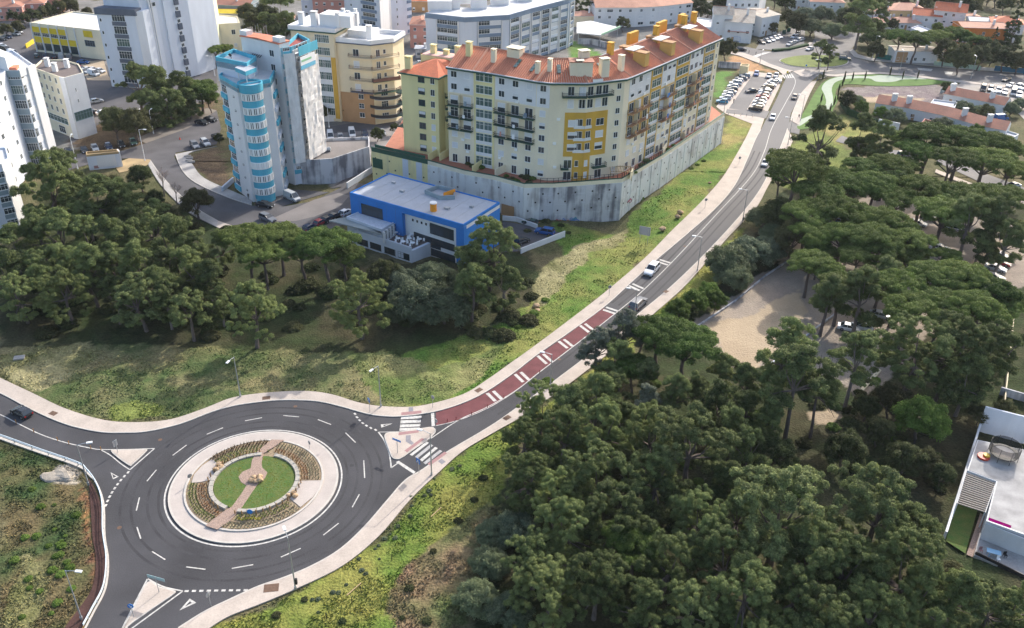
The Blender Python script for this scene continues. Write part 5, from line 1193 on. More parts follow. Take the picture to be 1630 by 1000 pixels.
# lower left wing with gravel roof
zg = 5.8
wing = [bp(-1.2,-7.5), bp(xw-7.4,-10.6), bp(xw-.2,-.3), bp(2.2,-.02), bp(-1.2,-3)]
wing = WL([(551.5,345.5),(607,366),(631,352.5),(573,337)], zg); wq = ccw(wing)
MB().prism(wq, -3, zg-.4).build("wing_wall", M_whiteb, bl); MB().prism(inset(wq,.25), zg-.4, zg-.1).build("wing_roof", M_gravel, bl); MB().ring(wq, inset(wq,.25), zg-.4, zg+.15).build("wing_parapet", M_whiteb, bl)
# slatted pergola in front of the wing
pg = WL([(528,349),(549,344),(608,367.5),(604,371),(560,366)], zg-.6)
a0, a1 = np.array(W(549,345,zg-.4)), np.array(W(607,368,zg-.4)); b0, b1 = np.array(W(524,350,zg-.4)), np.array(W(606,371,zg-.4))
for k in range(11):
    t = k/10; p = a0+(b0-a0)*t; q = a1+(b1-a1)*t
    MB().obox(tuple((p+q)/2), tuple(q-p), float(np.linalg.norm(q-p))/2, .09, zg-.75, zg-.5).build("slat", mat("grey_slat", (0.30,0.34,0.34), 0.7), bl)
MB().obox(tuple((a0+b0)/2), tuple(b0-a0), float(np.linalg.norm(b0-a0))/2, .12, zg-1.0, zg-.755).build("pergola_beam", M_metal, bl)
# lower storey under the terrace
lt = WL([(562,378),(640,412),(664,402),(690,386),(680,372),(612,372)], 2.6)
low = WL([(566,371),(612,386),(636,394),(655,400),(690,385),(684,376),(640,356),(612,368)], 3.1)
MB().prism(ccw(low), -3, 3.1).build("terrace_storey", M_whiteb, bl)
MB().prism(inset(ccw(WL([(611,381),(655,398),(688,383),(640,357),(611,370)], 3.1)), .2), 3.1, 3.14).build("terrace_floor", mat("brown_decking", (0.17,0.14,0.13), 0.9, 0.25, 2), bl)
fl = Face(bl, W(566,371,3.1), W(655,400,3.1), 0, 3.1)
for t in (.12, .36, .62, .86): fl.win(fl.L*t, .6, fl.L*.2, 1.5, 'm4', M_black)
fl.panel(0, fl.L, 3.1, 4.0, M_whiteb, .05, "terrace_parapet", .15)
# colonnade between wing and terrace
cf0, cf1 = np.array(W(609,369,zg)), np.array(W(646,341,zg))
cf = Face(bl, tuple(cf0), tuple(cf0+(cf1-cf0)*.9), 3.1, zg)
for k in range(7): cf.win(cf.L*(k+.5)/7, 3.2, .9, 2.7, 'm2', M_frame, None, "tall_window", out=.3)
for k in range(8): cf.panel(cf.L*k/7-.18, cf.L*k/7+.18, 3.12, zg, M_white, .55, "column", -.05)
# roof things
for k in range(1, 12): fa.panel(LL*k/12-.02, LL*k/12+.02, ZS-4.9 if k > 5 else .2, ZS-.6, M_darkgrey, .012, "panel_joint") if k < 6 else None
for k in range(1, 9): MB().prism([bp(LL*k/9-.03, .35), bp(LL*k/9+.03, .35), bp(LL*k/9+.03, dep-.35), bp(LL*k/9-.03, dep-.35)], ZS-.1, ZS-.06).build("roof_seam", M_metal, bl)
for t_, d_, s_ in ((.30,.5,.5),(.62,.7,.4),(.75,.35,.6),(.88,.6,.4),(.15,.7,.4)): MB().obox(bp(LL*t_, dep*d_), tuple(u), s_, s_*.7, ZS-.1, ZS+.4).build("roof_vent", M_metal, bl)
rx = W(745-5,338,ZS)
c = W(690,335,ZS); o = MB().tube([(*c,ZS-.1),(*c,ZS+1.7)], .75, 12).build("roof_cylinder", M_orange, bl); MB().tube([(*c,ZS+1.7),(*c,ZS+1.95)], .8, 12).build("cylinder_cap", M_frame, o)
pt = WL([(676,308),(697,299.5),(725,306),(724,317),(700,318)], ZS)
o = MB().ring(ccw(pt), inset(pt,.3), ZS-3, ZS+.9).build("patio_wall", M_slate, bl)
fo = Face(bl, W(706,317.5,ZS), W(724.5,311,ZS), 0, 0); fo.panel(0, fo.L, ZS, ZS+1.6, M_orange, .1, "orange_panel")
fo = fa; fo.panel(LL-1.2, LL-.6, .5, 1.4, M_signwhite, .04, "wall_sign")
for i, (x, y) in enumerate([(630,378),(634,388),(640,374),(652,388),(656,381),(668,389),(657,395),(642,393)]):
    X_, Y_ = W(x, y-4, 3.14); b = MB(); b.tube([(X_, Y_, 3.84), (X_, Y_, 3.9)], .55, 10); b.tube([(X_, Y_, 3.15), (X_, Y_, 3.84)], .05, 5)
    for a in (0, 2.1, 4.2):
        cx_, cy_ = X_+.95*math.cos(a), Y_+.95*math.sin(a); b.box(cx_-.22, cy_-.22, 3.5, cx_+.22, cy_+.22, 3.56); b.box(cx_-.22, cy_+.16, 3.56, cx_+.22, cy_+.22, 4.0)
        for sx in (-.18, .18):
            for sy in (-.18, .18): b.box(cx_+sx-.02, cy_+sy-.02, 3.14, cx_+sx+.02, cy_+sy+.02, 3.5)
    o = b.build("cafe_table", M_signwhite); tag(o, "white round café table with chairs on the school's upper terrace", "table", "café tables on the school terrace")
# yard wall by the blue car
def low_wall(px, h, w, m, label, name="garden_wall", z=0.0, cat="wall"):
    P = WL(px, z); b = MB(); 
    for i in range(len(P)-1):
        a, c = np.array(P[i]), np.array(P[i+1]); b.obox(tuple((a+c)/2), tuple(c-a), float(np.linalg.norm(c-a))/2-(.003 if i else 0), w/2+.001*i, z-.5, z+h+.002*i)
    return tag(b.build(name, m), label, cat)
low_wall([(800,350),(822,352),(855,364)], 1.1, .25, M_white, "white low wall above the yard with the blue car")
low_wall([(829,403),(899,375)], 1.2, .25, M_white, "white sloping wall on the bank side of the school yard")
sheet([(800,352),(855,362),(899,372),(829,400),(800,402)], "school_yard", M_asph_mid, 0.03)
low_wall([(553,300),(596,272)], 1.6, .3, M_white, "white wall beside the ramp behind the blue school")
sheet([(525,300),(590,258),(600,268),(560,296)], "ramp", M_asph_mid, 0.02)
# platform wall beside the tower
pw = WL([(464,252),(500,258),(530,256),(588,237)], 6.0); pf = [W(462,254,6.0), W(478,258.5,6.0), W(500,259,6.0), W(530,257,6.0), W(588,238,6.0), W(588,222,6.0), W(480,226,6.0)]
r_ = root("platform_wall", (*pf[1], 0), "stained grey curved concrete wall holding the builders' platform beside the tower", "wall")
MB().prism(pf, -.3, 6.0).build("wall", M_wallst2, r_); MB().prism(inset(pf,.3), 6.0, 6.05).build("platform_floor", MATS["dusty_sunlit_asphalt"], r_); MB().ring(ccw(pf), inset(pf,.25), 6.0, 6.8).build("parapet", M_wallst2, r_)
# builders' rubble and barriers on it
for i, (x, y, nm, m, lb) in enumerate([(498,244,"rubble_heap",MATS["sandy_parking"],"heap of sand and rubble on the builders' platform"),(516,241,"steel_tank",M_metal,"grey tank lying on the builders' platform"),(506,234,"yellow_skip",M_brightyel,"small yellow machine on the builders' platform")]):
    X_, Y_ = W(x, y, 6.05); b = MB()
    if nm == "steel_tank": b.tube([(X_-1.8, Y_, 6.7), (X_+1.8, Y_, 6.7)], .6, 10)
    elif nm == "yellow_skip": b.box(X_-.9, Y_-.6, 6.2, X_+.9, Y_+.6, 7.0); b.tube([(X_-.3, Y_, 7.0), (X_-1.6, Y_-.3, 8.0), (X_-2.6, Y_-.6, 6.9)], .14, 5)
    else:
        for k in range(10): b.obox((X_+_wr.uniform(-2, 2), Y_+_wr.uniform(-1, 1)), (1, _wr.uniform(-1, 1)), _wr.uniform(.2, .7), _wr.uniform(.2, .5), 6.0, 6.05+_wr.uniform(.2, .7))
    tag(b.build(nm, m), lb, nm.replace("_", " "))

# ------------------------------------------------------------------ turquoise and white tower
tq = root("apartment_tower", (*W(417,300), 0), "white and turquoise apartment tower with rounded window bay and scaffolded side", "building")
zt = 29.5
# front block
cyl = np.array(W(404,133,zt)); 
fl_ = np.array(W(349,121,zt)); fm = np.array(W(377,137,zt)); fr_ = np.array(W(430,128,zt)); 
bl0 = np.array(W(366,104,zt)); br0 = np.array(W(440,108,zt))
front = [tuple(fl_), tuple(fm), tuple(fm+np.array((1.2,-.2))), tuple(fr_), tuple(br0), tuple(bl0)]
MB().prism([tuple(fl_), tuple(fm), tuple(fr_), tuple(br0), tuple(bl0)], 0, zt-.6).build("wall", M_white, tq)
cy_c = (fm+fr_)/2+np.array((-.6, .6)); cr = float(np.linalg.norm(fr_-fm))*.31
def ccirc(c, r, n=28, a0=0, a1=2*math.pi): return [(c[0]+r*math.cos(a0+(a1-a0)*i/n), c[1]+r*math.sin(a0+(a1-a0)*i/n)) for i in range(n)]
cyb = cy_c-np.array((.2, 1.0))
MB().prism(ccirc(cyb, cr), 0, zt-.6).build("bay_wall", M_turq, tq)
MB().ring(ccirc(cyb, cr+.35), ccirc(cyb, cr), zt-1.6, zt+.35).build("bay_crown", M_turq, tq); MB().prism(ccirc(cyb, cr-.01), zt-.6, zt-.1).build("bay_roof", M_roofgrey, tq)
nf = 8; fh = (zt-2.2)/nf
for f in range(nf):
    z = .9+f*fh
    MB().ring(ccirc(cyb, cr+.10), ccirc(cyb, cr-.1), z+1.3, z+2.75).build("window_band", M_glass if f != 2 else M_shut, tq)
    b = MB()
    for k in range(28):
        a = 2*math.pi*k/28; q = cyb+np.array((math.cos(a), math.sin(a)))*(cr+.13); b.obox(tuple(q), (math.cos(a), math.sin(a)), .06, .11 if k % 2 else .30, z+1.3, z+2.75)
    b.build("window_frame", M_frame, tq)
    MB().ring(ccirc(cyb, cr+.16), ccirc(cyb, cr-.05), z+2.75, z+2.90).build("band_moulding", M_frame, tq); MB().ring(ccirc(cyb, cr+.16), ccirc(cyb, cr-.05), z+1.15, z+1.30).build("band_moulding", M_frame, tq)
fA = Face(tq, tuple(fl_), tuple(fm), 0, zt); fB = Face(tq, tuple(fm), tuple(fr_), 0, zt); fC = Face(tq, tuple(fr_), tuple(br0), 0, zt)
for f in range(nf):
    z = .9+f*fh; fA.panel(.1, fA.L*.34, z-.3, z+1.0, M_turq, .35); fA.win(fA.L*.2, z+1.1, fA.L*.28, 2.0, 'm3')
    fA.win(fA.L*.72, z+1.3, .7, .35, 'shut', M_black); 
    fC.win(fC.L*.35, z+1.0, 1.0, 1.2, 'dark'); fC.panel(fC.L*.12, fC.L*.55, z-.2, z+.9, M_turq if f % 2 else M_whiteb, .5)
MB().ring(ccw([tuple(fl_), tuple(fm), tuple(fr_), tuple(br0), tuple(bl0)]), inset([tuple(fl_), tuple(fm), tuple(fr_), tuple(br0), tuple(bl0)], .3), zt-1.6, zt+.3).build("parapet", M_turq, tq)
MB().prism(inset([tuple(fl_), tuple(fm), tuple(fr_), tuple(br0), tuple(bl0)], .3), zt-.65, zt-.3).build("roof", M_roofwhite, tq)
# upper setback block and canopy
ub = [W(343,93,33.0), W(393,103,33.0), W(408,92,33.0), W(372,80,33.0)]
MB().prism(ccw(ub), zt-2, 32.4).build("wall", M_whiteb, tq); MB().ring(ccw(ub), inset(ub,.3), 31.0, 33.4).build("parapet", M_turq, tq); MB().prism(inset(ub,.3), 32.4, 32.5).build("roof", M_roofwhite, tq)
cn = [W(374,110,32.2), W(391,117,32.2), W(408,110,32.2), W(392,103,32.2)]; MB().prism(ccw(cn), 31.6, 32.6, 0, 1, True).build("roof_canopy", [M_turq, M_roofgrey], tq)
for q in inset(cn,.5): MB().tube([(*q, zt-.3), (*q, 31.6)], .12, 6).build("canopy_post", M_white, tq)
q = W(371,113,zt); MB().tube([(*q, zt-.3), (*q, zt+4.2)], .08, 5).build("antenna_mast", M_black, tq); MB().tube([(*q, zt+3.6), (q[0]-.4, q[1], zt+4.2)], .3, 6).build("antenna", M_black, tq)
# tall slab
zs = 36.4
sl = [W(383,58,zs), W(444.5,71,zs), W(452,62,zs), W(392,50,zs)]
a_, b_2 = np.array(sl[0]), np.array(sl[1]); uu = (b_2-a_)/np.linalg.norm(b_2-a_); nn = np.array((-uu[1], uu[0]))
sl = [tuple(a_), tuple(b_2), tuple(b_2+nn*3.2), tuple(a_+nn*3.2)]
MB().prism(sl, 0, zs).build("wall", M_white, tq)
mb = MB(); mdl = a_+uu*float(np.linalg.norm(b_2-a_))*.45
for p, q, zp_, zq in ((a_, mdl, zs, zs+.35), (mdl, b_2, zs+.35, zs)):
    P4 = [tuple(p-nn*.4), tuple(q-nn*.4), tuple(q+nn*3.6), tuple(p+nn*3.6)]
    k = len(mb.v); mb.v += [(*P4[0], zp_), (*P4[1], zq), (*P4[2], zq), (*P4[3], zp_), (*P4[0], zp_+.3), (*P4[1], zq+.3), (*P4[2], zq+.3), (*P4[3], zp_+.3)]
    for fidx in ((3,2,1,0),(4,5,6,7),(0,1,5,4),(1,2,6,5),(2,3,7,6),(3,0,4,7)): mb.f.append(tuple(k+i for i in fidx)); mb.m.append(0)
mb.build("roof", mat("orange_red_membrane", (0.66,0.22,0.13), 0.8, 0.2, 1), tq)
fS = Face(tq, tuple(a_), tuple(b_2), 0, zs)
for f in range(10): fS.win(fS.L*.78, 2.0+f*3.45, 1.5, 1.6, 'dark')
b = MB()
for k in range(5):
    cxx = fS.L*(.26+.055*k); b.tube([fS.P(cxx-.45, zt+2.6, .1), fS.P(cxx, zt+3.0, .1), fS.P(cxx+.4, zt+2.6+.7, .1)], .09, 4)
b.build("wall_emblem", M_black, tq)
for q in (a_+nn*1+uu*1.0, b_2+nn*1.2-uu*1.2):
    o = MB().obox(tuple(q), tuple(uu), 1.2, 1.0, zs, zs+1.5).build("roof_hut", M_white, tq)
b = MB()
for k in range(6): q = a_+uu*(2+k*1.0)+nn*2.4; b.tube([(*q, zs), (q[0], q[1], zs+2.2+k % 3*.5)], .04, 4)
b.build("antennas", M_metal, tq)
# scaffolded block
zc = 35.0; za = 6.0
s0 = b_2+nn*.2; s1 = np.array(W(464,78,zc)); s2 = np.array(W(494,66,zc)); s3 = np.array(W(474,56,zc))
sb = ccw([tuple(s0), tuple(s1), tuple(s2), tuple(s3)])
MB().prism(sb, 0, zc-.5).build("wall", M_whiteb, tq); MB().prism(inset(sb,.3), zc-.5, zc-.4).build("roof", mat("dark_red_membrane", (0.34,0.08,0.07), 0.85, 0.2, 1), tq); MB().ring(sb, inset(sb,.3), zc-.5, zc+.5).build("parapet", M_turq, tq)
net = bpy.data.materials.new("scaffold_netting"); net.use_nodes = True; _t = net.node_tree
_p = _t.nodes["Principled BSDF"]; _p.inputs["Base Color"].default_value = (.78,.76,.74,1); _p.inputs["Roughness"].default_value = .9
_tr2 = _t.nodes.new("ShaderNodeBsdfTransparent"); _mx = _t.nodes.new("ShaderNodeMixShader"); _g = _t.nodes.new("ShaderNodeNewGeometry"); _mp = _t.nodes.new("ShaderNodeMapping"); _mp.inputs["Scale"].default_value = (1,1,.35)
_n = _t.nodes.new("ShaderNodeTexNoise"); _n.inputs["Scale"].default_value = .9; _n.inputs["Detail"].default_value = 8; _r = _t.nodes.new("ShaderNodeMapRange"); _r.inputs[1].default_value = .35; _r.inputs[2].default_value = .65; _r.inputs[3].default_value = .72; _r.inputs[4].default_value = .96
_t.links.new(_g.outputs["Position"], _mp.inputs[0]); _t.links.new(_mp.outputs[0], _n.inputs["Vector"]); _t.links.new(_n.outputs[0], _r.inputs[0]); _t.links.new(_r.outputs[0], _mx.inputs[0])
_t.links.new(_tr2.outputs[0], _mx.inputs[1]); _t.links.new(_p.outputs[0], _mx.inputs[2]); _t.links.new(_mx.outputs[0], _t.nodes["Material Output"].inputs[0])
for (p, q) in ((s0, s1), (s1, s2)):
    fc = Face(tq, tuple(p), tuple(q), za, zc)
    for f in range(11):
        fc.panel(.1, fc.L-.1, za-4+f*3.05+1.0, za-4+f*3.05+2.1, M_turq if p is s0 else M_white, .25, "balcony_front"); fc.win(fc.L*.5, za-4+f*3.05+2.15, fc.L*.6, .9, 'm4', out=.08)
    b = MB(); n = int(fc.L/1.6)
    for k in range(n+1):
        for d in (.9, 1.8): b.tube([fc.P(fc.L*k/n, za, d), fc.P(fc.L*k/n, zc+1.2, d)], .05, 4)
    for k in range(15):
        z = za+k*2.0
        for d in (.9, 1.8): b.tube([fc.P(0, z, d), fc.P(fc.L, z, d)], .04, 4)
        if k: b.quad(fc.P(0, z-.05, .95), fc.P(fc.L, z-.05, .95), fc.P(fc.L, z-.05, 1.75), fc.P(0, z-.05, 1.75))
    b.build("scaffold_frame", M_metal, tq)
    g = MB(); nx = int(fc.L/.8); nz_ = 24; rr = random.Random(2)
    gp = [[fc.P(fc.L*i/nx, za+.5+(zc-za-1.0 if p is s0 else zc-za-3.2)*j/nz_, 1.95+rr.uniform(-.12, .12)) for i in range(nx+1)] for j in range(nz_+1)]
    for j in range(nz_):
        for i in range(nx): g.quad(gp[j][i], gp[j][i+1], gp[j+1][i+1], gp[j+1][i])
    g.build("scaffold_netting", net, tq, smooth=True)
fc = Face(tq, tuple(s1), tuple(s2), za, zc)
fc.panel(0, fc.L, zc-1.6, zc+.6, M_turq, 2.05, "turquoise_cladding", -1.9); fc.panel(.2, fc.L*.8, zc-4.0, zc-1.9, M_signwhite, 2.1, "banner", -2.02)
fc.panel(.2, fc.L*.8, zc-5.0, zc-4.02, mat("banner_blue", (0.15,0.45,0.62), 0.6), 2.1, "banner", -2.02)
b = MB(); rr = random.Random(8)
for k in range(9): x = .8+k*.5; b.box(0, 0, 0, .001, .001, .001) if False else None
fc.panel(.6, fc.L*.6, zc-3.2, zc-2.7, mat("banner_green", (0.25,0.50,0.30), 0.6), 2.14, "banner_lettering", -2.11)
# lean-to walls at the tower foot
low_wall([(426,308),(466,281)], 1.4, .4, M_whiteb, "white sloping wall at the turquoise tower's right foot", "ramp_wall")
low_wall([(354,305),(372,289)], 1.2, .4, M_whiteb, "short white wall at the turquoise tower's left foot", "ramp_wall")
low_wall([(395,316),(412,322),(428,314)], .8, .4, M_white, "low white kerb wall round the turquoise tower's entrance", "ramp_wall")
# ------------------------------------------------------------------ generic blocks
def block(name, label, cat, corners, z1, wallm, roofm, z0=0.0, parapet=None, group=None):
    """corners: visible roof corners in the photo, traced at height z1"""
    P = ccw(corners); c = np.mean(P, 0); rt = root(name, (float(c[0]), float(c[1]), z0), label, cat, group)
    MB().prism(P, z0-.3, z1-.5).build("wall", wallm, rt); MB().prism(inset(P,.25), z1-.5, z1-.35).build("roof", roofm, rt)
    MB().ring(P, inset(P,.25), z1-.5, z1+.1).build("parapet", parapet or wallm, rt); return rt
def quad_from(a, b, depth): 
    a, b = np.array(a), np.array(b); u = (b-a)/np.linalg.norm(b-a); n = np.array((-u[1], u[0])); return [tuple(a), tuple(b), tuple(b+n*depth), tuple(a+n*depth)]
# left edge tower
zt1 = 26.6
ft = [W(-25,150,zt1), W(6,126,zt1), W(28,124,zt1), W(44,103,zt1), W(52,103,zt1), W(62,92,zt1), W(20,72,zt1), W(-60,90,zt1)]
ft = [W(-40,150,zt1), W(5,118,zt1), W(9,113,zt1), W(30,113,zt1), W(53,103,zt1), W(20,80,zt1), W(-50,95,zt1)]
lt1 = block("apartment_tower", "tall white apartment tower with grey-green window bands at left edge", "building", ft, zt1, M_whiteb, M_roofwhite)
f1 = Face(lt1, W(9,113,zt1), W(30,113,zt1), 0, zt1); f2 = Face(lt1, W(30,113,zt1), W(41,108,zt1), 0, zt1); f3 = Face(lt1, W(-40,150,zt1), W(5,118,zt1), 0, zt1); f4 = Face(lt1, W(41,108,zt1), W(53,103,zt1), 0, zt1)
for f in range(7):
    z = f*3.85+.4
    f1.panel(.1, f1.L-.05, z-.6, z+.9, M_slate, .10); f1.win(f1.L*.5, z+.95, f1.L-.3, 2.2, 'm5', None, M_glass if f != 5 else M_glass2)
    f2.panel(.05, f2.L-.05, z-.6, z+.9, M_white, .10); f2.win(f2.L*.5, z+.95, f2.L-.25, 2.2, 'm4')
    f3.win(f3.L*.45, z+.9, 1.5, 1.4, 'dark'); f3.win(f3.L*.85, z+.9, 1.2, 1.3, 'dark')
    f3.panel(f3.L*.12, f3.L*.30, z-.3, z+.9, M_whiteb, .6, "balcony_front")
f4.panel(.1, f4.L+.1, 0, zt1+.1, M_white, .5, "white_fin"); f1.panel(-.2, f1.L+.1, zt1-1.6, zt1+.2, M_slate, .2, "slate_band"); f2.panel(.0, f2.L+.1, zt1-1.6, zt1+.2, M_white, .2, "white_band")
o = MB().prism(ccw([W(12,108,zt1+.3), W(26,108,zt1+.3), W(30,103,zt1+.3), W(16,104,zt1+.3)]), zt1-.4, zt1+.3).build("roof_hatch", MATS["orange_red_membrane"], lt1)
o = MB().prism(ccw([W(-20,84,zt1+3), W(8,92,zt1+3), W(18,86,zt1+3), W(-5,76,zt1+3)]), zt1-.4, zt1+3).build("roof_room", M_white, lt1)
# lower left fragment of the same estate
lf_ = block("apartment_tower", "white rounded apartment block cut by the left edge behind the pines", "building", [W(-40,270,16), W(0,262,16), W(14,252,16), W(10,235,16), W(-40,235,16)], 16, M_whiteb, M_roofwhite)
f5 = Face(lf_, W(-40,270,16), W(0,262,16), 0, 16); f6 = Face(lf_, W(0,262,16), W(14,252,16), 0, 16)
for f in range(5):
    z = f*2.9+.6; f5.win(f5.L*.85, z+.75, 2.4, 1.4, 'm3'); f5.panel(f5.L*.6, f5.L, z-.4, z+.6, M_slate, .1)
f6.panel(.1, f6.L, 0, 16.1, M_white, .3, "white_fin")
# annex
za_ = 18.0
an = [W(98,122,za_), W(121,118,za_), W(139,113,za_), W(135,98,za_), W(92,98,za_), W(60,108,za_)]
an = [W(52,108,za_), W(95,123,za_), W(103,124,za_), W(133,116,za_), W(125,102,za_), W(100,95,za_), W(66,96,za_)]
ax = block("office_block", "lower cream and white block with green glass floor beside the left tower", "building", an, za_, M_cream2, MATS["brown_decking"] if "brown_decking" in MATS else M_roofgrey)
fa1 = Face(ax, W(52,108,za_), W(95,123,za_), 0, za_); fa2 = Face(ax, W(103,124,za_), W(133,116,za_), 0, za_); fa15 = Face(ax, W(95,123,za_), W(103,124,za_), 0, za_)
fa2.panel(.05, fa2.L-.05, 0, za_+.1, M_white, .08); fa15.panel(0, fa15.L, 0, za_+.1, M_white, .3)
for f in range(6):
    z = f*3.0
    if f in (1,): fa1.win(fa1.L*.5, z+.5, fa1.L*.8, 1.9, 'm6', None, M_glass2)
    elif f > 1: 
        for t in (.2, .4, .6, .82): fa1.win(fa1.L*t, z+.7, 1.1, 1.6, 'dark')
    else: fa1.win(fa1.L*.6, .3, 3.5, 2.2, 'm3', M_pink if False else None)
fa2.win(fa2.L*.5, 5.2, fa2.L*.94, 2.6, 'm6', M_slate, M_glass2, out=.09); fa2.win(fa2.L*.4, 10.2, .4, 1.1, 'dark', out=.09); fa2.win(fa2.L*.4, 13.4, .4, 1.1, 'dark', out=.09)
for q in ((76,104),(107,106),(88,112)): c = W(*q, za_); chimney(ax, c[0], c[1], za_-.4, za_+1.8, 1.2, M_white)
# big white tower behind
zb = 40.0
k1, k2, k3, k4 = W(152,14,25.5), W(208,10,25.5), W(222,5,25.5), W(298,0,25.5)
c1 = W(152,14,25.5)
bt = root("apartment_tower", (*c1, 0), "tallest white slab tower with grey balcony bands behind the umbrella pines", "building")
A1 = np.array(W(152,16,25.5)); A2 = np.array(W(213,19,25.5)); 
dv = np.array((.35, .94)); 
P1 = A1; P2 = A2; P3 = A2+np.array((2.2, 1.6)); P4 = np.array(W(236,5,25.5)); P5 = np.array(W(297,3,25.5)); 
MB().prism(ccw([tuple(P1), tuple(P2), tuple(P3), tuple(P3+dv*16), tuple(P1+dv*18)]), 0, 25.5).build("wall", M_whiteb, bt)
MB().prism(ccw([tuple(P1+dv*4), tuple(P2+dv*3.0), tuple(P5+np.array((0,1.0))), tuple(P5+dv*14), tuple(P1+dv*18)]), 0, zb).build("wall", M_whiteb, bt)
MB().prism(ccw([tuple(P1+(-.4,-.4)), tuple(P2+(.5,-.4)), tuple(P2+dv*4.0), tuple(P1+dv*5)]), 24.2, 26.3).build("terrace_band", M_darkgrey, bt)
g1_ = Face(bt, tuple(P1), tuple(P2), 0, 25.5); g2_ = Face(bt, tuple(P2), tuple(P3), 0, 25.5); g3_ = Face(bt, tuple(P2+dv*3.0), tuple(P5+np.array((0,1.0))), 0, zb)
for f in range(6):
    z = f*4.1+.3
    g1_.panel(g1_.L*.38, g1_.L*.74, z, z+1.3, M_darkgrey, .35, "balcony_front"); g1_.win(g1_.L*.56, z+1.35, g1_.L*.34, 2.5, _wr.choice(['m4', 'm5']), None, _wr.choice([M_glass, M_glass2]))
    for j, t in enumerate((.09, .26)): g3_.win(g3_.L*t, z+1.0, 2.2, 1.3, 'dark')
    g3_.panel(g3_.L*.70, g3_.L*.78, z+.2, z+2.3, M_darkgrey, .8, "small_balcony"); g1_.win(g1_.L*.08, z+1, .7, 1.1, 'dark'); g3_.win(g3_.L*.745, z+2.35, 1.2, 1.2, 'dark')
for f in range(6, 9):
    z = f*4.1+.3; g3_.win(g3_.L*.26, z+1.0, 2.2, 1.3, 'dark'); g3_.panel(g3_.L*.70, g3_.L*.78, z+.2, z+2.3, M_darkgrey, .7, "small_balcony")
g2_.panel(0, g2_.L, 0, 25.4, M_white, .08, "white_fin")
for t in (.16, .20): g3_.panel(g3_.L*t, g3_.L*t+.35, 0, 39, M_white, .9, "white_fin")
g3_.panel(g3_.L*.46, g3_.L*.60, 0, 39.8, M_whiteb, .5, "wall_pier")
# cream apartment building
zc1 = 27.4
q1, q2, q3, q4 = W(466,48,zc1), W(531,54,zc1), W(553,35,zc1), W(590,46,25)
cb = root("apartment_building", (*W(520,170), 0), "cream and tan apartment building with curved corner balconies and white rooftop chimneys", "building")
C0 = np.array(W(462,46,zc1)); C1 = np.array(W(532,52,zc1)); uC = (C1-C0)/np.linalg.norm(C1-C0); nC = np.array((-uC[1], uC[0]))
main = [tuple(C0), tuple(C1), tuple(C1+nC*16), tuple(C0+nC*16)]
MB().prism(main, 0, zc1-.3).build("wall", M_yel if False else M_cream, cb); MB().prism(inset(main,-.8), zc1-.3, zc1, bottom=True).build("cornice", M_dkgreen, cb); MB().prism(inset(main,-.5), zc1, zc1+1.2).build("roof_parapet", M_white, cb)
R0 = C1+nC*1.0; R1 = R0+uC*11.0; zc2 = 24.6
rb_ = [tuple(R0), tuple(R1), tuple(R1+uC*5+nC*5), tuple(R1+uC*5+nC*14), tuple(R0+nC*14)]
MB().prism(rb_, 0, zc2-.3).build("wall", M_cream, cb); MB().prism(inset(rb_,-.7), zc2-.3, zc2, bottom=True).build("cornice", M_darkgrey, cb); MB().ring(ccw(inset(rb_,-.5)), inset(rb_, .2), zc2, zc2+1.2).build("roof_parapet", M_white, cb); MB().prism(inset(rb_,-.3), zc2, zc2+.1).build("roof", M_roofwhite, cb)
h1 = Face(cb, tuple(C0), tuple(C1), 0, zc1); h2 = Face(cb, tuple(R0), tuple(R1), 0, zc2); h3 = Face(cb, tuple(R1), tuple(R1+uC*5+nC*5), 0, zc2)
h1.panel(h1.L*.44, h1.L*.98, 20.0, zc1-.3, M_cream, .3); h1.panel(h1.L*.48, h1.L*.58, 1, 20, M_gold, .28); h1.panel(h1.L*.88, h1.L*.98, 1, 20, M_gold, .28); h1.panel(h1.L*.58, h1.L*.88, 1, 20, M_white, .25)
for f in range(7):
    z = 1+f*3.7
    for k in (0, 1): h1.win(h1.L*(.655+.15*k)-.2, z+1.0, 2.5, 2.3, 'm4', None, M_glass2, out=.32)
    h1.win(h1.L*.2, z+1, 1.2, 1.3, 'dark')
    if f >= 3 and f < 7:
        z = 10.0+(f-3)*3.5
        h2.win(h2.L*.55, z+.2, 1.9, 2.1, _wr.choice(['shut', 'dark'])); h3.win(h3.L*.3, z+.2, 1.3, 2.1, 'dark'); h3.win(h3.L*.6, z+.9, .9, 1.3, 'dark')
        h2.balcony(h2.L*.35, h2.L+.3, z, 1.3, M_darkgrey if f < 4 else M_cream, MATS["brown_railing"]); h3.balcony(-.3, h3.L+1.5, z, 1.5, M_dkgreen if f < 5 else M_cream, MATS["brown_railing"], solid=f == 4)
    elif f < 3: h2.win(h2.L*.62, z+.9, 1.7, 1.5, 'dark'); h3.win(h3.L*.5, z+.3, 2.2, 2.0, 'm3')
h2.panel(.05, h2.L-.02, 0, 9.4, M_brownwall, .08)
for f in range(3): h2.win(h2.L*.62, 1+f*2.9+.9, 1.7, 1.5, 'dark', out=.085)
for f in range(3):
    ct = R1+uC*1.5+nC*4.5; MB().prism([tuple(ct+np.array((math.cos(a), math.sin(a)))*5.4) for a in np.linspace(-2.0, .8, 14)]+[tuple(ct)], 2.2+f*2.9, 2.4+f*2.9, bottom=True).build("round_balcony", M_metal, cb)
    MB().ring([tuple(ct+np.array((math.cos(a), math.sin(a)))*5.4) for a in np.linspace(0, 2*math.pi, 30)[:-1]], [tuple(ct+np.array((math.cos(a), math.sin(a)))*5.3) for a in np.linspace(0, 2*math.pi, 30)[:-1]], 2.41+f*2.9, 3.3+f*2.9).build("round_railing", M_black, cb)
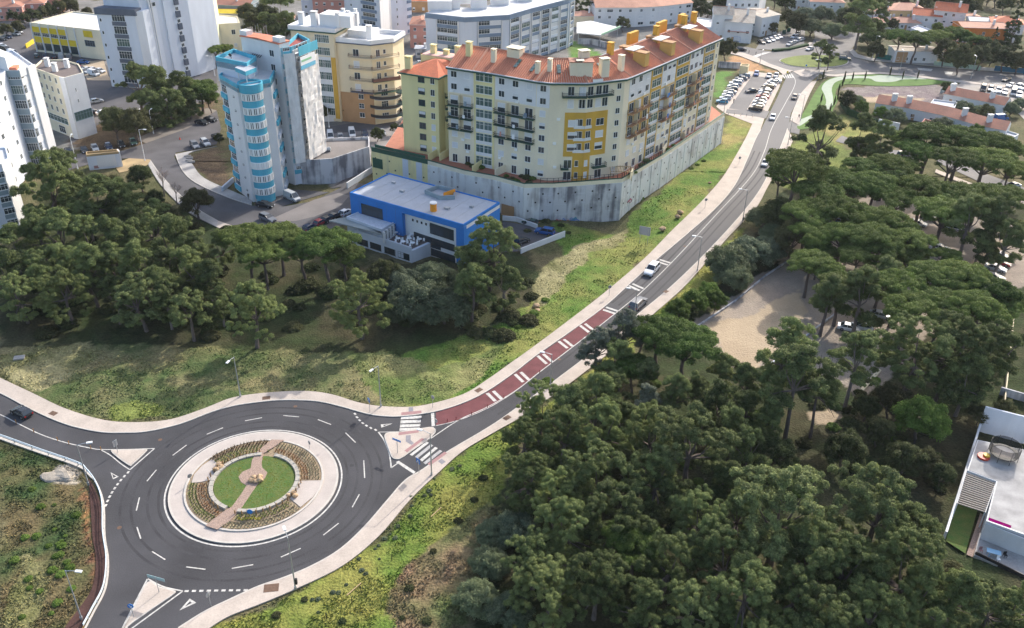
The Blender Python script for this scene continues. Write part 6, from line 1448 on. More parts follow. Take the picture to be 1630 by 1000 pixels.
for (a, b, h, w) in [(3,2,4.2,1.6),(7.5,1.5,5.0,1.8),(10.5,4,3.8,1.2),(14,8,5,1.0),(16,7,4.6,1.0),(17.5,9,5,1.0),(19,6,4.2,1.0),(C1[0]-C0[0]+1,2,5.0,1.2)]:
    q = C0+uC*a+nC*b; chimney(cb, q[0], q[1], zc1+1, zc1+1+h*.8, w, M_white, w*.8, math.atan2(uC[1], uC[0]))
q = C0+uC*14+nC*5; MB().obox(tuple(q), tuple(uC), 5.0, 3.2, zc1+1.2, zc1+4.6).build("roof_room", M_white, cb)
q = R0+uC*9+nC*4; chimney(cb, q[0], q[1], zc2, zc2+4.2, 1.6, M_white, 1.2, 0); q = R0+uC*5+nC*9; MB().obox(tuple(q), tuple(uC), 4, 3, zc2, zc2+2.2).build("roof_room", M_white, cb)
cw = [W(581,178,3.0), W(600,180,3.0), W(615,172,3.0), W(617,165,3.0), W(606,160,3.0), W(580,166,3.0)]
r_ = block("terrace_wall", "white curved terrace wall at the foot of the cream apartment building", "wall", cw, 3.0, M_white, M_walk2)
low_wall([(513,193),(560,192),(581,180)], 2.0, .4, M_white, "white garden wall below the cream apartment building", "garden_wall")
# white tower with fin
zw = 30.0
tw1 = [W(543,-60,zw), W(600,-52,zw), W(618,-60,zw), W(652,-66,zw), W(640,-85,zw), W(560,-85,zw)]
wt = block("apartment_tower", "white slab tower with grey balcony fronts behind the bare tree", "building", tw1, zw, M_whiteb, M_roofwhite)
e1 = Face(wt, tw1[0], tw1[1], 0, zw); e2 = Face(wt, tw1[1], tw1[2], 0, zw); e3 = Face(wt, tw1[2], tw1[3], 0, zw)
e2.panel(.1, e2.L-.1, 0, zw, M_white, .3, "white_fin")
for f in range(10):
    z = f*3+.3; e1.win(e1.L*.7, z+1.2, e1.L*.34, 1.5, 'm4'); e1.panel(e1.L*.5, e1.L*.92, z, z+1.1, M_greyblue, .5, "balcony_front"); e1.win(e1.L*.2, z+1.2, .8, 1.0, 'dark'); e3.win(e3.L*.3, z+1.2, .7, 1.1, 'dark'); e3.panel(e3.L*.78, e3.L*.98, z+.2, z+1.4, M_greyblue, .3, "balcony_front")
# blue grey and white block: front part and long wing
zg2 = 19.5
bw = root("apartment_block", (*W(760,110), 0), "white apartment block with blue-grey bands and glazed balconies behind the yellow building", "building")
v = [W(677,20,zg2), W(740,27,zg2), W(810,23,zg2), W(845,13,zg2), W(905,2,zg2-1), W(915,-3,zg2-1)]
vb = bent(v, 17)
MB().prism(v+vb[::-1], 0, zg2-.4).build("wall", M_whiteb, bw); MB().prism(bent(v,.3)+bent(v,16.7)[::-1], zg2-.4, zg2-.2).build("roof", M_roofwhite, bw)
for i in range(len(v)-1):
    fc = Face(bw, v[i], v[i+1], 0, zg2); fc.panel(.02, fc.L-.02, zg2-1.9, zg2-.1, M_greyblue, .25, "blue_grey_band")
    nb = {0: 1, 1: 1, 2: 2, 3: 4, 4: 1}[i]
    for b_i in range(nb):
        t0 = fc.L*(b_i+(.30 if nb == 1 else .12))/nb; t1 = fc.L*(b_i+(.82 if nb == 1 else .88))/nb
        fc.panel(t0-.5, t1+.3, 0, zg2-1.92, M_greyblue, .10, "blue_grey_panel"); fc.panel(t1+.1, t1+.5, 0, zg2-1.92, M_white, .5, "white_fin"); fc.panel(t0-.3, t0-.05, 0, zg2-1.92, M_white, .5, "white_fin")
        for f in range(6):
            z = f*2.95+.3; fc.panel(t0, t1, z, z+1.0, _wr.choice([M_greyblue, M_greyblue, M_whiteb]), .4, "balcony_front")
            n_ = max(1, int((t1-t0)/3.5))
            for k in range(n_): fc.win(t0+(t1-t0)*(k+.5)/n_, z+1.05, (t1-t0)/n_-.15, 1.6, _wr.choice(['m4', 'm5', 'm3', 'shut']), None, _wr.choice([M_glass, M_glass, M_glass2]), out=_wr.choice([.12, .3]))
for (x, y, w, h) in [(700,14,9,3.2),(726,12,3,3.6),(762,12,6,3.4),(795,6,7,2.6),(835,0,6,2.8),(870,-6,5,2.4),(745,4,8,5.0),(708,8,1.2,3.0)]:
    c = W(x, y, zg2); MB().obox(c, (1, .1), w/2, 2.2, zg2-.2, zg2+h).build("roof_room", M_white, bw)
# pink house behind it, left
def gable_house(label, px, w, d, ang_deg, h, wallm, roofm, rise=1.8, hip=True, cat="house", group=None, win=True, zbase=0.0, chim=True, name="house", fr=None, nw=None):
    x, y = W(px[0], px[1], zbase+h); a = math.radians(ang_deg); u = np.array((math.cos(a), math.sin(a))); n = np.array((-u[1], u[0])); c = np.array((x, y))
    # px marks the middle of the front eave; the house runs back from it
    A_ = c-u*w/2; P = [tuple(A_), tuple(A_+u*w), tuple(A_+u*w+n*d), tuple(A_+n*d)]
    rt = root(name, (x, y, zbase), label, cat, group)
    MB().prism(P, zbase-.3, zbase+h).build("wall", wallm, rt)
    O_ = inset(P, -.45); z = zbase+h
    MB().prism(O_, z, z+.12, bottom=True).build("eaves", M_white, rt)
    mid0 = c-u*(w/2-(min(w, d)*.5 if hip else -.45))+n*d/2; mid1 = c+u*(w/2-(min(w, d)*.5 if hip else -.45))+n*d/2
    if hip and w <= d+.1: mid0 = c+n*min(w, d)*.5; mid1 = c+n*(d-min(w, d)*.5)
    b = MB(); z1 = z+.124; zr = z+rise
    if hip and w <= d+.1:
        b.poly([(*O_[0], z1), (*O_[1], z1), (*mid0, zr)]); b.poly([(*O_[1], z1), (*O_[2], z1), (*mid1, zr), (*mid0, zr)]); b.poly([(*O_[2], z1), (*O_[3], z1), (*mid1, zr)]); b.poly([(*O_[3], z1), (*O_[0], z1), (*mid0, zr), (*mid1, zr)])
    else:
        b.poly([(*O_[0], z1), (*O_[1], z1), (*mid1, zr), (*mid0, zr)]); b.poly([(*O_[2], z1), (*O_[3], z1), (*mid0, zr), (*mid1, zr)])
        b.poly([(*O_[1], z1), (*O_[2], z1), (*mid1, zr)], mi=0 if hip else 1); b.poly([(*O_[3], z1), (*O_[0], z1), (*mid0, zr)], mi=0 if hip else 1)
    ro = b.build("roof", [roofm, wallm], rt)
    rb = MB(); rb.tube([(*mid0, zr+.02), (*mid1, zr+.02)], .14, 5); rb.build("ridge_cap", M_tile_pale, ro)
    f = Face(rt, P[0], P[1], zbase, z); f2_ = Face(rt, P[1], P[2], zbase, z); f3_ = Face(rt, P[3], P[0], zbase, z)
    if win:
        nfl = max(1, int(h/2.8)); nn_ = nw or max(2, int(w/3.2))
        for fl_ in range(nfl):
            for k in range(nn_): f.win(f.L*(k+.5)/nn_, zbase+fl_*2.9+.9, 1.1, 1.25, _wr.choice(['dark', 'shut', 'dark', 'half']), fr)
            for g_ in (f2_, f3_):
                for k in range(2): g_.win(g_.L*(k+.5)/2, zbase+fl_*2.9+.9, 1.0, 1.2, 'dark', fr)
        f.win(f.L*(.5 if nn_ % 2 == 0 else 1.0/nn_), zbase+.05, 1.0, 2.05, 'door', M_brownwall, M_brownwall, "door")
    if chim: q = c+u*w*.25+n*d*.3; chimney(rt, q[0], q[1], z, z+rise+1.0, .8, M_white)
    return rt, f
gable_house("salmon pink house wedged left of the blue-grey block", (668,40), 8, 14, 0, 9, M_pinkwall, M_tile_old, 1.6)
gable_house("small stone shed at the lane left of the blue-grey block", (671,78), 5, 5, 0, 3.5, MATS["weathered_grey_concrete"], M_roofgrey, .5)
# white row with terracotta roofs
v = [W(947,12,8.5), W(1012,12,8.5), W(1050,10,8.5), W(1103,4,8.5)]
wr_ = root("apartment_row", (*W(1010,45), 0), "white three-storey row with pinkish tiled roof behind the yellow building", "building")
MB().prism(v+bent(v,14)[::-1], 0, 8.5).build("wall", M_white, wr_); roof_slopes(bent(v,-.6), bent(v,7), 8.52, 11.5, M_tile_pale, wr_); roof_slopes(bent(v,14.5)[::-1], bent(v,7)[::-1], 8.52, 11.5, M_tile_pale, wr_)
for i in range(3):
    fc = Face(wr_, v[i], v[i+1], 0, 8.5); n = int(fc.L/4.2)
    for f in range(3):
        for k in range(n): fc.win(fc.L*(k+.5)/n, f*2.8+.9, _wr.choice([1.2, 1.2, 2.6]), 1.2, _wr.choice(['dark', 'm3', 'shut', 'dark']))
mk = root("market_roof", (*W(945,45), 0), "low pale market shed roof with green edge left of the white row", "shed")
P = WL([(918,52),(957,56),(987,44),(940,33),(918,36)], 4.2); MB().prism(ccw(P), 3.8, 4.2, bottom=True).build("roof", M_roofwhite, mk); 
for q in inset(P, .8): MB().tube([(*q, 0), (*q, 3.8)], .15, 6).build("post", M_metal, mk)
a, b_ = np.array(W(958,56,4.2)), np.array(W(987,44,4.2)); MB().obox(tuple((a+b_)/2), tuple(b_-a), float(np.linalg.norm(b_-a))/2, .25, 4.21, 4.9).build("green_fascia", mat("mint_green_paint", (0.35,0.55,0.38), 0.7), mk)
gable_house("small tiled house behind the market shed", (931,26), 9, 8, 5, 4.5, M_cream, M_tile_pale, 1.6)
block("low_shed", "pale low flat shed behind the yellow building's right wing", "shed", [W(1108,40,4), W(1142,47,4), W(1143,32,4), W(1110,28,4)], 4, M_white, M_roofwhite)
low_wall([(920,70),(940,70),(975,78)], 2.2, .5, M_wallst2, "long grey wall behind the yellow building's roofline", "garden_wall")
low_wall([(1143,107),(1178,109)], 2.2, .4, M_wallst2, "grey block wall between the yellow building and the car park", "garden_wall")
block("electricity_hut", "small cream flat-roofed electricity hut at the car park's top corner", "hut", [W(1178,105,3.2), W(1191,106.5,3.2), W(1193,102.5,3.2), W(1180,102,3.2)], 3.2, mat("warm_cream_render", (0.72,0.60,0.38), 0.85, 0.1, 1), MATS["warm_cream_render"])  # one even warm cream on walls and roof
# white hall by the far roundabout
wh, fw_ = gable_house("white hall with grey lichened roof and blue sign beside the far car park", (1177,36), 11.5, 22, -14, 8.2, M_white, M_tile_grey, 3.4, hip=False)
fw_.win(fw_.L*.5, .5, 3.0, 1.8, 'shut', M_signblue, None, "blue_sign"); fw_.panel(fw_.L*.12, fw_.L*.9, 4.4, 4.55, M_pinkwall, .8, "balcony")
gable_house("narrow white gabled tower part left of the white hall", (1152,24), 8, 9, -8, 10.5, M_white, M_tile_grey, 2.6, hip=False, cat="building")
gable_house("long white wing with small square windows behind the hall", (1228,26), 12, 16, 38, 8.0, M_white, M_tile_grey, 1.2, hip=False, cat="building")
block("apartment_block", "white flat-roofed block with three window rows behind the white hall", "building", [W(1160,-22,16), W(1213,-22,16), W(1225,-34,16), W(1175,-38,16)], 16, M_white, M_roofwhite)
_b = [o for o in bpy.data.objects if o.get("label") == "white flat-roofed block with three window rows behind the white hall"][0]
fc = Face(_b, W(1160,-22,16), W(1213,-22,16), 0, 16)
for f in range(5):
    for k in range(5): fc.win(fc.L*(k+.5)/5, f*3+1, 1.2, 1.4, 'dark')
# top right houses
gable_house("white terrace houses half hidden at the top between trees", (1292,-2), 18, 9, -8, 6, M_white, M_tile_old, 1.6, nw=5)
gable_house("white villa with dark roof edge right of the white terrace", (1318,4), 16, 9, -4, 6, M_white, M_tile_old, 1.8, nw=4)
gable_house("white villa with orange roof behind the tall dark trees", (1408,18), 12, 9, 12, 6.0, M_white, M_tile_pale, 2.0)
gable_house("yellow two-storey villa with pale hipped terracotta roof", (1448,17), 17, 12, 0, 6.6, mat("ochre_cream_render", (0.62,0.50,0.26), 0.85, 0.1, .5), M_tile_pale, 2.4)
gable_house("low white cottage with hipped orange roof below the yellow villa", (1443,37), 13, 8, -6, 3.0, M_white, M_tile_pale, 1.9)
gable_house("low orange-roofed cottage at the left of the cottages", (1408,36), 11, 8, 0, 3.0, M_white, M_tile_pale, 1.6)
gable_house("white house with bright orange roof right of the yellow villa", (1476,26), 12, 10, -20, 6, M_white, M_tile, 2.4, hip=False)
gable_house("tall white house with steep red gable and balcony", (1513,19), 13, 10, -24, 8.6, M_white, M_tile, 3.0, hip=False)
gable_house("low brown-roofed annex right of the tall white house", (1543,28), 12, 7, 0, 4.0, M_cream, M_tile_pale, 1.2)
gable_house("white villa with grey terrace roof behind the orange house", (1572,36), 14, 10, -14, 6.5, M_white, M_roofwhite, 1.2, hip=False)
gable_house("white house with bright orange roof at the right edge", (1605,38), 13, 11, -20, 7.5, M_white, M_tile, 2.2)
oh, fo_ = gable_house("burnt orange three-storey house with pale tiled roof", (1568,45), 18, 11, -3, 9.5, mat("burnt_orange_render", (0.60,0.20,0.05), 0.85, 0.15, .6), M_tile_pale, 1.4, hip=False, nw=3)
fo_.panel(0, fo_.L, -.2, 2.6, M_white, .06); fo_.balcony(-1.5, 5, 4.0, 1.6, M_white, M_white)
gable_house("low house with wide pink tiled roof below the orange house", (1550,82), 22, 9, -2, 3.2, M_cream, M_tile_pale, 1.6)
gh, fg = gable_house("white and brown garage house behind the green hedge fence", (1460,82), 17, 8, -2, 4.6, M_white, M_tile_grey, .6, hip=False)
fg.panel(fg.L*.05, fg.L*.3, 0, 4.2, M_brownwall, .06)
block("low_shed", "grey flat roof behind the round umbrella pines", "shed", [W(1450,45,3.5), W(1484,58,3.5), W(1488,50,3.5), W(1462,40,3.5)], 3.5, M_whiteb, M_roofgrey)
low_wall([(1428,45),(1466,38),(1488,52)], 2.2, .4, MATS["weathered_grey_concrete"], "grey boundary wall below the hillside cottages", "boundary_wall")
low_wall([(1393,93),(1420,97),(1466,100)], 2.0, .3, mat("green_screen", (0.02,0.16,0.14), 0.8, .2, 1), "dark green screened fence along the upper road", "fence", cat="fence")
low_wall([(1486,104),(1520,107),(1560,112)], 1.6, .3, mat("pale_green_wall", (0.42,0.55,0.44), 0.85, .15, 1), "pale green garden wall along the upper road", "boundary_wall")
low_wall([(1582,113),(1640,118)], 2.0, .3, mat("blue_screen", (0.04,0.16,0.27), 0.8, .2, 1), "blue screened fence along the upper road at right", "fence", cat="fence")
# long tiled houses
def long_house(label, pts, zh, depth, nwin, stacks):
    v = WL(pts, zh); rt = root("row_house", (*v[0], 0), label, "house"); MB().prism(v+bent(v, depth)[::-1], 0, zh).build("wall", M_white, rt)
    roof_slopes(bent(v,-.4), bent(v, depth/2), zh+.02, zh+1.9, M_tile_old, rt); roof_slopes(bent(v, depth+.4)[::-1], bent(v, depth/2)[::-1], zh+.02, zh+1.9, M_tile_old, rt)
    for i in range(len(v)-1):
        fc = Face(rt, v[i], v[i+1], 0, zh); n = max(1, int(fc.L/5))
        for k in range(n): fc.win(fc.L*(k+.5)/n, .9, 1.0, 1.1, 'dark')
        fc.win(fc.L*.27, .05, .9, 1.9, 'door', M_brownwall, M_brownwall, "door")
    mids = bent(v, depth*.28)
    for t in stacks:
        i = min(int(t*(len(v)-1)), len(v)-2); tt = t*(len(v)-1)-i; q = np.array(mids[i])*(1-tt)+np.array(mids[i+1])*tt; chimney(rt, q[0], q[1], zh, zh+3.0, 1.5, M_white, 1.0)
    for (a, b__, c__) in ((v[0], bent(v, depth)[0], bent(v, depth/2)[0]), (bent(v, depth)[-1], v[-1], bent(v, depth/2)[-1])): MB().poly([(*a, zh), (*b__, zh), (*c__, zh+1.85)]).build("gable", M_white, rt)
    return rt
long_house("long low white row house with rust tiled roof nearer the pines", [(1394,164),(1440,171),(1500,183),(1560,200),(1602,208)], 3.6, 8, 5, (.14, .26, .62, .8))
long_house("long low white row house with rust tiled roof beside the gravel car park", [(1503,149),(1550,158),(1600,168)], 3.4, 7, 5, (.1, .75))
block("low_shed", "low shed with brown tiled lean-to in front of the long house", "shed", [W(1532,205,2.6), W(1553,211,2.6), W(1556,205,2.6), W(1535,200,2.6)], 2.6, M_white, M_tile_old)
block("low_shed", "grey-roofed lean-to at the right end of the long house", "shed", [W(1588,222,2.6), W(1602,227,2.6), W(1622,214,2.6), W(1603,208,2.6)], 2.6, M_white, M_roofgrey)
block("low_shed", "salmon and white corrugated shed behind the pines", "shed", [W(1463,200,2.4), W(1478,203,2.4), W(1488,194,2.4), W(1472,189,2.4)], 2.4, M_pinkwall, M_tile_pale)
block("low_shed", "grey roofed outhouse between the two long houses", "shed", [W(1480,166,2.6), W(1520,172,2.6), W(1524,163,2.6), W(1486,158,2.6)], 2.6, M_white, M_roofgrey)
low_wall([(1397,200),(1430,207)], 2.2, .4, M_white, "white wall end right of the dark garden hedge", "boundary_wall")
low_wall([(1339,166),(1350,182),(1375,192),(1397,200)], 1.8, 1.0, M_hedge, "curved dark clipped hedge below the park slope", "hedge", cat="hedge")
low_wall([(1497,148),(1520,137)], 1.4, .4, M_slate, "short grey wall at the corner of the gravel car park", "boundary_wall")
low_wall([(1230,82),(1255,80),(1285,73)], .9, 1.6, M_hedge, "clipped hedge edging the far roundabout's car park", "hedge", cat="hedge")
# left: schools and pink houses
ys = root("school_building", (*W(60,88), 0), "yellow and cream school with white fins and white roof at top left", "building")
zy = 10.5; Y0 = np.array(W(49,38,zy)); Y1 = np.array(W(118,46,zy)); uY = (Y1-Y0)/np.linalg.norm(Y1-Y0); nY = np.array((-uY[1], uY[0]))
P = [tuple(Y0), tuple(Y1+uY*12), tuple(Y1+uY*12+nY*22), tuple(Y0+nY*22)]
MB().prism(P, 0, zy).build("wall", M_cream2, ys); MB().prism(inset(P,.3), zy, zy+.05).build("roof", M_roofwhite, ys); MB().ring(P, inset(P,.3), zy, zy+.5).build("parapet", M_cream2, ys)
fy = Face(ys, P[0], P[1], 0, zy); LY = float(np.linalg.norm(Y1-Y0))
for k in range(5):
    t0 = LY*k/5+.3; t1 = LY*(k+1)/5-.3
    if k < 4: fy.panel(t0, t1, 7.6, 9.6, M_brightyel, .25); fy.win((t0+t1)/2, 6.1, t1-t0, 1.4, 'm4')
    fy.panel(t0, t1, 3.8, 6.0, M_brightyel, .25); fy.win((t0+t1)/2, .9, t1-t0, 2.7, 'm4', M_dkgreen)
for k in range(6): fy.panel(LY*k/5-.2, LY*k/5+.2, 0, zy+.4, M_white, .4, "white_fin")
fy.panel(LY+4, LY+8, 8, 10.3, M_brightyel, .2); fy.win(LY+6, 4.6, 4.6, 2.2, 'm4', M_slate)
low_wall([(57,79),(100,84),(137,88)], 1.6, .3, M_brightyel, "long yellow wall in front of the yellow school", "boundary_wall"); low_wall([(42,77),(58,66)], 1.6, .3, M_brightyel, "yellow sloping wall left of the yellow school", "boundary_wall")
for i, (x, y, w, a) in enumerate([(6,12,14,14),(30,7,20,16),(62,0,18,16)]):
    gable_house(f"salmon pink terraced house with arched porches, {['left end','middle','right end'][i]} of the row", (x, y), w, 10, a, 5.6, M_pinkwall, M_tile_old, 1.8)
cs = root("school_building", (*W(345,120), 0), "cream flat-roofed block with yellow window side behind the turquoise tower", "building")
zk = 12.0; K0 = np.array(W(308,30,zk)); K1 = np.array(W(326,41,zk)); K2 = np.array(W(382,38,zk)); 
P = ccw([tuple(K0), tuple(K1), tuple(K2), tuple(W(378,28,zk)), tuple(W(340,24,zk))])
MB().prism(P, 0, zk).build("wall", M_cream2, cs); MB().prism(inset(P,.3), zk, zk+.05).build("roof", M_roofwhite, cs); MB().ring(P, inset(P,.3), zk, zk+.4).build("parapet", M_cream2, cs)
fk = Face(cs, tuple(K0), tuple(K1), 0, zk); fk2 = Face(cs, tuple(K1), tuple(K2), 0, zk); fk.panel(0, fk.L, 0, zk, M_brightyel, .1)
for f in range(3):
    for k in range(4): fk.win(fk.L*(k+.5)/4, f*3.6+1.2, 1.4, 1.6, 'm2', out=.104)
fk2.win(fk2.L*.78, 8.2, 1.4, 1.8, 'dark'); fk2.win(fk2.L*.8, 3.5, 1.2, 1.4, 'shut')
ty = root("stair_tower", (*W(318,60), 0), "tall pale yellow tower with bright yellow window strip beside the white slab tower", "building")
P = ccw([W(303,10,20), W(336,16,20), W(345,2,20), W(310,-4,20)]); MB().prism(P, 0, 32).build("wall", mat("pale_lemon_render", (0.76,0.73,0.50), 0.85, .1, .4), ty); ft_ = Face(ty, W(296,2,20), W(303,10,20), 0, 30)
MB().prism(ccw([W(296,4,20), W(303,11,20), W(312,4,20), W(303,-2,20)]), 0, 32).build("wall", M_brightyel, ty)
for f in range(10): ft_.win(ft_.L*.5, f*3+.6, 1.8, 1.3, 'm2', out=.05)
yb2, fy2 = gable_house("low block with bright yellow sloping canopy behind the cream block", (365,22), 16, 8, 0, 5, M_cream2, M_brightyel, 1.2, hip=False)
gable_house("grey gabled hall with red roof edge behind the yellow canopy", (350,8), 26, 12, -6, 7, M_slate, M_tile_old, 2.0, hip=False)
gable_house("white house between the dark pines and the cream building", (500,-2), 12, 8, 0, 8, M_whiteb, M_tile_old, 1.5)
gable_house("salmon block behind the cream building's chimneys", (522,0), 14, 8, 0, 9, M_pinkwall, M_tile_old, 1.5)
gable_house("terracotta walled house between the white tower and the blue-grey block", (666,2), 9, 8, 0, 5, M_brownwall, M_tile, 1.5)
gable_house("low white garden house with green shade behind the cream block", (455,30), 7, 6, 10, 3, M_white, M_tile_pale, 1.0)
# utility building on the left street
ub_ = block("utility_building", "small white street building with orange-tan flat roof beside the left street", "building", [W(137,247,4.2), W(189,242,4.2), W(186,238,4.2), W(137,242,4.2)], 4.2, M_whiteb, MATS["sandy_soil"], parapet=MATS["sandy_soil"])
fc = Face(ub_, W(137,247,4.2), W(189,242,4.2), 0, 4.2); fc.panel(fc.L*.28, fc.L*.86, .5, 3.6, M_white, .06); graf = fc.panel(fc.L*.15, fc.L*.30, .2, 1.0, M_pink, .05, "graffiti")
fr2 = Face(ub_, W(189,242,4.2), W(186,238,4.2), 0, 4.2); fr2.panel(0, fr2.L, 0, 4.3, M_white, .3, "white_fin")
# ------------------------------------------------------------------ white house, bottom right
hz_ = 3.4
hs = root("modern_house", (*W(1600,800), 0), "modern white flat-roofed house with magenta roof panel at lower right", "house")
RT = WL([(1556,700),(1640,718),(1720,740),(1700,880),(1630,857.5),(1568.8,833),(1586,766),(1539.8,748.8)], hz_)
MB().prism(ccw(RT), -2, hz_-.02).build("wall", M_white, hs); MB().prism(inset(RT,.15), hz_-.02, hz_+.02).build("roof", mat("white_roof_paint", (0.43,0.42,0.41), .9, .35, .5, n2=.08, spec=.1), hs)
a, b_ = np.array(W(1569.2,832,hz_)), np.array(W(1700,879,hz_)); fh_ = Face(hs, tuple(a), tuple(b_), 0, hz_)
fh_.panel(0, fh_.L, hz_, hz_+.35, M_white, .05, "parapet", .2)
fh_.win(2.6, .1, 2.4, 2.2, 'door', M_black); fh_.win(8.0, .1, 2.4, 2.2, 'door', M_black)
MB().prism(ccw(WL([(1574,824.5),(1610,837.5),(1606.5,845),(1573,832)], hz_+.05)), hz_+.03, hz_+.14, bottom=True).build("roof_panel", mat("magenta_panel", (0.17,0.004,0.09), .95, spec=0.0), hs)
MB().prism(ccw(WL([(1550.5,884),(1560,848),(1640,878),(1720,905),(1700,945),(1630,918)], .5)), -1, .5).build("terrace", M_walk2, hs)
q0, q1, q2_, q3_ = [np.array(p) for p in WL([(1539,750),(1585,767),(1568,815),(1524,801)], hz_-.3)]
for k in range(17):
    t = k/16; p = q0+(q3_-q0)*t; q = q1+(q2_-q1)*t
    MB().obox(tuple((p+q)/2), tuple(q-p), float(np.linalg.norm(q-p))/2, .11, hz_-.35, hz_-.22).build("slat", mat("grey_brown_slat", (0.30,0.27,0.24), .9, .2, 2), hs)
for p, q in ((q0, q3_), (q1, q2_)): MB().obox(tuple((p+q)/2), tuple(q-p), float(np.linalg.norm(q-p))/2, .1, hz_-.6, hz_-.36).build("pergola_beam", M_white, hs)
for p in (q2_, q3_): MB().tube([(*p, -.5), (*p, hz_-.6)], .09, 6).build("pergola_post", M_white, hs)
low_wall([(1500.6,863),(1530,770),(1555.7,690)], 2.0, .3, M_white, "long white plot wall left of the modern house", "boundary_wall")
low_wall([(1555.7,684),(1600,696),(1680,716)], 4.8, .3, M_whiteb, "white back wall behind the trampoline", "boundary_wall")
sheet([(1505,862),(1520,800),(1556,812),(1536,882)], "lawn", M_lawn, .12); 
sheet([(1538,884),(1560,818),(1568,822),(1548,888)], "stone_path", M_plaza, .14)
# trampoline
x, y = W(1598,720,hz_+.9); tp = root("trampoline", (x, y, hz_), "round trampoline with dark safety net beside the white back wall", "trampoline")
MB().ring(ccirc((x,y),2.1), ccirc((x,y),1.6), hz_+.85, hz_+.95).build("rim_pad", M_black, tp); MB().prism(ccirc((x,y),1.6), hz_+.86, hz_+.9, bottom=True).build("jump_mat", mat("pale_mat", (0.5,0.45,0.4), .8), tp)
for k in range(8):
    a = k*math.pi/4; MB().tube([(x+2.15*math.cos(a), y+2.15*math.sin(a), hz_), (x+2.15*math.cos(a), y+2.15*math.sin(a), hz_+2.6)], .035, 5).build("net_pole", M_black, tp)
netm = bpy.data.materials.new("safety_net"); netm.use_nodes = True; _t = netm.node_tree; _p = _t.nodes["Principled BSDF"]; _p.inputs["Base Color"].default_value = (.03,.03,.035,1)
_tr3 = _t.nodes.new("ShaderNodeBsdfTransparent"); _m3 = _t.nodes.new("ShaderNodeMixShader"); _m3.inputs[0].default_value = .4; _t.links.new(_tr3.outputs[0], _m3.inputs[1]); _t.links.new(_p.outputs[0], _m3.inputs[2]); _t.links.new(_m3.outputs[0], _t.nodes["Material Output"].inputs[0])
MB().ring(ccirc((x,y),2.12), ccirc((x,y),2.10), hz_+.95, hz_+2.5).build("safety_net", netm, tp)
x, y = W(1566,726,hz_+.3); b = MB(); b.prism(ccirc((x,y),.9,10), hz_+.02, hz_+.35); tag(b.build("sand_box", mat("toy_red", (0.55,0.06,0.03), .5)), "small red and yellow toy box on the patio left of the trampoline", "toy box")
MB_ = MB().prism(ccirc((x+.4,y),.5,8), hz_+.36, hz_+.6).build("toy_cover", mat("toy_yellow", (0.7,0.45,0.04), .5)); tag(MB_, "yellow toy lying on the red toy box by the trampoline", "toy")
x, y = W(1580,884,.5); b = MB(); b.obox((x,y),(1,-.4),.9,.45,1.15,1.22)
for sx in (-.7,.7):
    for sy in (-.3,.3): b.box(x+sx-.04,y+sy-.04,.5,x+sx+.04,y+sy+.04,1.15)
tag(b.build("garden_table", mat("blue_table", (0.25,0.45,0.62), .5)), "pale blue table on the modern house's terrace", "table")
for i, (dx, dy, m) in enumerate([(-1.5,.5,M_pink),(1.5,-.3,M_black),(.2,-1.1,M_signwhite)]):
    b = MB(); X_, Y_ = x+dx, y+dy; b.box(X_-.22,Y_-.22,.9,X_+.22,Y_+.22,.96); b.box(X_-.22,Y_+.18,.97,X_+.22,Y_+.22,1.4)
    for sx in (-.18,.18):
        for sy in (-.18,.18): b.box(X_+sx-.02,Y_+sy-.02,.5,X_+sx+.02,Y_+sy+.02,.9)
    tag(b.build("garden_chair", m), f"{['pink','black','white'][i]} chair at the pale blue terrace table", "chair", "chairs at the terrace table")
low_wall([(1550,886),(1630,925),(1700,950)], 1.0, .12, M_black, "dark railing fence in front of the modern house's terrace", "fence", cat="fence")
low_wall([(1596,652),(1612,506)], 1.2, .2, M_cream, "pale narrow wall running uphill at the right edge", "boundary_wall")
low_wall([(1590,628),(1700,660)], 1.6, .3, M_wallst2, "grey garden wall above the modern house", "boundary_wall")
# car park kerbs under the pines
low_wall([(1110,520),(1170,480),(1218,440),(1290,392)], .3, .3, M_wallst2, "low kerb wall on the road side of the sandy car park", "kerb_wall")
low_wall([(1215,590),(1290,530),(1330,500)], .3, .3, M_wallst2, "low kerb wall across the sandy car park", "kerb_wall")
low_wall([(1365,630),(1400,590),(1345,650)][:2], .3, .6, M_cream, "low pale wall end near the leaning pine", "kerb_wall")
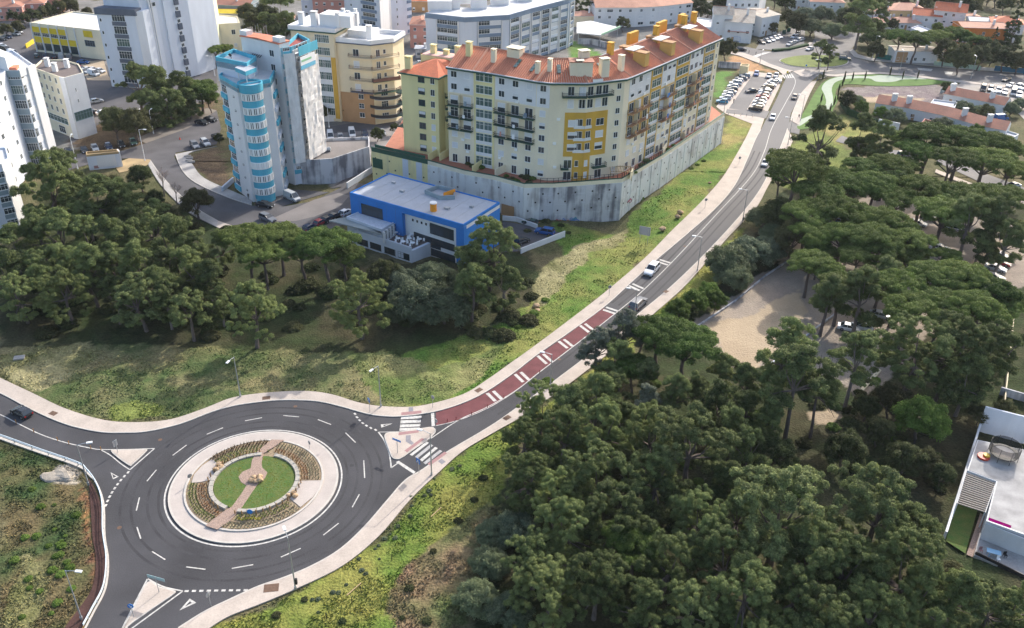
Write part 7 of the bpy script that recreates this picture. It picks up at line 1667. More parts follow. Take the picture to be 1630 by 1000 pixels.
# ------------------------------------------------------------------ cars
M_carp = mat("car_paint", (.5,.5,.5), 0.25, 0.04, 1.0, spec=.6, objcol=True, coord='obj')
M_carg = mat("car_glass", (0.02,0.028,0.035), 0.08, spec=.9)
M_tyre = mat("tyre_rubber", (0.02,0.02,0.02), .9); M_rim = mat("wheel_rim", (0.4,0.4,0.42), .35, metal=.7)
M_lite = mat("headlight_glass", (0.75,0.78,0.8), .15); M_tail = mat("tail_light_red", (0.45,0.02,0.02), .3)
SPEC = {  # length, width, stations (x, z_top, w factor), cabin (x0,x1,x2,x3), belt z, roof z
 'hatch': (4.1, 1.76, [(-2.05,.55,.80),(-1.98,.86,.93),(-1.6,.93,1),(.75,.93,1),(1.55,.80,.98),(1.98,.66,.90),(2.05,.45,.80)], (-1.92,-1.45,.05,.95), .90, 1.46),
 'saloon': (4.6, 1.80, [(-2.3,.55,.80),(-2.22,.92,.92),(-1.4,.95,1),(.8,.93,1),(1.7,.80,.98),(2.2,.66,.9),(2.3,.45,.80)], (-1.75,-1.05,.15,1.0), .92, 1.42),
 'suv': (4.7, 1.90, [(-2.35,.6,.84),(-2.3,1.0,.95),(-1.8,1.06,1),(.9,1.06,1),(1.8,.96,.98),(2.27,.82,.92),(2.35,.5,.82)], (-2.26,-1.95,.2,1.05), 1.03, 1.70),
 'van': (5.0, 1.95, [(-2.5,.6,.92),(-2.48,1.2,1),(-1.8,1.25,1),(1.2,1.2,1),(2.1,1.0,.97),(2.45,.85,.9),(2.5,.5,.82)], (-2.48,-2.42,.9,1.75), 1.15, 2.15)}
def car_parts(kind):
    L_, Wd, st, cab, zb, zr = SPEC[kind]; hw = Wd/2
    body = MB(); sec = []
    for x, zt, wf in st:
        w = hw*wf; zl = .24 if abs(x) < L_/2-.02 else .34
        sec.append([(x,-w*.94,zl),(x,-w,zl+.18),(x,-w*.99,zt-.12),(x,-w*.90,zt),(x,w*.90,zt),(x,w*.99,zt-.12),(x,w,zl+.18),(x,w*.94,zl)])
    for s in sec: body.v += s
    for i in range(len(sec)-1):
        for j in range(8): jj = (j+1) % 8; body.f.append((i*8+j, (i+1)*8+j, (i+1)*8+jj, i*8+jj)); body.m.append(0)
    body.f.append(tuple(range(7,-1,-1))); body.m.append(0); e = (len(sec)-1)*8; body.f.append(tuple(range(e, e+8))); body.m.append(0)
    x0, x1, x2, x3 = cab; wb = hw*.93; wr = hw*.76; zr0 = zr-.05
    roof = MB(); k = [(x1,-wr,zr0),(x2,-wr,zr0),(x2,wr,zr0),(x1,wr,zr0),(x1+.12,-wr*.85,zr),(x2-.15,-wr*.85,zr),(x2-.15,wr*.85,zr),(x1+.12,wr*.85,zr)]
    roof.v += k
    for f in ((4,5,6,7),(0,1,5,4),(1,2,6,5),(2,3,7,6),(3,0,4,7)): roof.f.append(f); roof.m.append(0)
    # pillars
    for (a, b_) in (((x3-.02,zb),(x2,zr0)),((x0+.03,zb),(x1,zr0)),((x1*.5+x2*.5,zb),(x1*.5+x2*.5,zr0))):
        for s in (-1, 1): roof.tube([(a[0], s*wb*.995, a[1]), (b_[0], s*wr*1.01, b_[1])], .045, 4)
    gl = MB(); g = [(x0,-wb,zb),(x3,-wb,zb),(x3,wb,zb),(x0,wb,zb),(x1,-wr,zr0-.01),(x2,-wr,zr0-.01),(x2,wr,zr0-.01),(x1,wr,zr0-.01)]
    gl.v += g
    van = kind == 'van'
    for n, f in enumerate(((0,1,5,4),(1,2,6,5),(2,3,7,6),(3,0,4,7))): gl.f.append(f); gl.m.append(0)
    if van:
        for s in (-1, 1): roof.quad((x0+.01, s*wb*1.01, zb),(.55, s*wb*1.01, zb),(.55, s*wr*1.02, zr0),(x1, s*wr*1.02, zr0))
        roof.quad((x0-.02,-wb,zb),(x0-.02,wb,zb),(x1-.02,wr,zr0),(x1-.02,-wr,zr0))
    def wheel(x, s):
        b = MB(); y = s*hw*.93; b.tube([(x, y-.11, .33), (x, y+.11, .33)], .33, 14, 0); b.tube([(x, y+s*.10, .33), (x, y+s*.125, .33)], .20, 8, 1); return b
    wx = (L_*.30, -L_*.29); ws = [wheel(x, s) for x in wx for s in (-1, 1)]
    lt = []
    for s in (-1, 1):
        b = MB(); z = st[-2][1]-.16; b.box(st[-1][0]-.12, s*hw*.66-.16, z-.07, st[-1][0]+.015, s*hw*.66+.16, z+.09); lt.append(('headlight', b, M_lite))
        b = MB(); z = st[1][1]-.18; b.box(st[0][0]-.02, s*hw*.74-.12, z-.12, st[0][0]+.14, s*hw*.74+.12, z+.08); lt.append(('tail_light', b, M_tail))
    tr = MB(); tr.box(st[-1][0]-.1, -hw*.45, .38, st[-1][0]+.012, hw*.45, .52); tr.box(L_*.16, -hw-.14, zb, L_*.20+.08, -hw+.02, zb+.13); tr.box(L_*.16, hw-.02, zb, L_*.20+.08, hw+.14, zb+.13)
    return body, roof, gl, ws, lt, tr
CARP = {}
def car_proto(kind):
    if kind in CARP: return CARP[kind]
    body, roof, gl, ws, lt, tr = car_parts(kind); D = {}
    D['body'] = body.mesh("body", [M_carp]); D['roof'] = roof.mesh("roof", [M_carp]); D['windows'] = gl.mesh("window_glass", [M_carg])
    D['wheels'] = [w.mesh("wheel", [M_tyre, M_rim]) for w in ws]; D['lights'] = [(n, b.mesh(n, [m])) for n, b, m in lt]; D['trim'] = tr.mesh("trim", [M_black])
    # one joined mesh for far copies
    al = MB()
    def add(b, off):
        k = len(al.v); al.v += b.v; al.f += [tuple(i+k for i in f) for f in b.f]; al.m += [off if not isinstance(off, dict) else off[x] for x in b.m]
    add(body, 0); add(roof, 0); add(gl, 1); add(tr, 5)
    for w in ws: add(w, {0: 2, 1: 6})
    for n, b, m in lt: add(b, 3 if n == 'headlight' else 4)
    D['far'] = al.mesh("car", [M_carp, M_carg, M_tyre, M_lite, M_tail, M_black, M_rim]); CARP[kind] = D; return D
CC = {'white': (.72,.73,.75), 'silver': (.42,.44,.46), 'grey': (.17,.18,.20), 'black': (.018,.02,.024), 'blue': (.02,.10,.32), 'light blue': (.05,.26,.42), 'red': (.32,.03,.04), 'dark green': (.03,.07,.06), 'dark blue': (.02,.035,.08)}
CNAME = {'hatch': ('car', 'hatchback', 'car'), 'saloon': ('car', 'saloon car', 'car'), 'suv': ('car', 'estate car', 'car'), 'van': ('van', 'van', 'van')}
def car(kind, color, px, py, dx, dy, where, group=None, far=False, z=0.0):
    x, y = W(px, py, z+.5); q = W(px+dx, py+dy, z+.5); a = math.atan2(q[1]-y, q[0]-x); D = car_proto(kind); nm, w, ct = CNAME[kind]
    lab = f"{color} {w} {where}"
    if far:
        o = inst(D['far'], "parked_"+nm, (x, y, z+.01), a, None, None, CC[color]); return tag(o, lab, ct, group)
    t = root("parked_"+nm if group else nm, (x, y, z+.01), lab, ct, group, a)
    def ad(me, n):
        o = bpy.data.objects.new(n, me); COL.objects.link(o); o.parent = t; o.color = (*CC[color], 1); return o
    b = ad(D['body'], 'body'); ad(D['roof'], 'roof'); ad(D['windows'], 'windows'); ad(D['trim'], 'trim')
    for w_ in D['wheels']: ad(w_, 'wheel')
    for n, m in D['lights']: ad(m, n)
    return t
def row(L_, dx, dy, group, phrase, far=True, z=0.0):
    for i, (k, c, x, y) in enumerate(L_): car(k, c, x, y, dx, dy, f"{phrase}, {ORD[i]} of its row", group, far, z)
car('suv', 'white', 1037.5, 430, -13, 14.5, "driving down the road past the rumble bars", None)
car('suv', 'grey', 1016, 484, 15, -14, "driving up the road beside the red surface", None)
for o in bpy.data.objects:
    if o.get("category") == "car" and ("rumble" in o["label"] or "red surface" in o["label"]): o.scale = (1.13, 1.08, 1.08)
car('hatch', 'white', 1218, 260, -9, 16, "driving down where the umbrella pine overhangs the kerb", None)
car('hatch', 'white', 1230, 187, -6, 18, "on the road at the car park entrance", None)
car('hatch', 'black', 1264.7, 155, -8, 18, "driving alone in the right lane beside the park", None)
car('hatch', 'black', 34, 656, -22, -11, "driving away on the road left of the roundabout", None)
car('suv', 'blue', 867, 369, -20, -3.5, "parked in the school yard behind the white wall", None)
car('hatch', 'dark green', 844, 354, -20, -5, "parked behind the white yard wall beside the blue car", None)
car('hatch', 'black', 831, 384, 18, -8, "parked in the yard beneath the dark pine", None)
g = "cars parked in the left row of the car park by the yellow building"
row([('hatch','light blue',1149.7,161.5),('hatch','white',1155,156),('hatch','white',1158.6,151),('saloon','silver',1162,146.5),('hatch','black',1165.5,142),('hatch','white',1167,137.5),('suv','white',1171,133),('hatch','white',1175,129),('saloon','grey',1180,125),('hatch','silver',1186,121)], -20, -1.6, g, "in the left row by the yellow building", False)
g = "cars parked in the right row of the car park by the yellow building"
row([('suv','black',1203,173),('hatch','white',1207,168),('saloon','silver',1209,163),('hatch','white',1211.5,158.5),('saloon','red',1214,154),('hatch','silver',1216,150.5),('suv','white',1218,147),('saloon','grey',1218.5,143),('suv','black',1222,139.5),('saloon','white',1226,135.5),('hatch','silver',1230,131.5),('saloon','white',1234,128.5)], -20, -3, g, "in the right row by the road", False)
car('saloon', 'black', 1196, 145, -20, 2, "crossing the lane of the car park by the yellow building")
car('hatch', 'blue', 1204, 117.5, -2, 10, "at the top of the car park beside the cream hut")
car('saloon', 'silver', 1224, 121, -4, 10, "at the top right corner of the car park, left one"); car('hatch', 'silver', 1235.5, 120.5, -4, 10, "at the top right corner of the car park, right one")
row([('saloon','black',109.5,241),('saloon','black',134,239),('hatch','silver',151,236),('hatch','dark blue',173,233.5),('hatch','black',193,230),('hatch','dark green',212,226.5)], 8, 12, "cars parked along the left street", "parked along the left street", False)
car('suv', 'grey', 310, 232, 12, 12, "parked at the corner of the brown plot, left one"); car('suv', 'silver', 327, 228, 12, 10, "parked at the corner of the brown plot, right one")
car('saloon', 'black', 321.5, 195, 18, 3, "parked on the verge of the left street, nearer one"); car('saloon', 'black', 335, 190, 18, 4, "parked on the verge of the left street, farther one"); car('hatch', 'black', 346, 219, 16, 6, "half behind the turquoise tower's left edge", far=True)
row([('hatch','silver',154,161),('saloon','white',164.6,179.5),('hatch','black',151,179),('hatch','white',221.7,178),('hatch','white',247,160),('hatch','white',262,170)], 18, -3, "cars near the annex parking", "parked below the annex and pines")
car('saloon', 'black', 422, 326, 20, 3, "parked at the foot of the turquoise tower"); car('van', 'silver', 465, 315, 18, 8, "parked on the apron right of the turquoise tower"); car('suv', 'grey', 426, 348, 18, 7, "driving along the street below the turquoise tower")
row([('hatch','dark blue',493.6,362),('hatch','red',510.5,354),('hatch','black',522,349),('hatch','black',534,343.5),('hatch','white',551,338.5)], 14, -7, "cars parked beside the school pergola", "parked beside the blue school's pergola", False)
car('van', 'white', 526, 218, 2, 14, "parked behind the scaffolded tower, leftmost"); car('hatch', 'silver', 542, 218.5, 5, 14, "parked between the two white vans"); car('van', 'white', 560.5, 213.5, 4, 14, "parked second behind the scaffolded tower"); car('hatch', 'dark blue', 581, 213.5, 4, 12, "parked right of the white vans"); car('saloon', 'silver', 608, 211, 10, 12, "parked beside the round clipped shrub")
row([('hatch','black',600,127),('saloon','black',608,123.5),('saloon','silver',617,124),('hatch','white',631.5,123),('saloon','white',668,101)], 8, 6, "cars by the bare tree", "parked beyond the cream building")
row([('hatch','dark green',58.5,89),('hatch','dark blue',72,89),('hatch','black',86.5,90.5),('van','silver',98,90.5),('van','grey',111,92.2)], 2, -10, "cars parked in front of the yellow school", "parked before the yellow wall of the school")
car('saloon', 'blue', 132.6, 99, 18, 1, "on the street left of the white slab tower", None, True)
row([('saloon','red',128,109),('hatch','silver',134,114),('saloon','white',139,111),('saloon','white',148,111),('van','white',149.5,118),('hatch','white',160,113)], 16, 4, "cars on the sandy parking", "on the sandy parking by the slab tower")
row([('saloon','black',4,62),('saloon','dark blue',11.7,59),('saloon','silver',26,54),('hatch','white',30,51),('saloon','white',4,73),('van','black',9,80),('van','white',21,86)], 16, 4, "cars at the top left edge", "parked at the top left corner")
row([('saloon','black',1212,67),('saloon','silver',1221,65),('saloon','white',1227.7,63),('saloon','white',1234,60.5),('saloon','white',1240,58.5)], 14, 6, "cars beside the white hall", "parked beside the white hall")
row([('hatch','silver',1257,70.5),('saloon','silver',1262,68),('suv','silver',1269,65),('saloon','silver',1275.7,63),('hatch','white',1264,59),('hatch','white',1269,54)], -12, 5, "cars by the far hedge", "parked behind the clipped hedge")
car('saloon','black',1179.7,79,16,0,"on the road in front of the white hall",None,True); car('saloon','silver',1289,78,-12,4,"entering the far roundabout",None,True); car('hatch','black',1301,70.5,2,12,"queueing north of the far roundabout",None,True); car('saloon','grey',1312,74.5,-12,3,"beside the trees north of the far roundabout",None,True); car('suv','dark green',1345,94,14,1,"at the right side of the far roundabout",None,True)
row([('van','black',1565,142),('suv','black',1577,142.5),('suv','white',1589.5,145),('hatch','silver',1599.5,147.5),('van','silver',1613,149),('suv','white',1622,152)], -2, 12, "cars in the gravel car park", "in the near row of the gravel car park")
row([('saloon','black',1602,127),('saloon','white',1609,136),('suv','white',1620.5,138.5),('suv','white',1629,140.5)], -12, 4, "cars in the gravel car park, upper", "in the upper row of the gravel car park")
car('van','blue',1593.5,189,10,-1,"between the long tiled houses",None,True)
row([('suv','grey',1438,246),('suv','silver',1455,238),('suv','black',1467,233.5)], 14, -5, "cars on the road behind the pines", "parked on the lane under the umbrella pines")
row([('saloon','silver',1612,296),('saloon','white',1610,305)], -18, 2, "cars at the right edge lane", "at the right edge of the pine lane")
row([('hatch','blue',1342.6,354),('hatch','white',1462,356),('hatch','black',1478,346),('saloon','white',1519.5,364),('saloon','white',1496,395),('saloon','black',1452,436),('saloon','black',1454,421)], 20, 4, "cars in the pine wood car park", "parked under the pines", False)
row([('saloon','white',1591,407),('saloon','red',1592,417.5),('saloon','silver',1584.5,427),('saloon','grey',1582,441)], 20, 5, "cars in the pine glade", "parked in the sandy glade at right", False)
car('saloon','white',1352,522,20,4,"parked below the umbrella pines, left one"); car('saloon','white',1371,520,-18,-3,"parked below the umbrella pines, right one"); car('saloon','silver',1402,502,20,4,"nearly hidden under the umbrella pine canopy")

# ------------------------------------------------------------------ street lamps
def street_lamp(bx, by, h, ax, label, double=False, arm=1.4, m=None, far=False):
    x, y = W(bx, by); t = root("street_lamp", (x, y, 0), label, "lamp", "street lamps"); m = m or M_metal
    MB().tube([(x, y, 0), (x, y, h*.45), (x, y, h)], [.11, .09, .06], 8).build("pole", m, t)
    MB().tube([(x, y, 0), (x, y, .5)], .17, 8).build("base", m, t)
    for s in ((ax, (-ax[0], -ax[1])) if double else (ax,)):
        n_ = math.hypot(*s); ux, uy = s[0]/n_, s[1]/n_
        MB().tube([(x, y, h-.1), (x+ux*arm*.6, y+uy*arm*.6, h+.08), (x+ux*arm, y+uy*arm, h+.1)], [.05, .04, .04], 6).build("arm", m, t)
        hd = MB().obox((x+ux*(arm+.32), y+uy*(arm+.32)), (ux, uy), .40, .17, h+.02, h+.17).build("lamp_head", M_lampw, t)
        MB().obox((x+ux*(arm+.34), y+uy*(arm+.34)), (ux, uy), .28, .12, h-.03, h+.016).build("lamp_glass", M_lite, hd)
    return t
street_lamp(470.5, 938, 9.2, (-.5, 1), "street lamp on the pavement south of the roundabout, litter bin beside it")
street_lamp(383, 632, 8.2, (-.3, -1), "street lamp on the pavement north of the roundabout")
street_lamp(606.5, 648, 8.4, (-.6, -1), "street lamp left of the upper zebra crossing")
street_lamp(130, 986, 8.6, (1, -.1), "street lamp on the weedy bank at lower left")
street_lamp(141, 772, 7.6, (1, .3), "street lamp behind the guardrail left of the roundabout")
street_lamp(687, 757, 8.2, (-1, .4), "street lamp at the lower zebra crossing")
street_lamp(876, 617, 7.0, (-1, .3), "street lamp at the red road surface beside the grey pine")
street_lamp(1009, 512, 7.2, (-1, .3), "street lamp overlapping the grey car on the road")
street_lamp(1110, 431, 8.2, (-1, .2), "street lamp on the right pavement above the white car")
street_lamp(1182, 352, 8.2, (-1, .2), "street lamp on the right pavement near the olive trees")
street_lamp(1254, 231, 8.4, (-1, .2), "street lamp beside the driveway opposite the car park")
street_lamp(1274, 192, 8.4, (-1, .2), "street lamp where the park path meets the pavement")
street_lamp(1152.5, 178, 7.5, (1, -.2), "street lamp at the near left corner of the car park")
street_lamp(1431, 117, 8.4, (0, 1), "street lamp beside the park lawn below the green fence"); street_lamp(1388, 93, 9.0, (.2, -1), "tall street lamp at the left end of the green fence"); street_lamp(1545, 126, 8.4, (0, 1), "street lamp below the pink roofed house"); street_lamp(1209, 104, 5.5, (.6, 1), "short street lamp beside the orange sand left of the far roundabout"); street_lamp(1301, 128, 7.5, (-1, .1), "street lamp at the splitter island of the far roundabout")
street_lamp(231, 256, 9.0, (1, -.1), "street lamp with arm at the left street corner", m=M_signwhite); street_lamp(244.5, 213, 7.0, (0, 1), "slim street lamp in front of the round street pines", m=M_signwhite); street_lamp(124, 269, 9.0, (-.2, 1), "street lamp at the left end of the small street building", m=M_signwhite); street_lamp(387, 116, 7, (-1, 0), "lamp behind the turquoise tower roof edge") if False else None
street_lamp(524, 203, 6.5, (0, 1), "slim lamp before the cream building's stair windows", m=M_signwhite)
street_lamp(18, 71, 6.0, (-1, 0), "lamp beside the cars at the top left corner", m=M_signwhite) if False else None
street_lamp(342, 121, 7, (-1, 0), "lamp on the lane between the slab tower and turquoise tower", m=M_signwhite)
x, y = W(470.5, 938); o = MB().obox((x+.22, y), (1, 0), .15, .15, 1.0, 1.9).build("litter_bin", M_black); tag(o, "black litter bin fixed to the southern lamp post", "bin")

# ------------------------------------------------------------------ signs
def post(t, x, y, h, m=None): return MB().tube([(x, y, 0), (x, y, h)], .04, 6).build("post", m or M_metal, t)
def disc(t, x, y, z, r, face, m, name="sign_panel", n=16, th=.04):
    fx, fy = face; l = math.hypot(fx, fy); fx, fy = fx/l, fy/l
    return MB().tube([(x+fx*.05, y+fy*.05, z), (x+fx*(.05+th), y+fy*(.05+th), z)], r, n).build(name, m, t)
def round_sign(px, py, h, face, label, back=False, group=None):
    x, y = W(px, py); t = root("road_sign", (x, y, 0), label, "sign", group); post(t, x, y, h)
    d = disc(t, x, y, h-.35, .38, face, M_metal if back else M_signblue)
    if not back:
        fx, fy = face; l = math.hypot(fx, fy); fx, fy = fx/l, fy/l; cx, cy = x+fx*.10, y+fy*.10; ux, uy = -fy, fx
        b = MB(); p = lambda a, z: (cx+ux*a, cy+uy*a, h-.35+z); b.tube([p(-.2, .18), p(.14, -.16)], .045, 5); b.tube([p(.14, .05), p(.15, -.18), p(-.08, -.19)], .04, 5); b.build("arrow", M_signwhite, t)
    return t
round_sign(213.8, 984, 2.6, (0,-1), "blue round keep-side sign at the foot of the southern splitter island")
round_sign(336, 965, 2.4, (-.9,.4), "sign seen edge-on beside the southern give-way line", True)
round_sign(689, 650, 2.6, (.6,.8), "small sign on the pavement above the stop line", True)
round_sign(694, 686, 2.4, (.6,.6), "sign post at the tip of the zebra splitter island", True)
round_sign(969.5, 471.5, 2.6, (.2,-1), "road sign on the left pavement by the rumble bars", True); round_sign(1122, 332, 2.8, (.2,-1), "road sign on the left pavement beside the boulders", True); round_sign(1176, 262, 2.4, (.2,-1), "road sign on the left pavement near the top bend", True)
def square_sign(px, py, h, face, label, size=.42, red=False):
    x, y = W(px, py); t = root("road_sign", (x, y, 0), label, "sign"); post(t, x, y, h); l = math.hypot(*face); fx, fy = face[0]/l, face[1]/l; c = (x+fx*.06, y+fy*.06); u = (-fy, fx)
    MB().obox(c, u, size, .02, h-size*1.9, h).build("sign_panel", M_signblue, t)
    b = MB(); k = lambda a, z: (c[0]+u[0]*a+fx*.035, c[1]+u[1]*a+fy*.035, z)
    b.poly([k(-size*.7, h-size*1.65), k(size*.7, h-size*1.65), k(0, h-size*.35)]); b.build("sign_triangle", M_signwhite, t)
    f = MB(); q = lambda a, z: (c[0]+u[0]*a+fx*.05, c[1]+u[1]*a+fy*.05, z)   # walking figure
    f.tube([q(0, h-size*.9), q(0, h-size*1.25), q(-size*.2, h-size*1.55)], .03, 4); f.tube([q(0, h-size*1.25), q(size*.2, h-size*1.55)], .03, 4); f.build("walking_figure", M_black, t); return t
square_sign(667, 753.5, 2.9, (-.8,-.7), "blue square pedestrian sign at the lower zebra crossing", .45); square_sign(589, 656.5, 2.9, (-.9,-.6), "blue square pedestrian sign left of the upper zebra crossing", .38)
def board(px, py, h, w, hh, face, label, m, legs=1, txt=True):
    x, y = W(px, py); t = root("direction_sign", (x, y, 0), label, "sign"); l = math.hypot(*face); fx, fy = face[0]/l, face[1]/l; u = (-fy, fx)
    for s in ((0,) if legs == 1 else (-.35*w, .35*w)): MB().tube([(x+u[0]*s, y+u[1]*s, 0), (x+u[0]*s, y+u[1]*s, h)], .05, 6).build("post", M_metal, t)
    MB().obox((x+fx*.08, y+fy*.08), u, w/2, .025, h-hh, h).build("sign_panel", m, t)
    if txt:
        b = MB(); n = int(w/.16)
        for k in range(n):
            if k % 5 == 4: continue
            a = -w/2+.12+k*.16; b.obox((x+fx*.115+u[0]*a, y+fy*.115+u[1]*a), u, .045, .006, h-hh*.68, h-hh*.32)
        b.build("sign_lettering", M_signwhite, t)
    return t
board(633, 722, 2.9, 1.6, .35, (-.5,-.9), "blue direction board on the zebra splitter island", M_signblue)
board(253.6, 944, 2.9, 2.6, .5, (.3,1), "grey back of the direction board on the southern splitter island", mat("sign_back_teal", (0.30,0.42,0.42), .5), 1, False)
board(188, 721.5, 2.5, .8, 1.1, (-.9,.4), "grey back of the sign on the western splitter island", M_metal, 1, False)
board(1024, 390, 4.6, 2.6, 2.1, (.4,1), "grey back of the three-panel billboard on the grass bank", mat("grey_sign_back", (0.40,0.38,0.40), .7), 2, False)
board(1282, 112, 2.2, .6, .6, (0,-1), "blue sign on the far splitter island", M_signblue, 1, False); board(1252, 123.5, 2.4, .7, .7, (0,-1), "yellow and black sign at the tip of the far median", M_brightyel, 1, False); board(1303, 103, 2.6, .9, 1.0, (0,-1), "small blue sign on the far roundabout lawn", M_signblue, 1, False)
# roundabout compulsory sign, low, with chevron plants
x, y = W(399.5, 824); t = root("roundabout_sign", (x, y, .3), "round blue roundabout sign on the planted island's near side", "sign"); MB().tube([(x, y, .2), (x, y, 1.1)], .04, 6).build("post", M_metal, t); disc(t, x, y, 1.2, .42, (0,-1), M_signblue)
x, y = W(305, 771); t = root("roundabout_sign", (x, y, .3), "grey back of the sign on the island's left side", "sign"); MB().tube([(x, y, .2), (x, y, 1.9)], .04, 6).build("post", M_metal, t); disc(t, x, y, 1.6, .36, (-.8,.7), M_metal)
x, y = W(493, 716); t = root("roundabout_sign", (x, y, .3), "grey back of the sign on the island's upper right bed", "sign"); MB().tube([(x, y, .2), (x, y, 1.6)], .04, 6).build("post", M_metal, t); disc(t, x, y, 1.4, .36, (.8,.7), M_metal)

# ------------------------------------------------------------------ delineator posts on the centre lines
for i, (x, y) in enumerate([(26,674),(54,688),(92,701.5),(110,707.5),(145,715),(161,716.5)]):
    X_, Y_ = W(x, y); tag(MB().tube([(X_, Y_, 0), (X_, Y_, .7)], .06, 6).build("delineator_post", mat("orange_plastic", (0.35,0.16,0.03), .6)), f"small flexible post on the western centre line, {ORD[i]} from left", "post", "delineator posts")
for i, (x, y) in enumerate([(712,672),(726,669),(751,661),(776,649),(802,634),(859,594)]):
    X_, Y_ = W(x, y); tag(MB().tube([(X_, Y_, 0), (X_, Y_, .7)], .06, 6).build("delineator_post", mat("dark_red_plastic", (0.22,0.03,0.03), .6)), f"small dark red post on the line beside the red surface, {ORD[i]} from left", "post", "delineator posts")
# guardrail left of the roundabout
t = root("guardrail", (*W(0,695), 0), "steel guardrail curving along the road left of the roundabout", "guardrail")
gp_ = WL(sm([(-40,684),(0,697),(65,720.5),(125,741.5),(139,752),(153,771),(163.5,802),(165,852),(170.5,893.4),(166,937.6),(148,974),(134,1000)], 5))
for z, r in ((.75, .09), (.5, .05)):
    MB().tube([(p[0], p[1], z) for p in gp_], r, 5).build("rail", mat("pale_painted_rail", (0.50,0.58,0.63), .5), t)
acc = 0
for i in range(1, len(gp_)):
    acc += math.dist(gp_[i], gp_[i-1])
    if acc > 2.2: acc = 0; MB().box(gp_[i][0]-.06, gp_[i][1]-.06, -.1, gp_[i][0]+.06, gp_[i][1]+.06, .72).build("post", M_metal, t)
# bollards by the car park entrance
for i, x in enumerate((1159,1169,1179,1188,1198)):
    X_, Y_ = W(x, 183+(x-1159)*.10); tag(MB().tube([(X_, Y_, .1), (X_, Y_, 1.1)], .1, 8).build("bollard", M_kerb), f"pale bollard at the car park's lower edge, {ORD[i]} from left", "bollard", "bollards at the car park")
for i, x in enumerate((1170,1181,1192,1203)):
    X_, Y_ = W(x, 80+(x-1170)*.22); tag(MB().tube([(X_, Y_, 0), (X_, Y_, 1.2)], .1, 8).build("bollard", M_black), f"dark bollard along the road before the white hall, {ORD[i]} from left", "bollard", "bollards before the hall")

# ------------------------------------------------------------------ island planting, bench posts, boulders
def rock(x, y, z, s, seed):
    bm = bmesh.new(); bmesh.ops.create_icosphere(bm, subdivisions=2, radius=s); r = random.Random(seed)
    d = [Vector((r.uniform(-1,1), r.uniform(-1,1), r.uniform(-1,1))).normalized() for _ in range(9)]
    for v in bm.verts:
        k = 1.0
        for q in d:
            a = v.co.normalized().dot(q)
            if a > .72: k = min(k, .72/a)
        v.co *= k; v.co.z *= .75
    me = bpy.data.meshes.new("boulder"); bm.to_mesh(me); bm.free(); me.materials.append(M_rock); o = bpy.data.objects.new("boulder", me); COL.objects.link(o); o.location = (x, y, z+s*.4); return o
def rocks(pts, where, group, z=.0):
    for i, (x, y, s) in enumerate(pts): X_, Y_ = W(x, y, z); tag(rock(X_, Y_, z, s, i+int(x)), f"sandstone boulder {where}, {ORD[i]} from left", "boulder", group)
rocks([(401,766,.55),(404.5,762.5,.6),(408,767,.5),(412.5,760.5,.6),(413.5,765.5,.62)], "in the cobbled centre of the island", "boulders in the centre", .4)
rocks([(343.5,749,.6),(348,741,.55),(351,745,.6)], "on the island's left paved sector", "boulders on the left sector", .3)
rocks([(459,790,.40),(464,786.5,.36),(467,785,.45),(470,790.5,.50)], "on the island's right paved sector", "boulders on the right sector", .3)
rocks([(1054,366,.9),(1079,347,.8),(1083,340,.9)], "on the grass beside the upper road", "boulders on the grass bank")
rocks([(853,489,.8),(856,496,.6)], "on the bank below the blue school", "boulders under the school bank"); rocks([(1480,745,.4),(1486,749,.4),(1500,744,.45)], "in the scrub left of the modern house", "boulders left of the house")
for k in range(44):
    a = 2*math.pi*k/44
    if min(abs((a-ang(435,710)+math.pi) % (2*math.pi)-math.pi), abs((a-ang(352,832)+math.pi) % (2*math.pi)-math.pi)) < .16: continue
    x, y = isl_c[0]+6.95*math.cos(a), isl_c[1]+6.95*math.sin(a)
    tag(MB().box(x-.07, y-.07, .2, x+.07, y+.07, 1.05).build("timber_post", mat("brown_timber", (0.24,0.15,0.07), .9)), "short brown timber post standing in the circle round the island lawn", "post", "timber posts around the lawn")
def planting(name, label, m, r0, r1, dr, a0, a1, h, w, step=.5):
    b = MB(); r = random.Random(name); rr = r0
    while rr < r1:
        n = int((a1-a0)*rr/step)
        for k in range(n):
            a = a0+(a1-a0)*(k+.5)/n; x = isl_c[0]+rr*math.cos(a)+r.uniform(-.06,.06); y = isl_c[1]+rr*math.sin(a)+r.uniform(-.06,.06)
            X_, Y_ = PROJ(x, y, .3)
            if inside((x, y), WL(_zp)): continue
            s = w*r.uniform(.7, 1.25); hh = h*r.uniform(.7, 1.3)
            for q in range(7):
                t = q*.9+r.uniform(0, .5); b.poly([(x-s*.3*math.sin(t), y+s*.3*math.cos(t), .2), (x+s*.3*math.sin(t), y-s*.3*math.cos(t), .2), (x+s*math.cos(t), y+s*math.sin(t), .22+hh)])
        rr += dr
    o = b.build(name, m); return tag(o, label, "plants", kind="stuff")
Mg1 = mat("olive_groundcover", (0.26,0.27,0.09), .95, .4, 2); Mg2 = mat("rust_groundcover", (0.36,0.19,0.09), .95, .4, 2); Mg3 = mat("straw_groundcover", (0.42,0.36,0.22), .95, .4, 2); Mg4 = mat("brown_groundcover", (0.22,0.15,0.09), .95, .3, 2)
def A2(a, b): 
    a0 = ang(*a); a1 = ang(*b)
    while a1 < a0: a1 += 2*math.pi
    return a0, a1
lft = A2((298,772),(330,845)); bot = A2((345,850),(475,810)); ul = A2((440,703),(342,738)); ur = A2((512,766),(448,702))
planting("olive_bedding", "rows of olive green bedding plants on the island's left", Mg1, 8.5, 9.7, .42, *lft, .35, .26); planting("rust_bedding", "rows of rust-coloured bedding plants on the island's left", Mg2, 7.3, 8.2, .36, *lft, .3, .24)
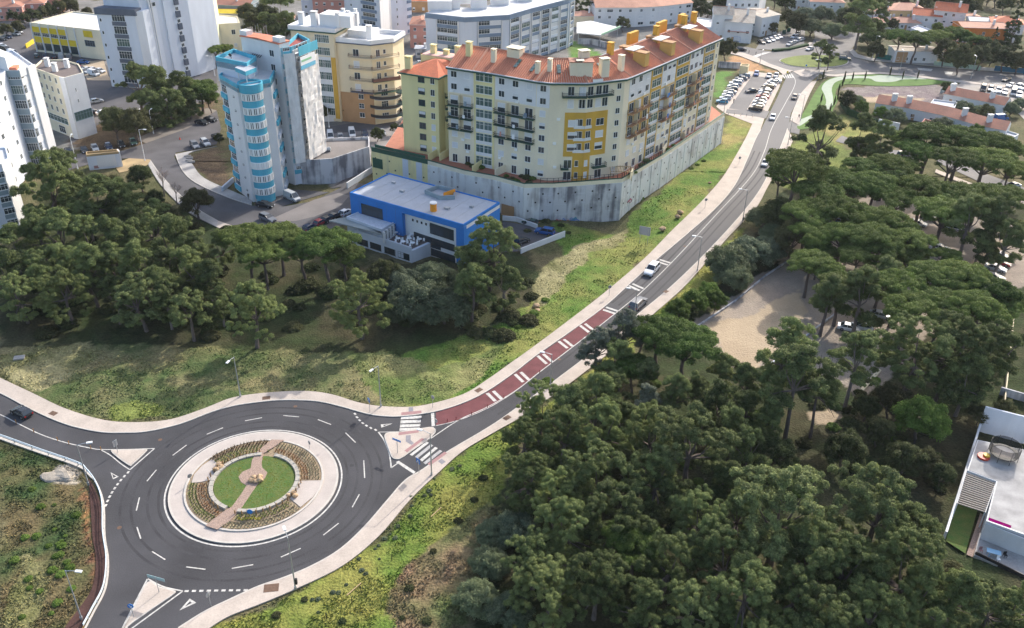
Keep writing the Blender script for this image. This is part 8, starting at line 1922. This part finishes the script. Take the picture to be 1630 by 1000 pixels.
planting("straw_bedding", "outer rows of straw bedding plants at the island's near side", Mg3, 8.7, 9.7, .42, *bot, .3, .26); planting("lime_bedding", "inner rows of olive bedding plants at the island's near side", Mg1, 7.2, 8.4, .40, *bot, .35, .26)
planting("dark_bedding", "outer rows of brown bedding plants at the island's upper left", Mg4, 8.8, 9.8, .4, *ul, .45, .26); planting("yellow_bedding", "inner rows of yellow-green bedding plants at the island's upper left", Mg1, 7.2, 8.6, .42, *ul, .35, .28)
planting("mixed_bedding", "rows of straw bedding plants at the island's upper right", Mg3, 8.1, 9.7, .42, *ur, .32, .26); planting("red_bedding", "inner rows of rust bedding plants at the island's upper right", Mg2, 7.3, 7.9, .4, *ur, .32, .24)
for r_, a_ in ((8.35, lft), (8.55, bot)):
    struct(MB().ring([(isl_c[0]+r_*math.cos(a_[0]+(a_[1]-a_[0])*i/20), isl_c[1]+r_*math.sin(a_[0]+(a_[1]-a_[0])*i/20)) for i in range(21)]+[(isl_c[0]+(r_-.08)*math.cos(a_[1]-(a_[1]-a_[0])*i/20), isl_c[1]+(r_-.08)*math.sin(a_[1]-(a_[1]-a_[0])*i/20)) for i in range(21)],
     [(isl_c[0]+(r_-.02)*math.cos(a_[0]+(a_[1]-a_[0])*i/20), isl_c[1]+(r_-.02)*math.sin(a_[0]+(a_[1]-a_[0])*i/20)) for i in range(21)]+[(isl_c[0]+(r_-.06)*math.cos(a_[1]-(a_[1]-a_[0])*i/20), isl_c[1]+(r_-.06)*math.sin(a_[1]-(a_[1]-a_[0])*i/20)) for i in range(21)], .2, .36).build("bed_edging", M_soil))
b = MB(); rr_ = random.Random(3)
for k in range(900):
    a = rr_.uniform(0, 6.28); q = 5.8*math.sqrt(rr_.random()); x, y = isl_c[0]+q*math.cos(a), isl_c[1]+q*math.sin(a)
    if inside((x, y), WL(_zp)): continue
    s = rr_.uniform(.03, .06); b.poly([(x-s, y, .37), (x+s, y, .37), (x, y, .42+s)])
tag(b.build("yellow_flowers", mat("yellow_petals", (0.62,0.55,0.05), .8)), "tiny yellow flowers scattered over the round island lawn", "flowers", kind="stuff")
b = MB(); x, y = W(399.5, 826)
for k in range(36): X_ = x-1.6+3.2*k/36; Y_ = y-.3+rr_.uniform(-.25,.25)-.05*(X_-x)**2; b.poly([(X_-.09, Y_, .3), (X_+.09, Y_, .3), (X_, Y_, .62)]); 
tag(b.build("yellow_flowers", MATS["yellow_petals"]), "arc of yellow flowers below the blue roundabout sign", "flowers", kind="stuff")
# tracked stakes of the young planting on the verge
for i, (x, y) in enumerate([(702,801),(720,788),(740,772),(756,757),(645,872),(624,893),(601,914),(575,945),(560,960),(520,985)]):
    X_, Y_ = W(x, y); z_ = float(ground_h(np.array([X_]), np.array([Y_]))[0]); tag(MB().tube([(X_, Y_, z_), (X_, Y_, z_+1.2)], .05, 5).build("plant_stake", M_black), "dark planting stake on the lower grass verge", "stake", "planting stakes on the verge")
for (x, y, x2, y2) in [(686,823,702,807),(552,949,575,930)]:
    a, c = W(x, y), W(x2, y2); za_ = [float(ground_h(np.array([q[0]]), np.array([q[1]]))[0])+.12 for q in (a, c)]; tag(MB().tube([(*a, za_[0]), (*c, za_[1])], .07, 5).build("timber_pole", mat("pale_timber", (0.50,0.36,0.20), .8)), f"pale timber pole lying on the verge, {'nearer' if x < 600 else 'farther'} one", "pole")
# white slabs at left
x, y = W(31, 571); tag(MB().obox((x, y), (1, .3), .9, .6, 0.1, .35).build("concrete_slab", M_walk2), "pale concrete slab lying on the dry meadow at left", "slab")
# spoil heap
x, y = W(95, 757)
bm = bmesh.new(); bmesh.ops.create_icosphere(bm, subdivisions=3, radius=1); rh = random.Random(4)
for v in bm.verts: k = 1+.22*math.sin(v.co.x*5+v.co.y*3)+rh.uniform(-.08,.08); v.co.x *= 2.4*k; v.co.y *= 1.5*k; v.co.z *= .45*k
me = bpy.data.meshes.new("sand_heap"); bm.to_mesh(me); bm.free(); me.materials.append(mat("pale_rubble", (0.36,0.32,0.27), .95, .35, 1.5, .6, n2=.2)); o = bpy.data.objects.new("sand_heap", me); COL.objects.link(o); o.location = (x, y, 0); tag(o, "pale heap of sand and rubble behind the guardrail", "sand heap")
# traffic cone, bins, containers
x, y = W(286.5, 222); b = MB(); b.tube([(x, y, 0), (x, y, .7)], [.22, .04], 8); b.box(x-.25, y-.25, 0, x+.25, y+.25, .05); tag(b.build("traffic_cone", mat("cone_red", (0.6,0.06,0.03), .6)), "red traffic cone on the left street", "cone")
for i, (x, y) in enumerate([(299,250),(302,253),(301,257),(305,259)]):
    X_, Y_ = W(x, y); tag(MB().obox((X_, Y_), (1, .2), .9, .28, 0, .5).build("concrete_block", M_walk2), f"pale concrete block piled at the brown plot, {ORD[i]} from the street", "block", "blocks at the brown plot")
for i, (x, y) in enumerate([(1248,54),(1255,51)]):
    X_, Y_ = W(x, y); b = MB(); b.box(X_-.7, Y_-.5, .1, X_+.7, Y_+.5, 1.3); b.tube([(X_-.7, Y_, 1.3), (X_+.7, Y_, 1.3)], .4, 8); tag(b.build("waste_container", M_dkgreen), f"green waste container beside the hall car park, {'left' if i == 0 else 'right'} one", "container")

# ------------------------------------------------------------------ people
def person(px, py, az, shirt, trousers, label, walk=.25):
    x, y = W(px, py); J = [(0,0,.93),(0,0,1.18),(0,0,1.42),(0,0,1.54),(0,.02,1.66),(.20,0,1.40),(.26,.04,1.12),(.24,.16,.90),(-.20,0,1.40),(-.26,-.04,1.12),(-.24,-.02,.86),(.10,0,.88),(.11,walk,.48),(.11,walk*.7,.08),(-.10,0,.88),(-.11,-walk*.6,.48),(-.11,-walk*1.6,.10),(.11,walk*.7+.16,.04),(-.11,-walk*1.6+.15,.05)]
    E_ = [(0,1),(1,2),(2,3),(3,4),(2,5),(5,6),(6,7),(2,8),(8,9),(9,10),(0,11),(11,12),(12,13),(0,14),(14,15),(15,16),(13,17),(16,18)]
    R_ = [.15,.14,.15,.06,.11,.065,.05,.035,.065,.05,.035,.10,.07,.045,.10,.07,.045,.035,.035]
    me = bpy.data.meshes.new("person"); me.from_pydata(J, E_, []); o = bpy.data.objects.new("person", me); COL.objects.link(o)
    md = o.modifiers.new("skin", 'SKIN'); sv = me.skin_vertices[0].data
    for i, r in enumerate(R_): sv[i].radius = (r, r*.8)
    sv[0].use_root = True; o.modifiers.new("sub", 'SUBSURF').levels = 1
    dg = bpy.context.evaluated_depsgraph_get(); m2 = bpy.data.meshes.new_from_object(o.evaluated_get(dg)); bpy.data.objects.remove(o)
    for m in (shirt, trousers, mat("skin", (0.45,0.28,0.2), .7), mat("hair_dark", (0.03,0.02,0.015), .8)): m2.materials.append(m)
    for p in m2.polygons: z = p.center.z; p.material_index = 3 if z > 1.68 else (2 if z > 1.49 else (0 if z > .92 else 1))
    m2.name = "person"; o = bpy.data.objects.new("person", m2); COL.objects.link(o); o.location = (x, y, .12); o.rotation_euler.z = az; return tag(o, label, "person")
person(1167.5, 165, .5, M_black, M_black, "person in dark clothes walking across the car park lane")
person(1271, 190, 2.2, M_black, mat("navy_cloth", (.03,.04,.08), .9), "person in black walking on the pavement by the park path")
person(1296, 185, 1.2, mat("plum_cloth", (.12,.04,.06), .9), M_black, "person on the park path beside the lawn, left one"); person(1303, 183.5, 1.4, M_black, M_black, "person on the park path beside the lawn, right one")
person(436, 563-500+255, .4, M_black, M_black, "person in dark clothes at the foot of the turquoise tower") if False else person(396, 318, .4, M_black, M_black, "person in dark clothes at the foot of the turquoise tower")
person(1182.5, 356, 2.4, M_black, M_black, "person in black beside the lamp post on the right pavement")

# ------------------------------------------------------------------ air: one closed box of thin even haze

hm = bpy.data.meshes.new("haze"); _hb = MB().box(-900, -300, -6, 1100, 1100, 140); hm.from_pydata(_hb.v, [], _hb.f); ho = bpy.data.objects.new("haze", hm); COL.objects.link(ho)
hmat = bpy.data.materials.new("thin_haze"); hmat.use_nodes = True; _t = hmat.node_tree; _t.nodes.clear(); _o = _t.nodes.new("ShaderNodeOutputMaterial"); _v = _t.nodes.new("ShaderNodeVolumePrincipled")
_v.inputs["Color"].default_value = (.86,.91,1,1); _v.inputs["Density"].default_value = 0.00005; _v.inputs["Anisotropy"].default_value = 0.2; _t.links.new(_v.outputs[0], _o.inputs["Volume"]); hm.materials.append(hmat); ho["kind"] = "stuff"; ho["label"] = "thin pale haze over the town"
